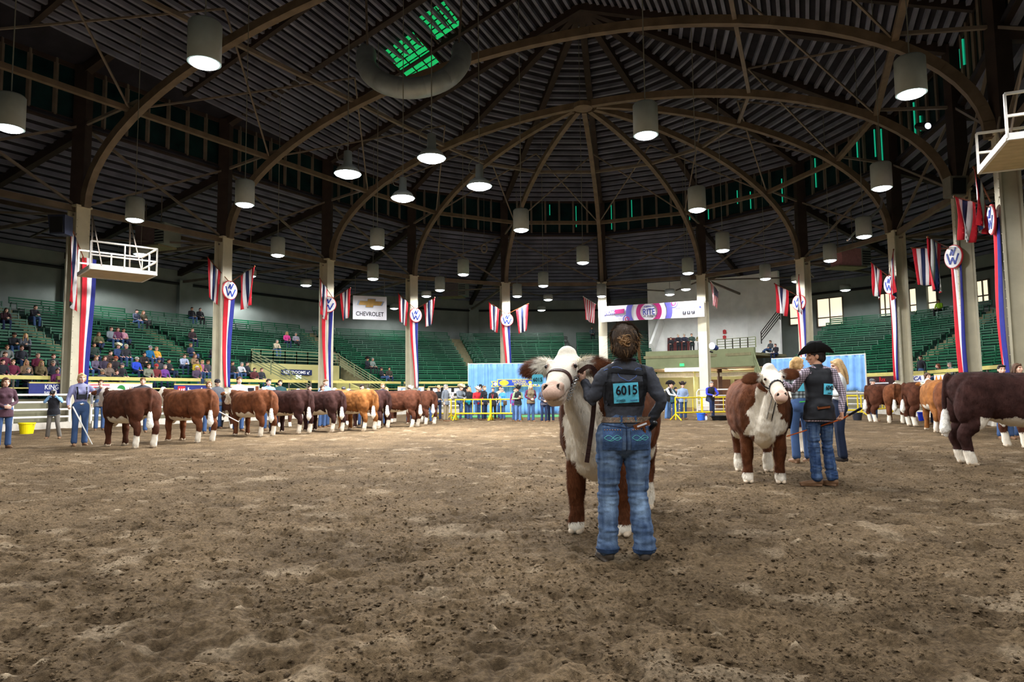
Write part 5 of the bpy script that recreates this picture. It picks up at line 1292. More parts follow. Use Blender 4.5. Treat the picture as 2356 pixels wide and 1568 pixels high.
# ================================================================== cattle
def coat_mat(tone):
    key = ('coat', tone)
    if key in _mats: return _mats[key]
    m = M('cow_coat', tone, .85, noise=(7, .38), bump=(60, .6, .03), attr=None, spec=.15); _mats[key] = m
    nt = m.node_tree; b = nt.nodes['Principled BSDF']; src = b.inputs['Base Color'].links[0].from_socket
    at = nt.nodes.new('ShaderNodeAttribute'); at.attribute_name = 'Col'
    sp = nt.nodes.new('ShaderNodeSeparateColor'); nt.links.new(at.outputs['Color'], sp.inputs[0])
    dk = nt.nodes.new('ShaderNodeVectorMath'); dk.operation = 'MULTIPLY'; nt.links.new(src, dk.inputs[0]); nt.links.new(sp.outputs[2], dk.inputs[1])
    mx = nt.nodes.new('ShaderNodeMix'); mx.data_type = 'RGBA'
    nt.links.new(sp.outputs[0], mx.inputs['Factor']); nt.links.new(dk.outputs[0], mx.inputs['A']); mx.inputs['B'].default_value = (*srgb(244, 234, 216), 1)
    m2 = nt.nodes.new('ShaderNodeMix'); m2.data_type = 'RGBA'; nt.links.new(sp.outputs[1], m2.inputs['Factor']); nt.links.new(mx.outputs['Result'], m2.inputs['A']); m2.inputs['B'].default_value = (*srgb(222, 178, 156), 1)
    nt.links.new(m2.outputs['Result'], b.inputs['Base Color'])
    tc = nt.nodes['Texture Coordinate']
    nz = nt.nodes.new('ShaderNodeTexNoise'); nz.inputs['Scale'].default_value = 1; nz.inputs['Detail'].default_value = 5
    mp = nt.nodes.new('ShaderNodeMapping'); mp.inputs['Scale'].default_value = (70, 70, 22); nt.links.new(tc.outputs['Object'], mp.inputs[0]); nt.links.new(mp.outputs[0], nz.inputs['Vector'])
    bp = nt.nodes.new('ShaderNodeBump'); bp.inputs['Strength'].default_value = .5; bp.inputs['Distance'].default_value = .014; nt.links.new(nz.outputs['Fac'], bp.inputs['Height']); nt.links.new(bp.outputs[0], b.inputs['Normal'])
    return m
M_HOOF, M_EYE, M_TAILW = M('hoof_horn', (206, 186, 160), .5, noise=(20, .15)), M('eye_dark', (28, 18, 16), .12, spec=.6), M('tail_white', (242, 236, 224), .9, noise=(25, .12), bump=(60, .5, .03))
M_LEATHER = M('leather_brown', (70, 44, 38), .5, noise=(20, .15)); M_LEATHERB = M('leather_black', (30, 26, 26), .5)

def cow_shapes(poll, muzz, vox=.022, belly_w=1.0, white=(.66, .2, .3), legshift=(0, 0, 0, 0), crest=False, tail_x=0.0, blaze=.15, hood=False):
    """body mesh of a Hereford, feet at z=0, facing local -Y; returns mesh and landmarks"""
    poll, muzz = Vector(poll), Vector(muzz); a = (muzz - poll); Lh = a.length; a.normalize()
    s = perp(a, Vector((1, 0, 0))); fn = s.cross(a)
    if fn.y > 0: fn = -fn
    mb = MB()
    T = [(1.0, .10, 1.22, 1.06), (.93, .20, 1.335, .92), (.82, .275, 1.385, .80), (.55, .32, 1.395, .70), (.2, .37, 1.37, .585), (-.15, .38, 1.355, .55), (-.42, .355, 1.36, .55), (-.62, .32, 1.36, .55), (-.78, .265, 1.31, .58), (-.9, .17, 1.18, .66)]
    seg = 28; vs, fs = [], []
    for y, hw, zt, zb in T:
        zc = zb + (zt - zb) * .52
        for k in range(seg):
            t = 2 * PI * k / seg; c, sn = math.cos(t), math.sin(t); p_ = 2 / 2.7
            x = math.copysign(abs(c) ** p_, c) * hw * belly_w; z = zc + math.copysign(abs(sn) ** p_, sn) * ((zt - zc) if sn > 0 else (zc - zb))
            vs.append((x, y, z))
    n = len(T)
    for i in range(n - 1):
        for k in range(seg): fs.append((i * seg + k, i * seg + (k + 1) % seg, (i + 1) * seg + (k + 1) % seg, (i + 1) * seg + k))
    fs = [f[::-1] for f in fs]; fs.append(tuple(range(seg))[::-1][::-1]); fs.append(tuple((n - 1) * seg + k for k in range(seg))[::-1])
    mb.add(vs, fs)
    hb = poll - fn * .15 + a * .04                       # where the neck meets the head
    A0 = Vector((0, -.56, 1.06)); mid = A0.lerp(hb, .55) + Vector((0, 0, -.01))
    mb.tube([A0, A0.lerp(mid, .55), mid, hb], [(.23, .33), (.205, .29), (.165, .225), (.125, .15)], seg=18, sub=3)
    th = A0.lerp(hb, .6) + Vector((0, -.12, -.16)) if True else 0
    thr = hb - fn * .05 + a * .12
    mb.tube([thr, thr.lerp(Vector((0, -.86, .75)), .5), Vector((0, -.88, .72)), Vector((0, -.76, .55))], [(.06, .09), (.085, .12), (.12, .14), (.09, .085)], seg=14, sub=3)
    mb.ell((0, -.8, .68), (.19, .15, .18))
    # head
    st = [(-.05, .08, .08), (.05, .110, .108), (.2, .130, .125), (.36, .122, .118), (.54, .090, .102), (.7, .083, .09), (.84, .084, .083), (.94, .086, .078), (1.0, .074, .062)]
    mb.tube([poll + a * Lh * f - fn * ry for f, rx, ry in st], [(rx, ry) for f, rx, ry in st], seg=20, side=s, sub=2, power=2.25)
    mb.tube([poll + a * Lh * .3 - fn * .17, poll + a * Lh * .55 - fn * .175, poll + a * Lh * .93 - fn * .158], [(.085, .06), (.07, .05), (.060, .036)], seg=14, side=s)
    mb.ell(poll + a * -.02 - fn * .05, (.075, .08, .07))
    for q in (-1, 1):
        mb.ell(poll + a * Lh * .385 + s * q * .088 - fn * .040, (.036, .036, .036)); mb.ell(poll + a * Lh * .30 + s * q * .090 - fn * .020, (.035, .03, .03)); mb.ell(poll + a * Lh * .94 + s * q * .058 - fn * .02, (.03, .028, .028))
        mb.ell((q * .20, -.52, .86), (.15, .2, .3)); mb.ell((q * .19, -.66, .80), (.11, .12, .18)); mb.ell((q * .22, .68, .98), (.16, .27, .36)); mb.ell((q * .2, .82, .86), (.14, .16, .26))
    f1, f2, h1, h2 = legshift
    for q, dy in ((-1, f1), (1, f2)):
        mb.tube([(q * .2, -.56, .75), (q * .2, -.57 + dy * .4, .60), (q * .2, -.585 + dy * .8, .40), (q * .2, -.575 + dy, .24), (q * .2, -.58 + dy, .13), (q * .2, -.60 + dy, .06)], [(.10, .125), (.088, .10), (.08, .083), (.062, .064), (.072, .07), (.07, .072)], seg=14, sub=3)
    for q, dy in ((-1, h1), (1, h2)):
        mb.tube([(q * .21, .66, .82), (q * .21, .70 + dy * .4, .66), (q * .205, .86 + dy * .8, .47), (q * .205, .83 + dy, .28), (q * .205, .80 + dy, .13), (q * .205, .78 + dy, .06)], [(.14, .18), (.11, .14), (.078, .098), (.066, .07), (.076, .074), (.072, .076)], seg=14, sub=3)
    mb.tube([(tail_x * .2, .97, 1.34), (tail_x * .6, 1.0, 1.26), (tail_x, 1.03, 1.05), (tail_x, 1.03, .75)], [(.05, .05), (.042, .042), (.036, .036), (.03, .03)], seg=10, sub=3)
    me = organic(mb, vox, 5 if vox > .015 else 8)
    c = coords(me); nrm = normals(me)
    lump = (vnoise(c, 14) - .5) * .016 + (vnoise(c, 5) - .5) * .012
    me.vertices.foreach_set('co', (c + nrm * lump[:, None]).astype(np.float32).ravel()); me.update()
    nz = (vnoise(c, 6) - .5) * .16 + (vnoise(c, 22) - .5) * .06
    P0, Aa, S_, F_ = (np.array(v) for v in (poll, a, s, fn))
    rel = c - P0; f = rel @ Aa / Lh; sd = rel @ S_; ff = rel @ F_
    head = (f > -.22) & (f < 1.15) & (np.abs(sd) < .19) & (ff > -.26) & (ff < .12)
    w_ = np.zeros(len(c), np.float32)
    w_[head] = 1
    if hood: w_[head & (ff < -.10 + nz * .3) & (f < .42) & (f > -.1)] = 0
    nk = np.array(hb - A0); nl = np.linalg.norm(nk); nk = nk / nl; rn = c - np.array(A0); tn = rn @ nk
    dv = np.array([0, -nk[2], nk[1]]); dv = dv * (-1 if dv[1] > 0 else 1); und = rn @ dv
    inneck = (c[:, 1] < -.5) & (tn > -.75) & ~head
    xc = c[:, 0] - (A0.x + (hb.x - A0.x) * np.clip(tn / nl, 0, 1)); lim = blaze + .12 * np.clip((1.0 - c[:, 2]) / .3, 0, 1) + .8 * nz
    w_[inneck & (und + nz * .5 > -.02) & (np.abs(xc) < lim) & (c[:, 2] > .47) & ~((c[:, 2] < .64) & (np.abs(c[:, 0]) > .13)) & (c[:, 1] < -.60)] = 1
    bz, fz, hz = white
    w_[(c[:, 2] + nz * .9 < bz) & (c[:, 2] > .42) & (np.abs(c[:, 1] - .06) < .62) & (np.abs(c[:, 0]) < .46) & ~((np.abs(c[:, 0]) > .1) & (c[:, 1] < -.42))] = 1
    w_[(c[:, 2] + nz * .25 < fz) & (c[:, 1] < -.2)] = 1; w_[(c[:, 2] + nz * .25 < hz) & (c[:, 1] > .3)] = 1
    if crest: w_[(c[:, 2] > 1.33) & (c[:, 1] < -.25) & (c[:, 1] > -.95) & (np.abs(c[:, 0]) < .09 + nz * .4)] = 1
    mouth = ff + .092 + .11 * np.clip(.98 - f, 0, 1)
    pink = np.clip((f - .84 - .06 * (np.abs(sd) / .08) ** 2 + .03 * (vnoise(c, 30) - .5)) / .04, 0, 1) * np.clip((mouth - .004) / .015, 0, 1) * head
    pink = np.maximum(pink * .85, (.10 + .14 * vnoise(c, 9)) * head * (f > .5)); pink = np.maximum(pink, .4 * head * (f > .8) * (mouth < 0))
    dark = np.ones(len(c), np.float32) * (.82 + .36 * vnoise(c, 3.3)); 
    col = np.stack([w_, pink, dark], 1).astype(np.float32)
    for q in (-1, 1):
        nos = P0 + Aa * Lh * .975 + S_ * q * .045 - F_ * .022
        d = (((c - nos) @ np.stack([Aa + S_ * q * .5, S_ - Aa * q * .5, F_], 1)) / np.array([.030, .019, .05])); m = (d ** 2).sum(1) < 1; col[m] = (0, 0, .12)
    for q in (-1, 1):
        ey = P0 + Aa * Lh * .395 + S_ * q * .111 - F_ * .022; d = np.linalg.norm(c - ey, axis=1); m = d < .034; col[m, 1] = np.maximum(col[m, 1], .75 * np.clip((.034 - d[m]) / .012, 0, 1)); m = d < .0235; col[m] = (.15, .3, .35)
    # mouth line
    m = head & (np.abs(mouth) < .0075) & (f > .70); col[m] = (.25, .35, .35)
    c3 = coords(me); g_ = head & (f > .70); dep = np.exp(-(mouth / .008) ** 2) * g_ * .012
    for q in (-1, 1):
        nos = P0 + Aa * Lh * .975 + S_ * q * .045 - F_ * .022; dep = dep + .012 * np.exp(-((((c - nos) @ np.stack([Aa + S_ * q * .5, S_ - Aa * q * .5, F_], 1)) / np.array([.026, .016, .05])) ** 2).sum(1) * 1.2)
    me.vertices.foreach_set('co', (c3 - nrm * dep[:, None]).astype(np.float32).ravel()); me.update()
    paint(me, col)
    ears = [poll + a * Lh * .16 + s * q * .115 - fn * .085 for q in (-1, 1)]
    eyes = [poll + a * Lh * .395 + s * q * .111 - fn * .022 for q in (-1, 1)]
    return dict(me=me, poll=poll, a=a, L=Lh, s=s, fn=fn, ears=ears, eyes=eyes, tail=Vector((tail_x, 1.03, .75)), legs=[(-.2, -.6 + f1), (.2, -.6 + f2), (-.205, .78 + h1), (.205, .78 + h2)])

def strands(me, n, length, width, flow=(0, .5, -1), lift=.35, seed=1, keep=None, jitter=.5, attr='Col'):
    """thin hairs standing on a mesh, as one mesh of triangles with the coat's colours"""
    rs = np.random.RandomState(seed); c = coords(me); nr = normals(me); np_ = len(me.polygons)
    lv = np.empty(len(me.loops), np.int32); me.loops.foreach_get('vertex_index', lv); ls = np.empty(np_, np.int32); me.polygons.foreach_get('loop_start', ls)
    ar = np.empty(np_); me.polygons.foreach_get('area', ar)
    if keep is not None: ar = ar * keep(c[lv[ls]])
    cum = np.cumsum(ar); pk = np.searchsorted(cum, rs.rand(n) * cum[-1]); pk = np.clip(pk, 0, np_ - 1)
    i0, i1, i2 = lv[ls[pk]], lv[ls[pk] + 1], lv[ls[pk] + 2]; u_ = rs.rand(n, 1); v_ = rs.rand(n, 1); sw = (u_ + v_ > 1); u_ = np.where(sw, 1 - u_, u_); v_ = np.where(sw, 1 - v_, v_)
    p = c[i0] * (1 - u_ - v_) + c[i1] * u_ + c[i2] * v_; nn = nr[i0]
    fl = np.array(flow, float)[None] + rs.randn(n, 3) * jitter; fl -= nn * (fl * nn).sum(1, keepdims=True); fl /= np.linalg.norm(fl, axis=1, keepdims=True) + 1e-6
    L = length * (.6 + .8 * rs.rand(n, 1)); sd = np.cross(nn, fl) * width * .5
    b0, b1 = p + sd - nn * .003, p - sd - nn * .003; mid = p + nn * L * lift * .7 + fl * L * .5; tip = p + nn * L * lift + fl * L
    V_ = np.stack([b0, b1, mid - sd * .8, mid + sd * .8, tip], 1).reshape(-1, 3); k = np.arange(n) * 5
    me2 = bpy.data.meshes.new('coat_hair'); nt = 2
    me2.vertices.add(5 * n); me2.vertices.foreach_set('co', V_.astype(np.float32).ravel())
    li = np.concatenate([np.stack([k, k + 1, k + 2, k + 3], 1).ravel(), np.stack([k + 3, k + 2, k + 4], 1).ravel()]).astype(np.int32)
    me2.loops.add(len(li)); me2.loops.foreach_set('vertex_index', li); me2.polygons.add(2 * n)
    me2.polygons.foreach_set('loop_start', np.concatenate([np.arange(n) * 4, 4 * n + np.arange(n) * 3]).astype(np.int32))
    me2.update(calc_edges=True)
    at = me.color_attributes.get(attr)
    if at:
        ca = np.empty(len(me.vertices) * 4, np.float32); at.data.foreach_get('color', ca); ca = ca.reshape(-1, 4)[i0][:, :3].copy(); ca[:, 2] *= (.7 + .6 * rs.rand(n)); paint(me2, np.repeat(ca, 5, 0))
    me2.polygons.foreach_set('use_smooth', [True] * (2 * n))
    # hairs shade like the hide below them
    me2.normals_split_custom_set_from_vertices(np.repeat((nn * .9 + fl * .12), 5, 0).tolist())
    return me2
def ear_mesh(base, dirv, fn, hi, seed, ew=.095):
    """leaf shaped ear with its colours, and its long hair"""
    d = Vector(dirv).normalized(); n_ = perp(d, Vector(fn)); mb = MB()
    mb.tube([base, base + d * .05, base + d * .12, base + d * .185, base + d * .21], [(.035, .03), (.062, .035), (.08, .035), (.058, .025), (.02, .012)], seg=14, side=d.cross(n_), sub=2)
    me = organic(mb, .012, 3); c = coords(me); f = (c - np.array(base)) @ np.array(d)
    inner = ((c - np.array(base)) @ np.array(n_)) > .004
    w_ = np.clip((ew - f + .03 * (vnoise(c, 40) - .5) * 2) / .02, 0, 1); w_ = np.maximum(w_, .0 * inner)
    paint(me, np.stack([w_, np.zeros_like(w_), np.full_like(w_, 1.15)], 1))
    return me
def wrap(bvh, c, e1, e2, width_dir, wd, off, n=40, r=.6, a0=0, a1=2 * PI):
    """strip laid on a body: rays shot inwards at a ring around c"""
    rows_ = []; e1, e2, wv = Vector(e1), Vector(e2), Vector(width_dir).normalized()
    for k in range(n + 1):
        t = a0 + (a1 - a0) * k / n; d = e1 * math.cos(t) + e2 * math.sin(t); row = []
        for q in (-.5, .5):
            o = Vector(c) + wv * (wd * q) + d * r; h = bvh.ray_cast(o, -d, r)
            p = h[0] if h[0] is not None else Vector(c) + wv * wd * q + d * .1
            row.append(p + d * off)
        rows_.append(row)
    mb = MB(); 
    N_ = len(rows_); vs = []
    for (p, q) in rows_:
        d = ((p + q) / 2 - Vector(c)).normalized(); vs += [p, q, q + d * .006, p + d * .006]
    fs = []
    for k in range(N_ - 1):
        for j in range(4): fs.append((k * 4 + j, k * 4 + (j + 1) % 4, (k + 1) * 4 + (j + 1) % 4, (k + 1) * 4 + j))
    mb.add(vs, fs); return mb, [((p + q) / 2) for p, q in rows_]
_cowcache = {}
def cow(feet_xy, rz, label, tone, poll, muzz, scale=1.0, hi=False, front=True, key=None, hairn=0, ear_white=.095, ear_len=.068, ears_up=.15, halter=None, group='Hereford show cattle in the ring', loc=None, **kw):
    ck = (key, tuple(poll), tuple(muzz))
    if ck not in _cowcache or hi: _cowcache[ck] = cow_shapes(poll, muzz, .0125 if hi else .024, **kw)
    S = _cowcache[ck]; m_ = coat_mat(tone)
    off = RZ(rz) @ Vector((0, (-.59 if front else .80) * scale, 0)); L = Vector((feet_xy[0], feet_xy[1], 0)) - off
    r_ = root('cow', L, rz, label, 'cow', group, scale=scale); _off[r_.name] = Vector((0, 0, 0))
    part('body', S['me'], m_, r_, True)
    if 'parts' not in S:
        S['parts'] = []
        for k, (x, y) in enumerate(S['legs']):
            mb = MB()
            for q in (-1, 1): mb.tube([(x + q * .032, y + .035, .05), (x + q * .036, y - .02, .035), (x + q * .034, y - .065, .022)], [(.03, .046), (.033, .036), (.026, .022)], seg=10)
            S['parts'].append(('hoof', organic(mb, .009, 2), M_HOOF))
        for k in (0, 1):
            mb = MB(); mb.ell(S['eyes'][k], (.0165, .0165, .0165), seg=12, rings=8); S['parts'].append(('eye', mb.mesh('eye', True), M_EYE))
        for k, q in ((0, -1), (1, 1)):
            e = ear_mesh(S['ears'][k], S['s'] * q * 1.0 - S['a'] * ears_up + S['fn'] * -.10, S['fn'], hi, k, ear_white); S['parts'].append(('ear', e, 'coat'))
        mb = MB(); t = S['tail']; mb.tube([t + Zv * .1, t - Zv * .05, t + Vector((0, .01, -.22)), t + Vector((0, 0, -.32))], [.03, .062, .082, .03], seg=12, sub=3)
        me = organic(mb, .016, 2); c = coords(me); me.vertices.foreach_set('co', (c + normals(me) * ((vnoise(c, 30) - .5) * .016)[:, None]).astype(np.float32).ravel()); S['parts'].append(('tail_switch', me, M_TAILW))
    for nm, me, mm in S['parts']:
        o = part(nm, me, m_ if mm == 'coat' else mm, r_, True)
        if nm == 'ear' and hi:
            ec = S['ears'][0 if 'ear' == o.name.split('.')[0] and (coords(me)[:, 0].mean() < S['poll'].x) else 1]
            dd = S['s'] * (-1 if ec is S['ears'][0] else 1); hr_ = strands(me, 9000, ear_len, .0019, flow=(dd.x * .75, dd.y * .75, -1.0), lift=.40, seed=5, jitter=.30); oo = part('ear_hair', hr_, m_, o, True); oo['kind'] = 'stuff'
    if hairn:
        keep = lambda c: np.where((c[:, 2] < .09), 0, np.where(((c - np.array(S['poll'])) @ np.array(S['a']) > -.16) & (np.abs((c - np.array(S['poll'])) @ np.array(S['s'])) < .24) & ((c - np.array(S['poll'])) @ np.array(S['fn']) > -.25) & (c[:, 2] > .85) & (c[:, 1] < -.7), .0, 1))
        h = strands(S['me'], hairn, .026, .0021, lift=.34, seed=3, keep=keep, jitter=.3); o = part('coat_hair', h, m_, r_, True); o['kind'] = 'stuff'
    if halter:
        bvh = BVHTree.FromPolygons([tuple(v) for v in coords(S['me'])], [tuple(p.vertices) for p in S['me'].polygons])
        hl = bpy.data.objects.new('halter', None); COL.objects.link(hl); hl.parent = r_; _off[hl.name] = Vector()
        a, s_, fn, po, Lh = S['a'], S['s'], S['fn'], S['poll'], S['L']
        c1 = po + a * Lh * .60 - fn * .10; w1 = (a * .9 + fn * .25).normalized()
        e2 = perp(w1, fn); mb, ring = wrap(bvh, c1, s_, e2, w1, .024, .004); part('noseband', mb, halter, hl, True)
        c2 = po + a * Lh * .16 - fn * .16; w2 = (a * .8 - fn * .5).normalized(); e2b = perp(w2, fn)
        mb, ring2 = wrap(bvh, c2 , s_, e2b, w2, .024, .004, a0=-.25 * PI, a1=1.25 * PI); mb = MB()
        for q in (-1, 1):
            # cheek strap from the noseband to behind the ear
            p0 = ring[0 if q > 0 else 20]; p1 = po + a * Lh * .10 + s_ * q * .12 - fn * .16
            prev = None; mbs = MB()
            for k in range(9):
                t = k / 8; x = p0.lerp(p1, t); ctr = po + a * ((x - po).dot(a)) - fn * .10; d = (x - ctr).normalized(); h = bvh.ray_cast(ctr + d * .5, -d, .5); p = (h[0] if h[0] else x) + d * .007
                if prev: mbs.bar(prev, p, .024, .006, up=d)
                prev = p
            part('cheek_strap', mbs, halter, hl, True)
        S['ring'] = ring
    return r_, S
# ================================================================== the cattle in the ring
def loc2(rz, L, p, s=1.0):
    """world point to a thing's local frame"""
    return (RZ(-rz) @ (Vector(p) - Vector(L))) / s
def head_local(rz, feet, poll_w, muzz_w, s=1.0):
    L = Vector((feet[0], feet[1], 0)) - RZ(rz) @ Vector((0, -.59 * s, 0))
    return loc2(rz, L, poll_w, s), loc2(rz, L, muzz_w, s)
RUST, RED, DARKR, GOLD = (104, 61, 37), (84, 49, 34), (60, 37, 33), (142, 91, 48)

# front cow
rzA = math.radians(-19); feetA = G(1381, 1229); feetA = (feetA.x, feetA.y)
pA, mA = P(1302, 806, 5.30), P(1268, 888, 4.86)
pl, ml = head_local(rzA, feetA, pA, mA)
cowA, SA = cow(feetA, rzA, 'big white faced brown heifer led by the woman numbered 6015', RUST, pl, ml, hi=True, hairn=90000, ears_up=.06, halter=M_LEATHER, white=(.66, .10, .26), key='A', belly_w=1.04, blaze=.17, ear_white=.075)
# middle cow
rzB = math.radians(-14); feetB = G(1759, 1111); feetB = (feetB.x, feetB.y)
pB, mB = P(1770, 842, 8.62), P(1800, 906, 8.22)
pl, ml = head_local(rzB, feetB, pB, mB)
cowB, SB = cow(feetB, rzB, 'white faced red brown heifer led by the cowboy numbered 6042', RUST, pl, ml, hi=True, hairn=70000, ear_white=.03, ear_len=.045, ears_up=.1, halter=M_LEATHERB, white=(.64, .14, .28), key='B', belly_w=1.1, hood=True)
# left row, seen from behind and the side
HD = (0, -1.32, 1.42); MZ = (-.05, -1.62, 1.05)
ROW = [(333, 1031, 1.05, RED, 'leading brown heifer beside the girl with the show stick', 'L1', -126, True), (472, 1018, 1.04, RUST, 'second brown heifer in the left row, before the blue bank board', 'L2', -124, False), (614, 1004, 1.03, RUST, 'third heifer in the left row, reddish with bare rump light', 'L1', -128, False),
       (700, 997.5, 1.04, DARKR, 'fourth heifer in the left row, dark red with white tail tip', 'L2', -125, False), (776, 993.5, 1.02, DARKR, 'fifth heifer in the left row, darkest coat', 'L1', -125, False), (850, 991, 1.04, GOLD, 'sixth heifer in the left row, golden tan coat', 'L2', -132, False),
       (882, 985.5, 1.03, DARKR, 'seventh heifer in the left row, dark, half hidden by the golden one', 'L1', -130, False), (955, 982.5, 1.03, RED, 'eighth heifer in the left row, seen side on', 'L2', -112, False), (990, 976.5, 1.02, RED, 'last heifer of the left row at its right end', 'L1', -140, False)]
for px, py, s, tone, lab, key, deg, cr in ROW:
    g = G(px, py); cow((g.x, g.y), math.radians(deg), lab, tone, HD, MZ, scale=s, front=False, key=key + ('c' if cr else ''), crest=cr, white=(.70 if key == 'L1' else .66, .05, .30), tail_x=.02)
# right group
RG = [(2222, 1068, 1.06, DARKR, 'largest dark red heifer cut by the right edge, tail toward us', 'R1', 74, 14000), (2338, 1030, 1.05, RED, 'brown heifer with white socks behind the largest dark one', 'L1', 100, 0), (2098, 980, 1.07, RED, 'brown heifer with white belly patch, second from left at right', 'L1', 84, 0),
      (2008, 971, 1.04, RED, 'brown heifer leftmost of the right hand group', 'L2', 86, 0), (2062, 974, 1.05, RUST, 'lighter brown heifer seen from behind between two others at right', 'L2', 150, 0), (2176, 995, 1.08, GOLD, 'golden heifer seen from behind, left of the largest dark one', 'L1', 158, 0), (2196, 1003, 1.06, RUST, 'rusty heifer seen from behind beside the golden one', 'L2', 150, 0)]
for px, py, s, tone, lab, key, deg, hn in RG:
    g = G(px, py); cow((g.x, g.y), math.radians(deg), lab, tone, HD, MZ, scale=s, front=False, key=key, hi=(key == 'R1'), hairn=hn * 3, white=(.72 if key == 'R1' else (.70 if key == 'L1' else .66), .12, .22 if key == 'R1' else .30), tail_x=.02)
g = G(1822, 1040); cow((g.x, g.y), math.radians(-20), 'white chested heifer mostly hidden behind the girl in plaid', RED, (0, -1.0, 1.42), (-.05, -1.3, 1.1), key='H', scale=.98, white=(.75, .5, .3))
for px, py, deg, lab in ((545, 986, 40, 'hidden heifer of the back row behind the third heifer, white face'), (655, 982, 30, 'hidden heifer of the back row behind the fourth heifer'), (810, 978, 35, 'hidden heifer of the back row behind the golden one'), (905, 972, -100, 'small red heifer of the back row behind the eighth heifer')):
    g = G(px, py); cow((g.x, g.y), math.radians(deg), lab, RED, (0, -1.2, 1.42), (-.05, -1.5, 1.1), key='K', white=(.7, .2, .3))

# halter details: chain and lead of the front cow
SAw = lambda p: cowA.location + RZ(rzA) @ Vector(p)
def link_chain(a, b, n, sag, parent, m_=m_chrome, size=.014):
    a, b = Vector(a), Vector(b)
    pts = [a.lerp(b, k / n) - Zv * sag * math.sin(PI * k / n) for k in range(n + 1)]
    for k in range(n):
        d = (pts[k + 1] - pts[k]).normalized(); u_ = perp(d, Vector((1, 0, 0)) if k % 2 else Vector((0, 1, .3))); c = (pts[k] + pts[k + 1]) / 2; l = (pts[k + 1] - pts[k]).length * .62
        mb = MB(); mb.tube([c + d * l * math.cos(t) + u_ * size * math.sin(t) for t in np.linspace(0, 2 * PI, 11)[:-1]], [.0038], seg=5, side=d.cross(u_), closed=True); part('chain_link', mb, m_, parent)
ring = [SAw(p) for p in SA['ring']]
ch = root('lead_strap', P(1352, 1062, 5.15), label='dark leather lead strap with chain held by the woman numbered 6015', cat='lead strap')
chin = min(ring, key=lambda p: p.z)
cheek = max(ring, key=lambda p: p.x - .3 * p.y)
link_chain(P(1306, 922, 5.0), P(1327, 868, 5.02), 14, .0, ch)
# ================================================================== woman numbered 6015
def sample_back(bvh, x, z, off, y0=.9):
    h = bvh.ray_cast(Vector((x, y0, z)), Vector((0, -1, 0)), 2.0)
    return (h[0] + Vector((0, off, 0))) if h[0] is not None else None
def bvh_of(*mes):
    vs, fs = [], []
    for me in mes:
        k = len(vs); vs += [tuple(v) for v in coords(me)]; fs += [tuple(i + k for i in p.vertices) for p in me.polygons]
    return BVHTree.FromPolygons(vs, fs)
def ribbon(bvh, pts, wd, off=.004, th=.004, n=24):
    """strap lying on the back, along (x,z) points"""
    pts = [Vector((p[0], 0, p[1])) for p in pts]; L = [0]
    for a, b in zip(pts, pts[1:]): L.append(L[-1] + (b - a).length)
    rows_ = []
    for k in range(n + 1):
        t = L[-1] * k / n; i = max(j for j in range(len(L)) if L[j] <= t + 1e-9); i = min(i, len(pts) - 2)
        f = (t - L[i]) / (L[i + 1] - L[i]); c = pts[i].lerp(pts[i + 1], f); d = (pts[i + 1] - pts[i]).normalized(); s = Vector((-d.z, 0, d.x)); row = []
        for q in (-.5, 0, .5):
            x = c + s * wd * q; p = sample_back(bvh, x.x, x.z, off)
            if p is None: row = None; break
            row.append(p)
        if row: rows_.append(row)
    mb = MB()
    if len(rows_) > 1: mb.sheet(rows_, th, (0, 1, 0))
    return mb
def patch(bvh, x0, x1, z0, z1, nx, nz, off=.004, th=.003, tilt=0.0):
    cx, cz = (x0 + x1) / 2, (z0 + z1) / 2; rows_ = []
    for j in range(nz + 1):
        row = []
        for i in range(nx + 1):
            dx, dz = x0 + (x1 - x0) * i / nx - cx, z0 + (z1 - z0) * j / nz - cz
            row.append(sample_back(bvh, cx + dx * math.cos(tilt) - dz * math.sin(tilt), cz + dx * math.sin(tilt) + dz * math.cos(tilt), off) or Vector((cx + dx, .1, cz + dz)))
        rows_.append(row)
    mb = MB(); mb.sheet(rows_, th, (0, 1, 0)); return mb, rows_
def fold(me, fn):
    c = coords(me); n_ = normals(me); me.vertices.foreach_set('co', (c + n_ * fn(c)[:, None]).astype(np.float32).ravel()); me.update()
def denim_paint(me, seed, wear):
    c = coords(me) + seed
    base = np.array(srgb(44, 66, 104)); lite = np.array(srgb(150, 178, 212)); t = .20 + .34 * (vnoise(c * np.array([1, 1, .12]), 60) - .5) + .22 * (vnoise(c * np.array([.8, .8, 1.2]), 13) - .5) + .5 * np.clip(vnoise(c * np.array([.7, .7, 3.2]), 20) - .62, 0, 1)
    t = t + wear(coords(me)); t = np.clip(t, 0, 1)[:, None]; paint(me, (base * (1 - t) + lite * t).astype(np.float32))
m_denim_hi = M('denim_faded', (80, 100, 140), .9, noise=(90, .12), bump=(150, .25, .006), attr='Col')
def denim_folds(z_knee):
    def f(c):
        z = c[:, 2]; k = np.exp(-((z - z_knee) / .10) ** 2) + .8 * np.exp(-((z - .18) / .10) ** 2) + .7 * np.exp(-((z - .74) / .06) ** 2) + .25
        return (vnoise(c * np.array([1.0, 1.0, 4.2]), 7) - .5) * .021 * k + (vnoise(c * np.array([1, 1, 3.2]), 20) - .5) * .016 * k
    return f
HW = 1.68; sW = HW / 1.72
baseW = G(1437, 1289); rzW = PI + .04
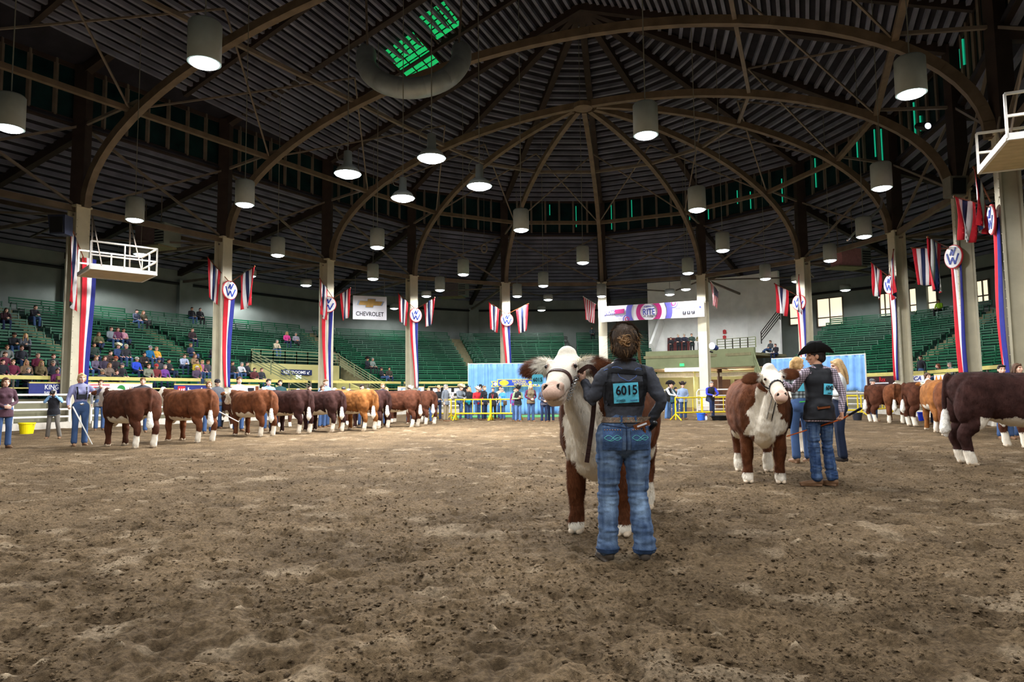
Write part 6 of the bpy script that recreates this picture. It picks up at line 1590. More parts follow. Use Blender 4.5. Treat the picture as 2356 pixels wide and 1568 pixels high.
# her joints: screen left is local +x
JW = pose(Pl=(-.015, 0, .935), Nk=(-.045, -.03, 1.455), Hd=(-.047, -.03, 1.60), yaw=-.25, pitch=.05,
          hipL=(.085, 0, .91), kneeL=(.104, -.03, .49), ankL=(.125, .02, .09), hipR=(-.112, 0, .91), kneeR=(-.114, -.02, .485), ankR=(-.135, .07, .09), toeL=.18, toeR=-.1,
          shL=(.112, 0, 1.36), elL=(.212, -.04, 1.165), wrL=(.240, -.19, 1.305), hdL=(.55, -.3, .6), hnL=(-.8, -.5, .15), curlL=1.2,
          shR=(-.202, 0, 1.36), elR=(-.285, .06, 1.15), wrR=(-.225, -.02, 1.0), hdR=(.2, -.3, -.75), hnR=(.8, -.3, .2), curlR=1.15)
mw = build_person(JW, .0075, True, -.05, True, False, 1.02, 1.09)
fold(mw['jeans'], denim_folds(.47))
fold(mw['shirt'], lambda c: (vnoise(c * np.array([1, 1, 2.2]), 9) - .5) * .016 + (vnoise(c * np.array([1.4, 1, 2.4]), 22) - .5) * .007)
def wear(c):
    z = c[:, 2]; out = np.zeros(len(c))
    for x in (.105, -.118): out += .75 * np.exp(-((c[:, 0] - x) / .045) ** 2) * (np.exp(-((z - .40) / .09) ** 2) + .45 * np.exp(-((z - .70) / .10) ** 2)) * (c[:, 1] > -.02)
    out += .3 * np.exp(-((z - .56) / .02) ** 2) * (vnoise(c, 12) > .5) + .25 * np.exp(-((z - .16) / .05) ** 2) * vnoise(c, 10)
    return out * (.6 + .8 * vnoise(c, 30))
denim_paint(mw['jeans'], 3.0, wear)
wm = root('person', baseW, rzW, 'woman seen from behind in charcoal shirt with number 6015, holding the front cow', 'person', scale=sW)
part('body', mw['body'], m_skin('fair'), wm, True)
m_shirtW = M('shirt_charcoal', (66, 68, 76), .9, noise=(60, .12), bump=(30, .25, .01))
shW = part('shirt', mw['shirt'], m_shirtW, wm, True); jnW = part('jeans', mw['jeans'], m_denim_hi, wm, True); part('boots', mw['boots'], M('boot_grey', (84, 74, 64), .7, noise=(20, .2)), wm, True)
bs, bj = bvh_of(mw['shirt']), bvh_of(mw['jeans']); ball = bvh_of(mw['shirt'], mw['jeans'])
m_strap = M('harness_black', (26, 27, 32), .7, noise=(40, .1)); m_card = M('card_cyan', (104, 212, 240), .5, noise=(5, .05)); m_stitch = M('stitch_blue', (84, 108, 168), .7); m_stitch2 = M('stitch_teal', (104, 190, 190), .7); m_stud = M('stud_copper', (232, 176, 140), .3, metal=.6)
# harness on her back
har = bpy.data.objects.new('number_harness', None); COL.objects.link(har); har.parent = wm; _off[har.name] = Vector()
for pts, wd in (([(.082, 1.425), (.095, 1.30), (.115, 1.15)], .026), ([(-.165, 1.42), (-.172, 1.30), (-.175, 1.15)], .026), ([(.09, 1.385), (-.165, 1.36)], .030)):
    part('strap', ribbon(bs, pts, wd), m_strap, har, True)
mb, _ = patch(bs, -.165, .125, 1.125, 1.30, 12, 8, .004); part('back_panel', mb, m_strap, har, True)
mb, rw = patch(bs, -.112, .070, 1.145, 1.29, 6, 6, .010, .002, -.05); part('number_card', mb, m_card, har, True)
cc = sum((p for r in rw for p in r), Vector()) / 49; r0, rN = rw[0], rw[-1]
nx_ = ((r0[-1] - r0[0]) + (rN[-1] - rN[0])); nz_ = (rN[3] - r0[3]); nn = nz_.cross(nx_).normalized()
if nn.y < 0: nn = -nn
off = max((p - cc).dot(nn) for r in rw for p in r) + .005
tl = perp(nn, nz_.normalized())
text('6015', .155, .072, cc + nn * off + tl * .022, nn, m_ink, har, up=nz_, depth=.001, bold=.022)
text('zoetis', .066, .02, cc + nn * off - tl * .05 + nz_.cross(nn).normalized() * .045 * (-1 if nz_.cross(nn).x < 0 else 1), nn, m_ink, har, up=nz_, depth=.001); text('livestock', .05, .012, cc + nn * off - tl * .055 - nz_.cross(nn).normalized() * .05 * (-1 if nz_.cross(nn).x < 0 else 1), nn, m_inkblue, har, up=nz_, depth=.001)
# yoke stitching
for s_, pts in ((1, [(.13, 1.385), (.105, 1.395), (.085, 1.392), (.06, 1.408), (.03, 1.41), (.005, 1.40), (-.005, 1.38)]), (1, [(.03, 1.36), (.02, 1.335), (-.02, 1.31), (-.04, 1.303), (-.06, 1.312), (-.10, 1.335), (-.11, 1.355)]), (1, [(-.095, 1.375), (-.10, 1.392), (-.125, 1.40), (-.15, 1.392), (-.18, 1.385)])):
    part('yoke_stitching', ribbon(bs, pts, .004, .002, .002, 30), m_stitch, shW, True)
mb = MB(); c_ = Vector(JW['Nk']) + Vector((0, .0, .005)); mb.tube([c_ + Vector((math.cos(t) * .062, math.sin(t) * .062, .012 * math.sin(t))) for t in np.linspace(0, 2 * PI, 25)[:-1]], [(.010, .026)], seg=8, side=(0, 0, 1), closed=True); part('collar', mb, m_shirtW, shW, True, smooth=True)
# belt, pockets, studs
mb, rg = wrap(ball, (-.015, .0, 1.022), (1, 0, 0), (0, 1, 0), (0, 0, 1), .038, .004, n=48, r=.235); blt = part('belt', mb, M('belt_tooled', (112, 92, 74), .45, noise=(90, .45)), wm, True)
for x in (.12, .02, -.085, -.16):
    p = sample_back(ball, x, 1.022, .012)
    if p: mb = MB(); mb.box(p, (.014, .006, .06)); part('belt_loop', mb, m_denim_hi if False else JEANS, jnW, True)
for k in range(16):
    p = sample_back(ball, .15 - .02 * k, 1.022 + (.008 if k % 2 else -.008), .012)
    if p: mb = MB(); mb.ell(p, (.004, .004, .004), seg=6, rings=4); part('stud', mb, m_stud if k % 3 else m_stitch2, blt, True)
for cx, sg in ((.088, 1), (-.112, -1)):
    mb, rw = patch(bj, cx - .068, cx + .068, .805, .965, 8, 8, .003, .003, .04 * sg); pk = part('back_pocket', mb, M('denim_pocket', (70, 96, 138), .9, noise=(60, .2), bump=(150, .25, .006)), jnW, True)
    pts = lambda f: [(cx - .06 + .12 * k / 14, f(k / 14)) for k in range(15)]
    for f in (lambda t: .895 + .018 * math.sin(t * 6.3), lambda t: .895 - .018 * math.sin(t * 6.3), lambda t: .885 + .012 * math.sin(t * 6.3 + .6)): part('pocket_stitching', ribbon(bj, pts(f), .0035, .007, .002, 28), m_stitch2, pk, True)
    for k in range(7):
        p = sample_back(bj, cx - .055 + .018 * k, .952, .008)
        if p: mb = MB(); mb.ell(p, (.0048, .004, .0048), seg=6, rings=4); part('stud', mb, m_stud, pk, True)
part('seat_seam', ribbon(bj, [(-.012, 1.0), (-.012, .88), (-.012, .80)], .006, .003, .002), JEANSD, jnW, True)
part('yoke_seam', ribbon(bj, [(.15, .99), (-.012, .965), (-.17, .99)], .005, .003, .002, 30), JEANSD, jnW, True)
for a_, z_ in (('ankL', 1), ('ankR', 1)):
    p = Vector(JW[a_]); mb, _ = wrap(bj, (p.x, p.y, .088), (1, 0, 0), (0, 1, 0), (0, 0, 1), .03, .002, n=28, r=.14); part('cuff_hem', mb, JEANS, jnW, True)
# hair gathered in a messy knot
hd, hr = head_frame(JW); mt = Matrix.Translation(hd) @ hr.to_4x4()
m_hairW = M('hair_brown', (104, 84, 68), .5, noise=(60, .35), bump=(90, .4, .01)); m_hairL = M('hair_streak', (160, 122, 82), .5, noise=(60, .3))
mb = MB(); mb.ell((0, .022, .028), (.100, .112, .108)); mb.ell((0, .055, -.04), (.086, .078, .08)); mb.tube([(0, .06, -.06), (0, .05, -.11)], [(.06, .05), (.045, .035)], seg=10)
hm = organic(mb, .007, 3); fold(hm, lambda c: (vnoise(c * np.array([1, .5, .35]), 85) - .5) * .010)
hw_ = part('hair', hm, m_hairW, wm, True); hw_.matrix_local = mt
o = part('hair_strands', strands(hm, 14000, .06, .0013, flow=(0, .9, -.55), lift=.10, seed=8, jitter=.22), m_hairW, hw_, True); o['kind'] = 'stuff'
kn = MB(); rs = random.Random(4)
for k in range(60):
    t0 = rs.uniform(0, 6.28); ax = Vector((rs.uniform(-1, 1), rs.uniform(-.3, 1), rs.uniform(-1, 1))).normalized(); e1 = perp(ax, Vector((1, .2, 0))); e2 = ax.cross(e1); R_ = rs.uniform(.016, .042); c = Vector((rs.uniform(-.018, .014), .132 + rs.uniform(-.014, .012), -.01 + rs.uniform(-.018, .018)))
    kn.tube([c + e1 * math.cos(t0 + q * .6) * R_ * (1 + .1 * math.sin(q * 2.1)) + e2 * math.sin(t0 + q * .6) * R_ for q in range(8)], [.001, .003, .0042, .0045, .0045, .0042, .003, .001], seg=5, sub=2)
kk = part('hair_knot', kn, m_hairL, hw_, True, smooth=True)
fl = MB()
for k in range(70):
    a_ = rs.uniform(-1.9, 1.9); c = Vector((math.sin(a_) * .095, .03 + math.cos(a_) * .10, rs.uniform(-.09, .07))); d = Vector((math.sin(a_) * .5 + rs.uniform(-.5, .5), math.cos(a_) * .4 + rs.uniform(-.2, .5), rs.uniform(-1.2, .3))).normalized(); l = rs.uniform(.02, .06)
    fl.tube([c - d * .01, c + d * l * .5 + Vector((0, .012, 0)), c + d * l + Vector((rs.uniform(-.015, .015), 0, -.02))], [.0012, .001, .0004], seg=4, sub=2)
for s_ in (-1,):
    for k in range(7): fl.tube([(s_ * (.088 + .004 * k), -.02 + .008 * k, .0), (s_ * (.092 + .003 * k), -.03 + .01 * k, -.07), (s_ * (.094 + .004 * k), -.02, -.13 - .006 * k), (s_ * (.115 + .002 * k), -.01, -.18)], [.0018, .0016, .0013, .0006], seg=4, sub=3)
o = part('loose_strands', fl, m_hairL, hw_, True); o['kind'] = 'stuff'
mb = MB(); e_ = Vector((-.082, .01, -.055)); mb.tube([e_ + Vector((0, math.sin(t) * .012, math.cos(t) * .016 - .012)) for t in np.linspace(0, 2 * PI, 13)[:-1]], [.002], seg=5, side=(1, 0, 0), closed=True); o = part('earring', mb, m_chrome, wm, True); o.matrix_local = mt
# what she holds
Wl = lambda p: Vector(baseW) + RZ(rzW) @ (Vector(p) * sW)
hl_ = Wl(Vector(JW['wrL']) + Vector(JW['hdL']).normalized() * .085 * .93); hr_ = Wl(Vector(JW['wrR']) + Vector(JW['hdR']).normalized() * .08)
t0, t1 = P(1345, 850, 5.02), None
mb = MB()
def strap_path(mb, pts, w_, th=.006, up=(0, -1, 0), sub=6):
    pts = [Vector(p) for p in pts]; out = []
    n = len(pts)
    for i in range(n - 1):
        p0, p1, p2, p3 = pts[max(i - 1, 0)], pts[i], pts[i + 1], pts[min(i + 2, n - 1)]
        for k in range(sub): t = k / sub; out.append(.5 * ((2 * p1) + (p2 - p0) * t + (2 * p0 - 5 * p1 + 4 * p2 - p3) * t * t + (3 * p1 - p0 - 3 * p2 + p3) * t ** 3))
    out.append(pts[-1])
    for a, b in zip(out, out[1:]): mb.bar(a, b + (b - a) * .08, w_, th, up=up)
strap_path(mb, [P(1330, 866, 5.02), hl_ + Vector((-.01, .0, .0)), P(1352, 843, 5.06), P(1368, 852, 5.08), P(1370, 885, 5.1), P(1364, 960, 5.14), P(1357, 1015, 5.14), P(1350, 1063, 5.14)], .034)
part('strap', mb, M_LEATHER, ch)
st = root('show_stick', hr_, label='show stick with black grip in the hand of the woman numbered 6015', cat='stick')
d_ = (P(1534, 944, 4.66) - hr_).normalized()
mb = MB(); mb.tube([hr_ - d_ * .06, hr_ + d_ * .16], [.016, .019], seg=12); part('grip', mb, m_black, st, smooth=True)
mb = MB(); mb.tube([hr_ - d_ * .05, hr_ - d_ * .16 + Vector((-.02, .06, -.10)), hr_ + Vector((-.30, .30, -.30))], [.008, .007, .005], seg=8); part('shaft', mb, m_wood, st)
cb = root('show_comb', Wl((-.14, .17, 1.0)), label='brown wooden show comb tucked in the right back pocket', cat='comb')
p = sample_back(ball, -.125, .985, .03); e1 = (Vector((-.058, 0, .02))); 
mb = MB(); mb.bar(Wl(p - e1 + Vector((0, .0, .0))), Wl(p + e1 * 1.0), .012, .034, up=(0, 0, 1)); part('head', mb, m_wood, cb); mb = MB(); mb.bar(Wl(p - e1 * .6 + Vector((0, .009, 0))), Wl(p + e1 * .6 + Vector((0, .009, 0))), .003, .012, up=(0, 0, 1)); part('plate', mb, m_paper, cb); mb = MB(); mb.bar(Wl(p + Vector((-.012, 0, -.01))), Wl(p + Vector((-.03, -.012, -.075))), .012, .014); part('handle', mb, m_wood, cb)
# number tag at the front cow's ear
tg = bpy.data.objects.new('ear_tag', None); COL.objects.link(tg); tg.parent = cowA; _off[tg.name] = Vector()
pt = loc2(rzA, cowA.location, P(1237, 873, 5.12)); nv = RZ(-rzA) @ Vector((-.05, -1, .1)).normalized()
r_, u_, nn = frame(nv); mb = MB(); mb.prism([pt + r_ * x + u_ * y for x, y in ((-.035, -.034), (.035, -.034), (.042, -.012), (.042, .03), (.03, .04), (-.03, .04), (-.042, .03), (-.042, -.012))], nn, .004); part('tag_plate', mb, m_card, tg, True)
o = text('6015', .068, .03, pt + nn * .007, nn, m_ink, tg, up=(0, 0, 1), depth=.001)

# ================================================================== cowboy numbered 6042
HC = 1.76; sC = HC / 1.72; baseC = G(1896, 1117); rzC = PI + .16
JC = pose(Pl=(.02, 0, .95), Nk=(.0, -.03, 1.47), Hd=(.0, -.05, 1.605), yaw=1.05, pitch=.05, hipL=(.10, 0, .93), kneeL=(.10, -.02, .5), ankL=(.09, .0, .09), hipR=(-.07, 0, .93), kneeR=(-.085, -.03, .5), ankR=(-.105, .02, .09), toeL=1.2, toeR=.5,
          shL=(.19, 0, 1.40), elL=(.30, -.10, 1.19), wrL=(.43, -.25, 1.33), hdL=(.55, -.5, .35), hnL=(-.3, -.6, .1), curlL=1.2, shR=(-.19, 0, 1.40), elR=(-.25, .08, 1.13), wrR=(-.19, .14, .90), hdR=(.1, .2, -1), hnR=(.9, -.2, .1), curlR=1.1)
mc = build_person(JC, .009, False, .16, True, True, 1.0)
fold(mc['jeans'], denim_folds(.48)); fold(mc['vest'], lambda c: (vnoise(c * np.array([1, 1, 1.8]), 9) - .5) * .018); fold(mc['shirt'], lambda c: (vnoise(c, 13) - .5) * .012)
denim_paint(mc['jeans'], 9.0, lambda c: -.20 + .15 * np.exp(-((c[:, 2] - .62) / .15) ** 2))
cw = root('person', baseC, rzC, 'cowboy in black hat and black vest with number 6042, leading the middle cow', 'person', scale=sC)
part('body', mc['body'], m_skin('tan'), cw, True); part('shirt', mc['shirt'], cloth('checked_plum', (176, 160, 172), 'check'), cw, True); vsC = part('vest', mc['vest'], M('vest_black', (30, 31, 36), .6, noise=(14, .2), bump=(10, .3, .02)), cw, True); part('jeans', mc['jeans'], m_denim_hi, cw, True); part('boots', mc['boots'], BOOT, cw, True)
hd, hr = head_frame(JC); mt = Matrix.Translation(hd) @ hr.to_4x4()
o = part('hair', hair_mesh('short'), M('hair', DARK, .6, noise=(40, .25)), cw, True); o.matrix_local = mt
o = part('hat', hat_mesh('cowboy'), M('hat_black', (22, 22, 25), .7, noise=(20, .08)), cw, True); o.matrix_local = mt @ Matrix.Diagonal((1.12, 1.15, 1.08, 1)); hC = o
mb = MB(); mb.tube([(0.086 * math.cos(t), .104 * math.sin(t), .052) for t in np.linspace(0, 2 * PI, 25)[:-1]], [(.003, .011)], seg=6, side=(0, 0, 1), closed=True); part('hat_band', mb, m_black, hC, True)
mb = MB(); mb.box((-.085, .03, .06), (.008, .016, .022)); part('hat_buckle', mb, m_chrome, hC, True)
bv = bvh_of(mc['vest'])
mb, rw = patch(bv, -.135, .02, 1.12, 1.255, 6, 6, .006, .002, .06); nc = part('number_card', mb, m_card, cw, True); _off[nc.name] = Vector()
cc = sum((p for r in rw for p in r), Vector()) / 49; nx_ = (rw[0][-1] - rw[0][0]); nz_ = (rw[-1][3] - rw[0][3]); nn = nz_.cross(nx_).normalized()
if nn.y < 0: nn = -nn
off = max((p - cc).dot(nn) for r in rw for p in r) + .004; tl = perp(nn, nz_.normalized())
o = text('6042', .135, .06, cc + nn * off + tl * .02, nn, m_ink, nc, up=nz_, depth=.001, bold=.022); o = text('zoetis', .06, .018, cc + nn * off - tl * .045, nn, m_ink, nc, up=nz_, depth=.001)
Cl = lambda p: Vector(baseC) + RZ(rzC) @ (Vector(p) * sC)
p = sample_back(bv, .05, .965, .012); cb = root('show_comb', Cl(p), label='dark show comb at the back hem of the cowboy vest', cat='comb')
if p: mb = MB(); mb.bar(Cl(p + Vector((.085, 0, -.004))), Cl(p + Vector((-.075, 0, .012))), .02, .035); part('head', mb, m_wood, cb); mb = MB(); mb.bar(Cl(p + Vector((.085, .012, .012))), Cl(p + Vector((-.075, .012, .028))), .006, .008); part('spine', mb, m_black, cb)
st = root('show_stick', Cl((-.2, .15, .83)), label='orange show stick with black grip held behind the cowboy', cat='stick')
h_ = Cl(Vector(JC['wrR']) + Vector(JC['hdR']).normalized() * .08); a_ = P(1980, 939, h_.y - .32); d_ = (a_ - h_).normalized()
mb = MB(); mb.tube([h_ + d_ * .14, a_], [.013, .017], seg=10); part('grip', mb, m_black, st, smooth=True)
m_or = M('stick_orange', (206, 96, 34), .45); b_ = P(1811, 1003, h_.y + .25); mb = MB(); mb.tube([h_ + d_ * .15, h_, b_], [.010, .010, .008], seg=8); part('shaft', mb, m_or, st)
ld = root('lead_strap', P(1812, 1003, 8.35), label='black leather lead strap hanging from the hand of the cowboy', cat='lead strap'); hh = Cl(Vector(JC['wrL']) + Vector(JC['hdL']).normalized() * .085)
mb = MB(); strap_path(mb, [P(1802, 872, hh.y), hh, hh + Vector((.01, .0, -.1)), P(1819, 930, hh.y), P(1816, 985, hh.y)], .03); part('strap', mb, M_LEATHERB, ld)
# silver studs on the black halter of the middle cow
SBw = lambda p: cowB.location + RZ(rzB) @ Vector(p)
hlB = [o for o in cowB.children if o.name.startswith('halter')][0]
for k, p in enumerate(SB['ring']):
    if k % 2 == 0: mb = MB(); c_ = SB['poll'] + SB['a'] * SB['L'] * .6 - SB['fn'] * .1; d = (p - c_).normalized(); mb.ell(p + d * .010, (.007, .007, .007), seg=6, rings=4); part('stud', mb, m_chrome, hlB, True)

# ================================================================== plaid girl and blonde woman beside the cowboy
POSES['girlB'] = pose(yaw=-1.2, elL=(.24, -.02, 1.14), wrL=(.2, -.28, 1.24), hdL=(0, -.9, .4), hnL=(-1, 0, 0), curlL=1.0)
POSES['judge'] = pose(yaw=.3, pitch=.2, elL=(.25, .0, 1.13), wrL=(.08, -.24, 1.12), hdL=(-.7, -.6, .1), hnL=(0, .4, .8), curlL=.6, elR=(-.25, .0, 1.13), wrR=(-.1, -.22, 1.1), hdR=(.8, -.5, .1), hnR=(0, .4, .8), curlR=.6)
gp = G(1846, 1064); pgirl = person(gp, PI + .1, 'girlB', 1.78, 'girl with blonde ponytail in grey plaid shirt with number ending 29', cloth('grey_plaid', (140, 148, 150), 'plaid'), pants=JEANS, hair=('pony', (206, 164, 110)), fem=True, hem=-.05)
bq = bvh_of(_pm[('girlB', True, -.05, False, 1.0)]['shirt']); mb, rw = patch(bq, -.10, .08, 1.16, 1.29, 4, 4, .006, .002); nc = part('number_card', mb, m_card, pgirl, True); _off[nc.name] = Vector()
cc = sum((p for r in rw for p in r), Vector()) / 25; o = text('29', .075, .06, cc + Vector((-.045, .022, .01)), (0, 1, 0), m_ink, nc, depth=.001)
mb = MB(); mb.bar((-.12, .115, 1.0), (.06, .115, .985), .012, .012); part('green_brush', mb, M('brush_green', (80, 220, 60), .5), pgirl, True)
gw = G(1937, 1062); person(gw, -1.9, 'judge', 1.74, 'woman with long blonde hair in white jacket behind the cowboy', cloth('white_jacket', (216, 216, 214)), pants=denim((30, 40, 62)), boots=BOOTD, hair=('long', (206, 170, 122)), fem=True, hem=.05)

# ================================================================== people around the ring
def stand(px, py_foot, py_top, rz, ps, label, top, hat=None, **kw):
    b = G(px, py_foot); t = P(px, py_top, b.y).z
    h = t / (1.0 if not hat else (1.035 if hat[0] != 'cowboy' else 1.055))
    if ps in ('rail', 'railfoot'): h = h / .97
    return person(b, rz, ps, max(1.5, min(1.95, h)), label, top, hat=hat, **kw)
T_ = math.atan2
f = cloth
stand(6, 1031, 868, .95, 'fold', 'woman in dark purple cardigan and glasses standing at left edge', f('plum', (76, 48, 58)), hair=('pony', BROWN), fem=True, hem=.22, pants=JEANS)
ph = stand(121, 1009, 894, .35, 'camera', 'photographer in black vest raising a camera before the white fence', f('sky_sleeves', (132, 178, 226)), vest=f('vest_dark', (28, 28, 34)), pants=GREYP, hair=('short', GREY_))
mb = MB(); mb.box((0, -.235, 1.595), (.14, .07, .10)); mb.tube([(0, -.27, 1.59), (0, -.40, 1.585)], [.038, .045], seg=12); cam_ = part('camera', mb, m_black, ph, True)
gl = stand(182, 1026, 858, .75, 'leadlow', 'girl with tied hair in lilac checked shirt and black harness, holding a white show stick', f('lilac_check', (150, 150, 190), 'check'), hair=('bun', (190, 158, 112)), fem=True, hem=-.05, pants=JEANS)
mb = MB(); mb.tube([P(168, 936, 16.55), P(212, 1021, 16.2)], [.017, .012], seg=8); single('show_stick', mb, m_whitepipe, 'white show stick slanting to the ground from the girl in lilac', 'stick')
mb = MB(); mb.tube([P(497, 943, 19.3), P(549, 970, 18.6)], [.017, .012], seg=8); single('show_stick', mb, m_whitepipe, 'white show stick held out between the second and third heifers', 'stick')
bq = bvh_of(_pm[('leadlow', True, -.05, False, 1.0)]['shirt'])
for pts, wd in (([(.1, 1.4), (.09, 1.1)], .03), ([(-.1, 1.4), (-.09, 1.1)], .03)):
    rows_ = []
    for k in range(9):
        t = k / 8; x = pts[0][0] + (pts[1][0] - pts[0][0]) * t; z = pts[0][1] + (pts[1][1] - pts[0][1]) * t; row = []
        for q in (-.5, .5):
            h = bq.ray_cast(Vector((x + wd * q, -.9, z)), Vector((0, 1, 0)), 2); row.append((h[0] if h[0] else Vector((x, -.1, z))) + Vector((0, -.006, 0)))
        rows_.append(row)
    mb = MB(); mb.sheet(rows_, .004, (0, -1, 0)); part('harness_strap', mb, m_strap, gl, True)
mb = MB(); mb.box((0, -.135, 1.17), (.2, .012, .1)); part('harness_panel', mb, m_strap, gl, True); mb = MB(); mb.ell((0, -.13, .99), (.045, .012, .03)); part('belt_buckle', mb, m_chrome, gl, True)
stand(45, 984, 894, .3, 'phone', 'blond woman in black jacket behind the white fence at left', f('black_jacket', (34, 34, 38)), hair=('long', BLOND), fem=True)
stand(88, 980, 866, .1, 'camera', 'blonde woman with camera standing behind the blue king board', f('black_coat', (30, 30, 34)), hair=('short', BLOND), fem=True)
stand(325, 995, 858, .5, 'lead', 'young man in dark jacket between the first two heifers', f('slate_jacket', (56, 58, 66)), hair=('short', LBROWN), pants=JEANS)
stand(228, 990, 868, .6, 'stand', 'person in blue jeans half hidden behind the first heifer head', f('grey_top', (120, 120, 124)), hair=('short', BROWN))
stand(478, 997, 876, .7, 'lead', 'girl with pulled back hair behind the second heifer rump', f('dark_top', (60, 56, 60)), hair=('bun', LBROWN), fem=True)
stand(498, 986, 869, .7, 'lead', 'man in grey hooded jumper behind the second heifer', f('grey_jumper', (84, 86, 92)), hat=('cap', (30, 30, 36)), hair=('short', DARK))
stand(548, 992, 864, .7, 'lead', 'young man in pale lavender shirt behind the third heifer', f('lavender_shirt', (206, 208, 232)), hair=('short', BROWN))
stand(616, 990, 871, .7, 'lead', 'man in bright blue shirt behind the fourth heifer', f('blue_shirt', (120, 152, 222)), hair=('short', DARK))
stand(643, 978, 873, .5, 'stand', 'dark haired person in teal before the restrooms stair', f('teal_top', (40, 70, 72)), hair=('short', DARK))
stand(712, 978, 886, .5, 'stand', 'person in grey under the restrooms sign', f('grey_top2', (100, 100, 104)), hair=('short', DARK))
stand(741, 984, 885, .8, 'lead', 'fair girl low behind the fifth heifer', f('white_top', (210, 210, 214)), hair=('bun', BROWN), fem=True)
stand(748, 982, 872, .8, 'lead', 'young man in blue behind the fifth heifer, before the third column', f('steel_shirt', (120, 140, 176)), hair=('short', LBROWN))
stand(790, 976, 887, .5, 'stand', 'man in grey cap behind the golden heifer', f('grey_coat', (96, 98, 104)), hat=('cap', (50, 54, 64)), hair=('short', GREY_))
stand(832, 980, 884, .8, 'lead', 'boy in grey behind the golden heifer', f('pale_grey', (150, 156, 170)), hair=('short', DARK))
stand(880, 978, 881, .6, 'lead', 'tall fair boy in dark shirt behind the seventh heifer', f('ink_shirt', (50, 56, 74)), hair=('short', (170, 134, 96)))
stand(889, 974, 890, .6, 'stand', 'blonde girl beside the tall fair boy', f('tan_top', (170, 140, 110)), hair=('long', BLOND), fem=True)
stand(943, 972, 885, .5, 'lead', 'man in cream cowboy hat before the fourth column', f('denim_shirt', (110, 130, 170)), hat=('cowboy', (222, 212, 186)), hair=('short', BROWN))
stand(986, 972, 892, .4, 'stand', 'short blond woman behind the last heifer of the row', f('brown_coat', (80, 66, 54)), hair=('short', BLOND), fem=True)
def N0(px): return -math.atan2(G(px, 967).x, 33) 
stand(1008, 967, 885, .3, 'rail', 'man in tan cowboy hat and black jacket leaning on the yellow barrier', f('black_blazer', (32, 32, 34)), hat=('cowboy', (186, 158, 120)), hair=('short', BROWN), pants=JEANSD)
pm = stand(1026, 969, 884, 1.1, 'paper', 'grey haired man in grey jacket and khaki trousers with papers', f('grey_jacket', (108, 114, 122)), hair=('short', GREY_), pants=KHAKI, hem=.2)
mb = MB(); mb.box((.05, -.33, 1.2), (.2, .012, .28), RX(.25)); part('papers', mb, m_paper, pm, True)
stand(1056, 966, 882, .75, 'railfoot', 'bearded man in cream cowboy hat and grey jacket with foot on barrier', f('grey_zip', (112, 120, 128)), hat=('cowboy', (214, 196, 160)), hair=('short', BROWN))
bw = stand(1080, 966, 890, -.5, 'fold', 'blonde woman in black top with a teal coat on her arm', f('black_top', (30, 32, 36)), hair=('long', BLOND), fem=True)
mb = MB(); mb.ell((.1, -.26, .98), (.17, .08, .12)); mb.tube([(.1, -.26, .98), (.16, -.27, .86)], [.09, .07], seg=10); me = organic(mb, .02, 2); part('folded_coat', me, f('teal_coat', (24, 140, 156)), bw, True)
stand(1076, 964, 886, .2, 'stand', 'person in black cowboy hat behind the blonde woman', f('black_shirt2', (40, 40, 44)), hat=('cowboy', (26, 26, 28)), hair=('short', DARK))
stand(1098, 966, 887, .25, 'railfoot', 'man in white cowboy hat and red jacket leaning on the barrier', f('red_jacket', (192, 40, 50)), hat=('cowboy', (236, 226, 210)), hair=('short', GREY_), girth=1.0)
stand(1106, 964, 883, .2, 'stand', 'person in black cowboy hat behind the man in red', f('dark_shirt3', (50, 50, 60)), hat=('cowboy', (24, 24, 28)), hair=('short', DARK))
stand(1115, 966, 887, 1.0, 'stand', 'woman with bobbed hair in black jacket beside the man in red', f('black_jacket3', (28, 30, 38)), hair=('short', (140, 110, 80)), fem=True, hem=.2, pants=JEANSD)
lw = stand(1135, 966, 891, -.2, 'stand', 'woman in black suit with a red lanyard at the barrier', f('black_suit', (34, 34, 38)), hair=('short', (90, 76, 66)), fem=True, hem=.22, pants=BLACKP)
mb = MB(); mb.bar((.05, -.125, 1.38), (.0, -.135, 1.12), .016, .006, up=(0, 1, 0)); mb.bar((-.05, -.125, 1.38), (.0, -.135, 1.12), .016, .006, up=(0, 1, 0)); mb.box((0, -.14, 1.09), (.06, .006, .06)); part('lanyard', mb, m_badge_r, lw, True)
stand(1152, 963, 887, -.3, 'stand', 'brown haired woman behind the woman in light blue', f('cream_top', (190, 176, 156)), hair=('long', BROWN), fem=True)
sb = stand(1156, 966, 892, -.6, 'phone', 'grey haired woman in light blue jacket with a brown shoulder bag', f('sky_jacket', (74, 146, 206)), hair=('short', GREY_), fem=True, hem=.22, pants=JEANS)
mb = MB(); mb.box((.22, -.05, .92), (.1, .24, .24)); me = organic(mb, .02, 3); part('shoulder_bag', me, f('bag_brown', (96, 74, 54)), sb, True)
stand(1192, 970, 884, .3, 'phone', 'man in black hat and black vest with green sleeves looking at a phone', f('sage_sleeves', (140, 168, 128)), vest=f('vest_black2', (30, 30, 34)), hat=('cowboy', (26, 26, 28)), hair=('short', DARK), pants=denim((88, 118, 164)))
stand(1186, 968, 892, .2, 'stand', 'person in magenta jacket hidden behind the man with green sleeves', f('magenta_jacket', (128, 40, 110)), hair=('short', BROWN))
bl = stand(1222, 970, 882, .35, 'fold', 'blonde woman in plum plaid shirt and brown vest by the sign', f('plum_plaid', (110, 52, 80), 'plaid'), vest=f('vest_olive', (112, 98, 74)), hair=('long', (222, 194, 140)), fem=True, pants=JEANS)
stand(1252, 971, 888, .3, 'fold', 'woman in dark plaid behind the front cow muzzle', f('dark_plaid', (88, 86, 100), 'plaid'), hair=('long', BROWN), fem=True, pants=JEANSD)
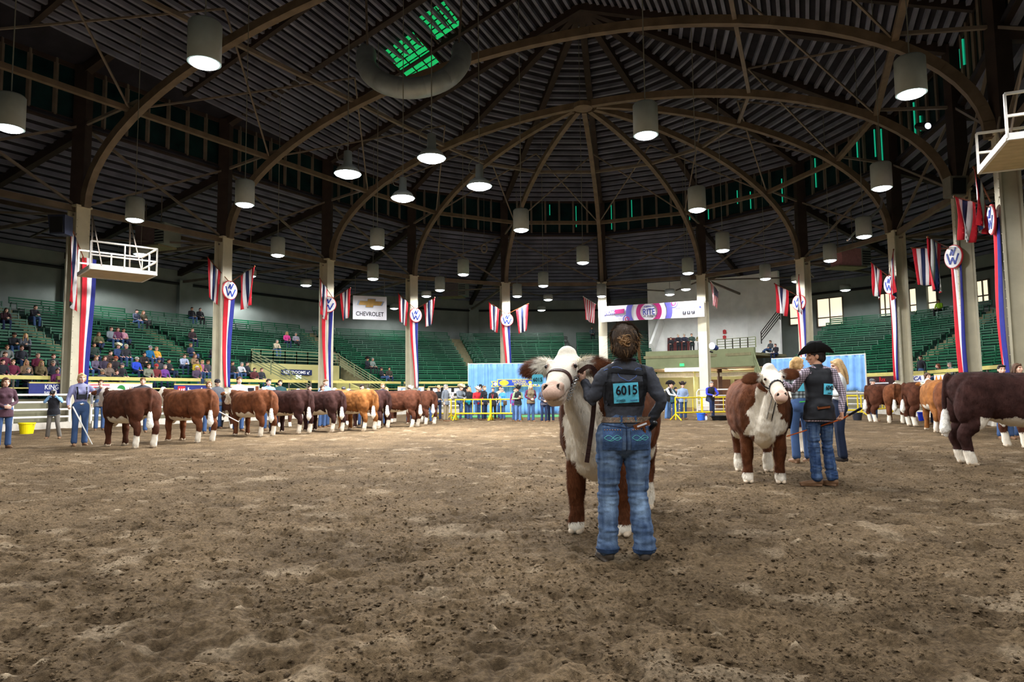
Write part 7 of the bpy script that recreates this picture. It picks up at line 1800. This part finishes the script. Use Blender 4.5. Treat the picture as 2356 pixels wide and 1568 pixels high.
stand(1268, 970, 890, -.2, 'stand', 'person in navy jacket just right of the front cow muzzle', f('navy_jacket', (40, 48, 84)), hair=('short', DARK), pants=JEANSD)
stand(1536, 966, 874, .9, 'rail', 'man in black hat and black vest with white sleeves by the gate', f('white_sleeves', (220, 228, 236)), vest=f('vest_black4', (30, 32, 36)), hat=('cowboy', (28, 26, 28)), hair=('short', DARK), pants=denim((92, 124, 170)))
stand(1546, 964, 878, .2, 'stand', 'man in dark hat just right of the man with white sleeves', f('teal_vest', (50, 90, 100)), hat=('cowboy', (34, 30, 30)), hair=('short', DARK))
stand(1573, 964, 876, .1, 'fold', 'stocky man in brown black hat and pale blue shirt at the barrier', f('pale_blue_shirt', (150, 170, 204)), hat=('cowboy', (44, 32, 32)), hair=('short', DARK), girth=1.12, pants=JEANS)
stand(1556, 958, 892, .3, 'stand', 'person in dark knitted cap beyond the barrier', f('black_coat5', (40, 40, 44)), hat=('beanie', (36, 36, 40)))
stand(1636, 966, 877, .1, 'railfoot', 'grey haired man in blue shirt and black vest leaning with one foot up', f('royal_shirt', (58, 66, 190)), vest=f('vest_black6', (34, 36, 42)), hair=('short', GREY_), pants=JEANSD)
stand(1664, 955, 896, .2, 'sit', 'woman in grey with a pink whip beyond the barrier', f('grey_top7', (130, 120, 124)), hair=('long', BLOND), fem=True) if False else None
stand(1686, 957, 888, -.6, 'stand', 'person in cap and turquoise jacket beside the middle cow', f('turquoise', (40, 150, 190)), hat=('cap', (60, 70, 110)), hair=('short', BROWN))
stand(2012, 968, 868, .4, 'lead', 'man in grey cap behind the leftmost right hand heifer', f('grey_check', (140, 146, 160), 'check'), hat=('cap', (90, 96, 104)), hair=('short', GREY_))
stand(2057, 950, 866, -.3, 'stand', 'blonde woman in dark coat before the ninth column', f('charcoal_coat', (60, 62, 66)), hair=('short', BLOND), fem=True)
stand(2071, 950, 865, .2, 'stand', 'man in white cap before the ninth column', f('grey_pullover', (110, 114, 124)), hat=('cap', (230, 226, 226)), hair=('short', GREY_))
stand(2141, 976, 857, .1, 'lead', 'young woman in white collar and teal behind the white bellied heifer', f('mint_top', (190, 222, 222)), hair=('bun', BROWN), fem=True, pants=JEANSD)
xq = find_x(2122, 18.25, 1.3); person(ringpt(xq, 18.25, 1.3), math.atan2(inward(xq).x, -inward(xq).y), 'stand', 1.78, 'man in black shirt standing before the bleachers left of the tenth column', f('black_shirt8', (34, 34, 42)), hair=('short', DARK), hem=.1)
stand(2315, 1010, 838, -.3, 'lead', 'dark haired young man above the largest heifer back', f('white_shirt9', (220, 224, 230)), hair=('short', DARK))
stand(2352, 1008, 835, .3, 'lead', 'brown haired person at the right edge above the heifer', f('cream_jumper', (200, 184, 160)), hair=('long', BROWN), fem=True)

# ================================================================== people on the bleachers
def seat_row(px, py, lean=0):
    best = None
    for k in range(NR):
        r = R0 + DR * k + .34; z = Z0 + DZ * k + .445
        x = find_x(px, r, z); p = ringpt(x, r, z); e = abs(proj(p)[1] - py)
        if best is None or e < best[0]: best = (e, k, x, p)
    return best
CR = {}
WORDS = ['first', 'second', 'third', 'fourth', 'fifth', 'sixth', 'seventh', 'eighth', 'ninth', 'tenth', 'eleventh', 'twelfth', 'thirteenth', 'top']
def seat(px, py, what, top, ps='sit', where='', **kw):
    e, k, x, p = seat_row(px, py); n_ = inward(x); rz = math.atan2(n_.x, -n_.y) + random.uniform(-.25, .25)
    lab = '%s seated in %s row %s' % (what, WORDS[k], where)
    person(p, rz, ps, 1.70, lab.strip(), top, group='spectators on the bleachers', **kw)
WL = 'left of first column'; WM = 'between first two columns'; WR = 'beside the restrooms stair'
CROWD = [
    (8, 748, 'person in dark red and black', (60, 34, 40), 'sitlean', WL, ('long', DARK), None), (73, 730, 'person in black', (34, 32, 40), 'sitlean', WL, ('short', DARK), None), (25, 800, 'man in black cap and black jacket', (32, 34, 40), 'sitlean', WL, None, ('cap', (26, 26, 30))),
    (55, 803, 'blond woman in grey plaid', (92, 96, 104), 'sitlean', WL, ('long', BLOND), None), (14, 834, 'man in grey camouflage', (120, 124, 120), 'sit', WL, ('short', BROWN), None), (47, 838, 'man in dark coat with orange collar', (44, 46, 56), 'sit', WL, ('short', BROWN), None),
    (8, 860, 'person in maroon beside the left edge', (92, 34, 52), 'sit', WL, ('short', BROWN), None), (84, 858, 'bald man in maroon sweater', (98, 30, 54), 'sit', WL, ('short', (160, 130, 110)), None), (120, 850, 'person in dark green black', (40, 44, 46), 'sit', WL, ('short', BROWN), None),
    (28, 880, 'large man in maroon jumper with jeans', (104, 34, 58), 'sit', WL, ('short', LBROWN), None), (58, 877, 'blond child in tan', (130, 104, 80), 'sit', WL, ('long', (180, 140, 100)), None), (92, 880, 'woman in olive tan jacket', (124, 108, 78), 'sit', WL, ('long', BLOND), None),
    (120, 880, 'man in grey cap and dark plaid', (52, 54, 64), 'sit', WL, None, ('cap', (170, 164, 146))), (3, 878, 'person in black cut by the left edge', (36, 36, 44), 'sit', WL, ('short', DARK), None), (62, 895, 'grey haired man in black', (34, 34, 38), 'sit', WL, ('short', GREY_), None), (130, 892, 'person in purple pink', (130, 60, 110), 'sit', WL, ('short', BROWN), None),
    (195, 852, 'person in turquoise', (60, 160, 160), 'sit', WM, ('short', BROWN), None), (214, 832, 'person in dark green', (40, 54, 48), 'sit', WM, ('short', DARK), None), (228, 799, 'woman in olive jacket with crossed jeans', (92, 92, 64), 'sitback', WM, ('long', BROWN), None),
    (253, 788, 'person in pale grey hood', (136, 144, 152), 'sit', WM, ('short', BROWN), None), (269, 790, 'person in dark pink', (110, 60, 90), 'sit', WM, ('long', BROWN), None), (286, 788, 'woman in pale pink coat', (208, 150, 166), 'sitback', WM, ('short', DARK), None),
    (269, 826, 'man in white cowboy hat and navy jacket', (44, 62, 104), 'sit', WM, None, ('cowboy', (240, 230, 200))), (288, 828, 'man in pale cap and dark coat', (44, 44, 50), 'sit', WM, None, ('cap', (214, 206, 180))), (244, 840, 'person in dark brown', (64, 48, 44), 'sitlean', WM, ('short', DARK), None),
    (218, 864, 'woman in grey violet', (92, 82, 104), 'sit', WM, ('long', LBROWN), None), (238, 858, 'person in dark violet', (56, 48, 66), 'sit', WM, ('long', BROWN), None), (249, 874, 'woman in taupe', (110, 94, 84), 'sit', WM, ('long', LBROWN), None), (264, 860, 'man in orange brown cap', (44, 38, 42), 'sit', WM, None, ('cap', (170, 74, 50))),
    (278, 874, 'man in black shirt with pink print', (32, 30, 36), 'sit', WM, None, ('cap', (90, 92, 104))), (312, 864, 'man in bright blue jacket and grey cap', (38, 70, 190), 'sit', WM, None, ('cap', (190, 188, 180))), (343, 831, 'man in teal blue jacket and grey cap', (30, 108, 160), 'sit', WM, None, ('cap', (170, 176, 190))),
    (362, 833, 'woman in mustard yellow', (214, 158, 48), 'sitback', WM, ('short', (170, 130, 96)), None), (326, 842, 'person in black brown', (46, 38, 38), 'sitlean', WM, ('short', DARK), None), (340, 869, 'woman in sage grey', (120, 122, 106), 'sit', WM, ('short', LBROWN), None), (358, 876, 'man in red cap and maroon jacket', (110, 44, 48), 'sit', WM, None, ('cap', (200, 40, 50))),
    (364, 856, 'man in navy cap and grey coat', (60, 62, 70), 'sit', WM, None, ('cap', (44, 60, 110))), (377, 870, 'woman in purple', (110, 60, 140), 'sit', WM, ('short', GREY_), None), (391, 861, 'person in black with arms folded', (36, 38, 44), 'sitback', WM, ('short', DARK), None), (419, 854, 'man leaning in pale blue shirt', (176, 186, 212), 'sitlean', WM, ('short', BROWN), None),
    (441, 787, 'person in dark maroon alone high up', (54, 40, 44), 'sit', WM, ('short', LBROWN), None), (441, 823, 'man in dark blue with raised knee', (40, 48, 72), 'sitback', WM, ('short', LBROWN), None), (486, 824, 'person in black with red', (44, 36, 40), 'sitlean', 'against the second column', ('short', BROWN), None), (446, 847, 'woman in tan brown', (150, 122, 92), 'sit', WM, ('long', LBROWN), None),
    (452, 862, 'person in yellow and black', (190, 164, 50), 'sit', WM, ('short', BROWN), None), (463, 864, 'child in pink', (180, 110, 140), 'sit', WM, ('short', BLOND), None), (476, 864, 'person in dark grey', (70, 68, 76), 'sit', 'left of the second column', ('short', BROWN), None), (451, 882, 'white haired person in purple grey', (90, 74, 96), 'sit', WM, ('short', (226, 224, 220)), None),
    (440, 738, 'left one of a pair in black', (30, 30, 36), 'sit', WM, ('short', DARK), None), (459, 738, 'right one of a pair in black', (40, 40, 46), 'sit', WM, ('short', DARK), None), (312, 742, 'person in navy plaid', (74, 80, 100), 'sit', WM, ('short', DARK), None), (332, 750, 'person in olive brown', (86, 78, 60), 'sitback', WM, ('long', LBROWN), None),
    (232, 888, 'man in grey cap low down', (70, 72, 80), 'sit', WM, None, ('cap', (150, 140, 120))), (266, 890, 'person in black low down', (34, 34, 40), 'sit', WM, ('short', BROWN), None),
    (659, 788, 'woman in bright pink', (224, 70, 150), 'sit', 'above the restrooms balcony', ('long', BLOND), None), (682, 790, 'person in pale grey with a bag', (150, 146, 160), 'sitback', 'above the restrooms balcony', ('short', GREY_), None), (632, 812, 'person in white and black with tan bag', (190, 176, 150), 'sitlean', 'above the restrooms railing', ('short', GREY_), None),
    (533, 858, 'person in black', (34, 34, 38), 'sit', 'right of the second column', ('short', DARK), None), (549, 858, 'man in white and black', (196, 198, 204), 'sitlean', 'right of the second column', ('short', GREY_), None), (566, 860, 'person in dark navy', (36, 38, 50), 'sit', WR, ('short', DARK), None), (584, 872, 'person in brown red', (90, 44, 46), 'sit', WR, ('short', DARK), None), (600, 876, 'person in dark slate', (50, 52, 60), 'sit', WR, ('short', BROWN), None),
    (844, 848, 'man in black hat and black coat', (30, 34, 44), 'sit', 'left of the fourth column', None, ('cowboy', (28, 26, 28))), (856, 850, 'person in grey green', (120, 130, 124), 'sit', 'left of the fourth column', ('short', GREY_), None), (880, 870, 'person in black with dark cap', (32, 32, 38), 'sitback', 'left of the fourth column', None, ('cap', (40, 40, 48))), (895, 870, 'person in dark camouflage', (56, 52, 44), 'sit', 'left of the fourth column', ('short', DARK), None),
    (1771, 812, 'man in grey shirt', (84, 88, 92), 'sitback', 'right of the olive balcony', ('short', BROWN), None), (1786, 812, 'man in black with jeans', (44, 44, 52), 'sit', 'right of the olive balcony', ('short', BROWN), None), (1362, 772, 'person in grey alone near the top', (90, 104, 110), 'sit', 'left of the sixth column', ('short', BROWN), None), (2163, 872, 'red haired woman in dark top', (46, 38, 42), 'sit', 'left of the tenth column', ('long', (120, 66, 44)), None), (2190, 874, 'person in grey hood', (130, 130, 138), 'sit', 'left of the tenth column', ('short', GREY_), None), (2162, 706, 'person in yellow green safety vest', (150, 200, 40), 'sit', 'high beside the tenth column', ('short', DARK), None)]
for px, py, what, col_, ps, where, hair, hat in CROWD:
    seat(px, py, what, cloth(what.replace(' ', '_')[:18], col_), ps, where, hair=hair or ('short', BROWN), hat=hat, pants=random.choice([JEANS, JEANSD, BLACKP]), fem=('woman' in what), boots=BOOTD, skin=random.choice(['fair', 'tan', 'pink']))
for px, what, col_ in ((1545, 'short person in black coat', (34, 34, 40)), (1562, 'man in black jacket with cap', (30, 34, 44)), (1576, 'man in navy jacket with pale hat', (36, 38, 54)), (1593, 'person in dark green jacket', (50, 70, 64)), (1611, 'person in olive near the column', (120, 108, 72))):
    x, p = onring(px, 803, 20.5); z = 4.08; p.z = z; n_ = inward(x)
    person(p, math.atan2(n_.x, -n_.y), 'rail', 1.5 if 'short' in what else 1.72, what + ' leaning on the olive concession balcony', cloth(what.replace(' ', '_')[:14], col_), hair=('short', BROWN), hat=('cap', (200, 196, 180)) if 'cap' in what or 'hat' in what else None, pants=BLACKP, group='people on the concession balcony')

# ================================================================== buckets and small things on the dirt
def bucket(px, py, rad, h, col, label, handle=True):
    g = G(px, py); b = root('bucket', g, label=label, cat='bucket'); m_ = M('bucket_plastic', col, .4, noise=(8, .05))
    mb = MB(); mb.lathe([(rad * .78, 0), (rad * .98, h * .86), (rad * 1.06, h * .88), (rad * 1.06, h), (rad * .94, h), (rad * .74, .02), (0, .02)], (0, 0, 0), 24); part('pail', mb, m_, b, True, smooth=False)
    mb = MB(); mb.tube([(rad * 1.05 * math.cos(t), -.02 - .04 * math.sin(t), h * .9 - rad * .9 * math.sin(t) * .9) for t in np.linspace(0, PI, 13)], [.008], seg=6); part('bail_handle', mb, m_chrome, b, True)
bucket(61, 998, .25, .40, (246, 222, 20), 'bright yellow bucket before the white fence at left')
bucket(1613, 967, .19, .33, (52, 104, 214), 'blue bucket by the barrier left of the middle cow')
bucket(1973, 966, .20, .31, (46, 48, 56), 'black bucket right of the blonde woman in white')
bucket(2124, 968, .19, .35, (36, 62, 214), 'royal blue bucket behind the white bellied heifer')
bucket(502, 985, .2, .32, (36, 36, 40), 'black bucket by the fence behind the second heifer')
g = G(1625, 967); b = root('spray_bottle', g, label='white spray bottle with pink nozzle beside the blue bucket', cat='bottle')
mb = MB(); mb.lathe([(.0, 0), (.06, 0), (.06, .13), (.025, .19), (.025, .22), (0, .22)], seg=14); part('flask', mb, m_paper, b, True, smooth=True); mb = MB(); mb.bar((.05, 0, .25), (-.08, 0, .25), .04, .05); mb.bar((0, 0, .22), (0, 0, .26), .04, .04, up=(1, 0, 0)); mb.bar((-.04, 0, .23), (-.07, 0, .17), .015, .02); part('nozzle', mb, m_magenta, b, True)
g = G(1656, 966); b = root('feed_tub', g, .15, label='low black feed tub left of the middle cow', cat='tub')
mb = MB(); mb.lathe([(.30, 0), (.38, .18), (.41, .18), (.41, .2), (.36, .2), (.28, .02), (0, .02)], seg=24); part('tub', mb, m_black, b, True)
for s in (-1, 1): mb = MB(); mb.tube([(s * .38, -.08, .17), (s * .47, 0, .19), (s * .38, .08, .17)], [.015], seg=6, sub=3); part('grip', mb, m_black, b, True)
g = G(972, 967); b = root('feed_bag', g, label='white bag with pink end lying behind the last heifer', cat='bag')
mb = MB(); mb.ell(g + Vector((0, 0, .1)), (.28, .14, .11)); part('sack', organic(mb, .03, 2), m_paper, b); mb = MB(); mb.ell(g + Vector((-.28, 0, .1)), (.06, .1, .09)); part('sack_end', mb, m_magenta, b)
TMP_ = [o for o in TMP.collection.objects]
for o in TMP_: bpy.data.objects.remove(o)
bpy.data.scenes.remove(TMP)
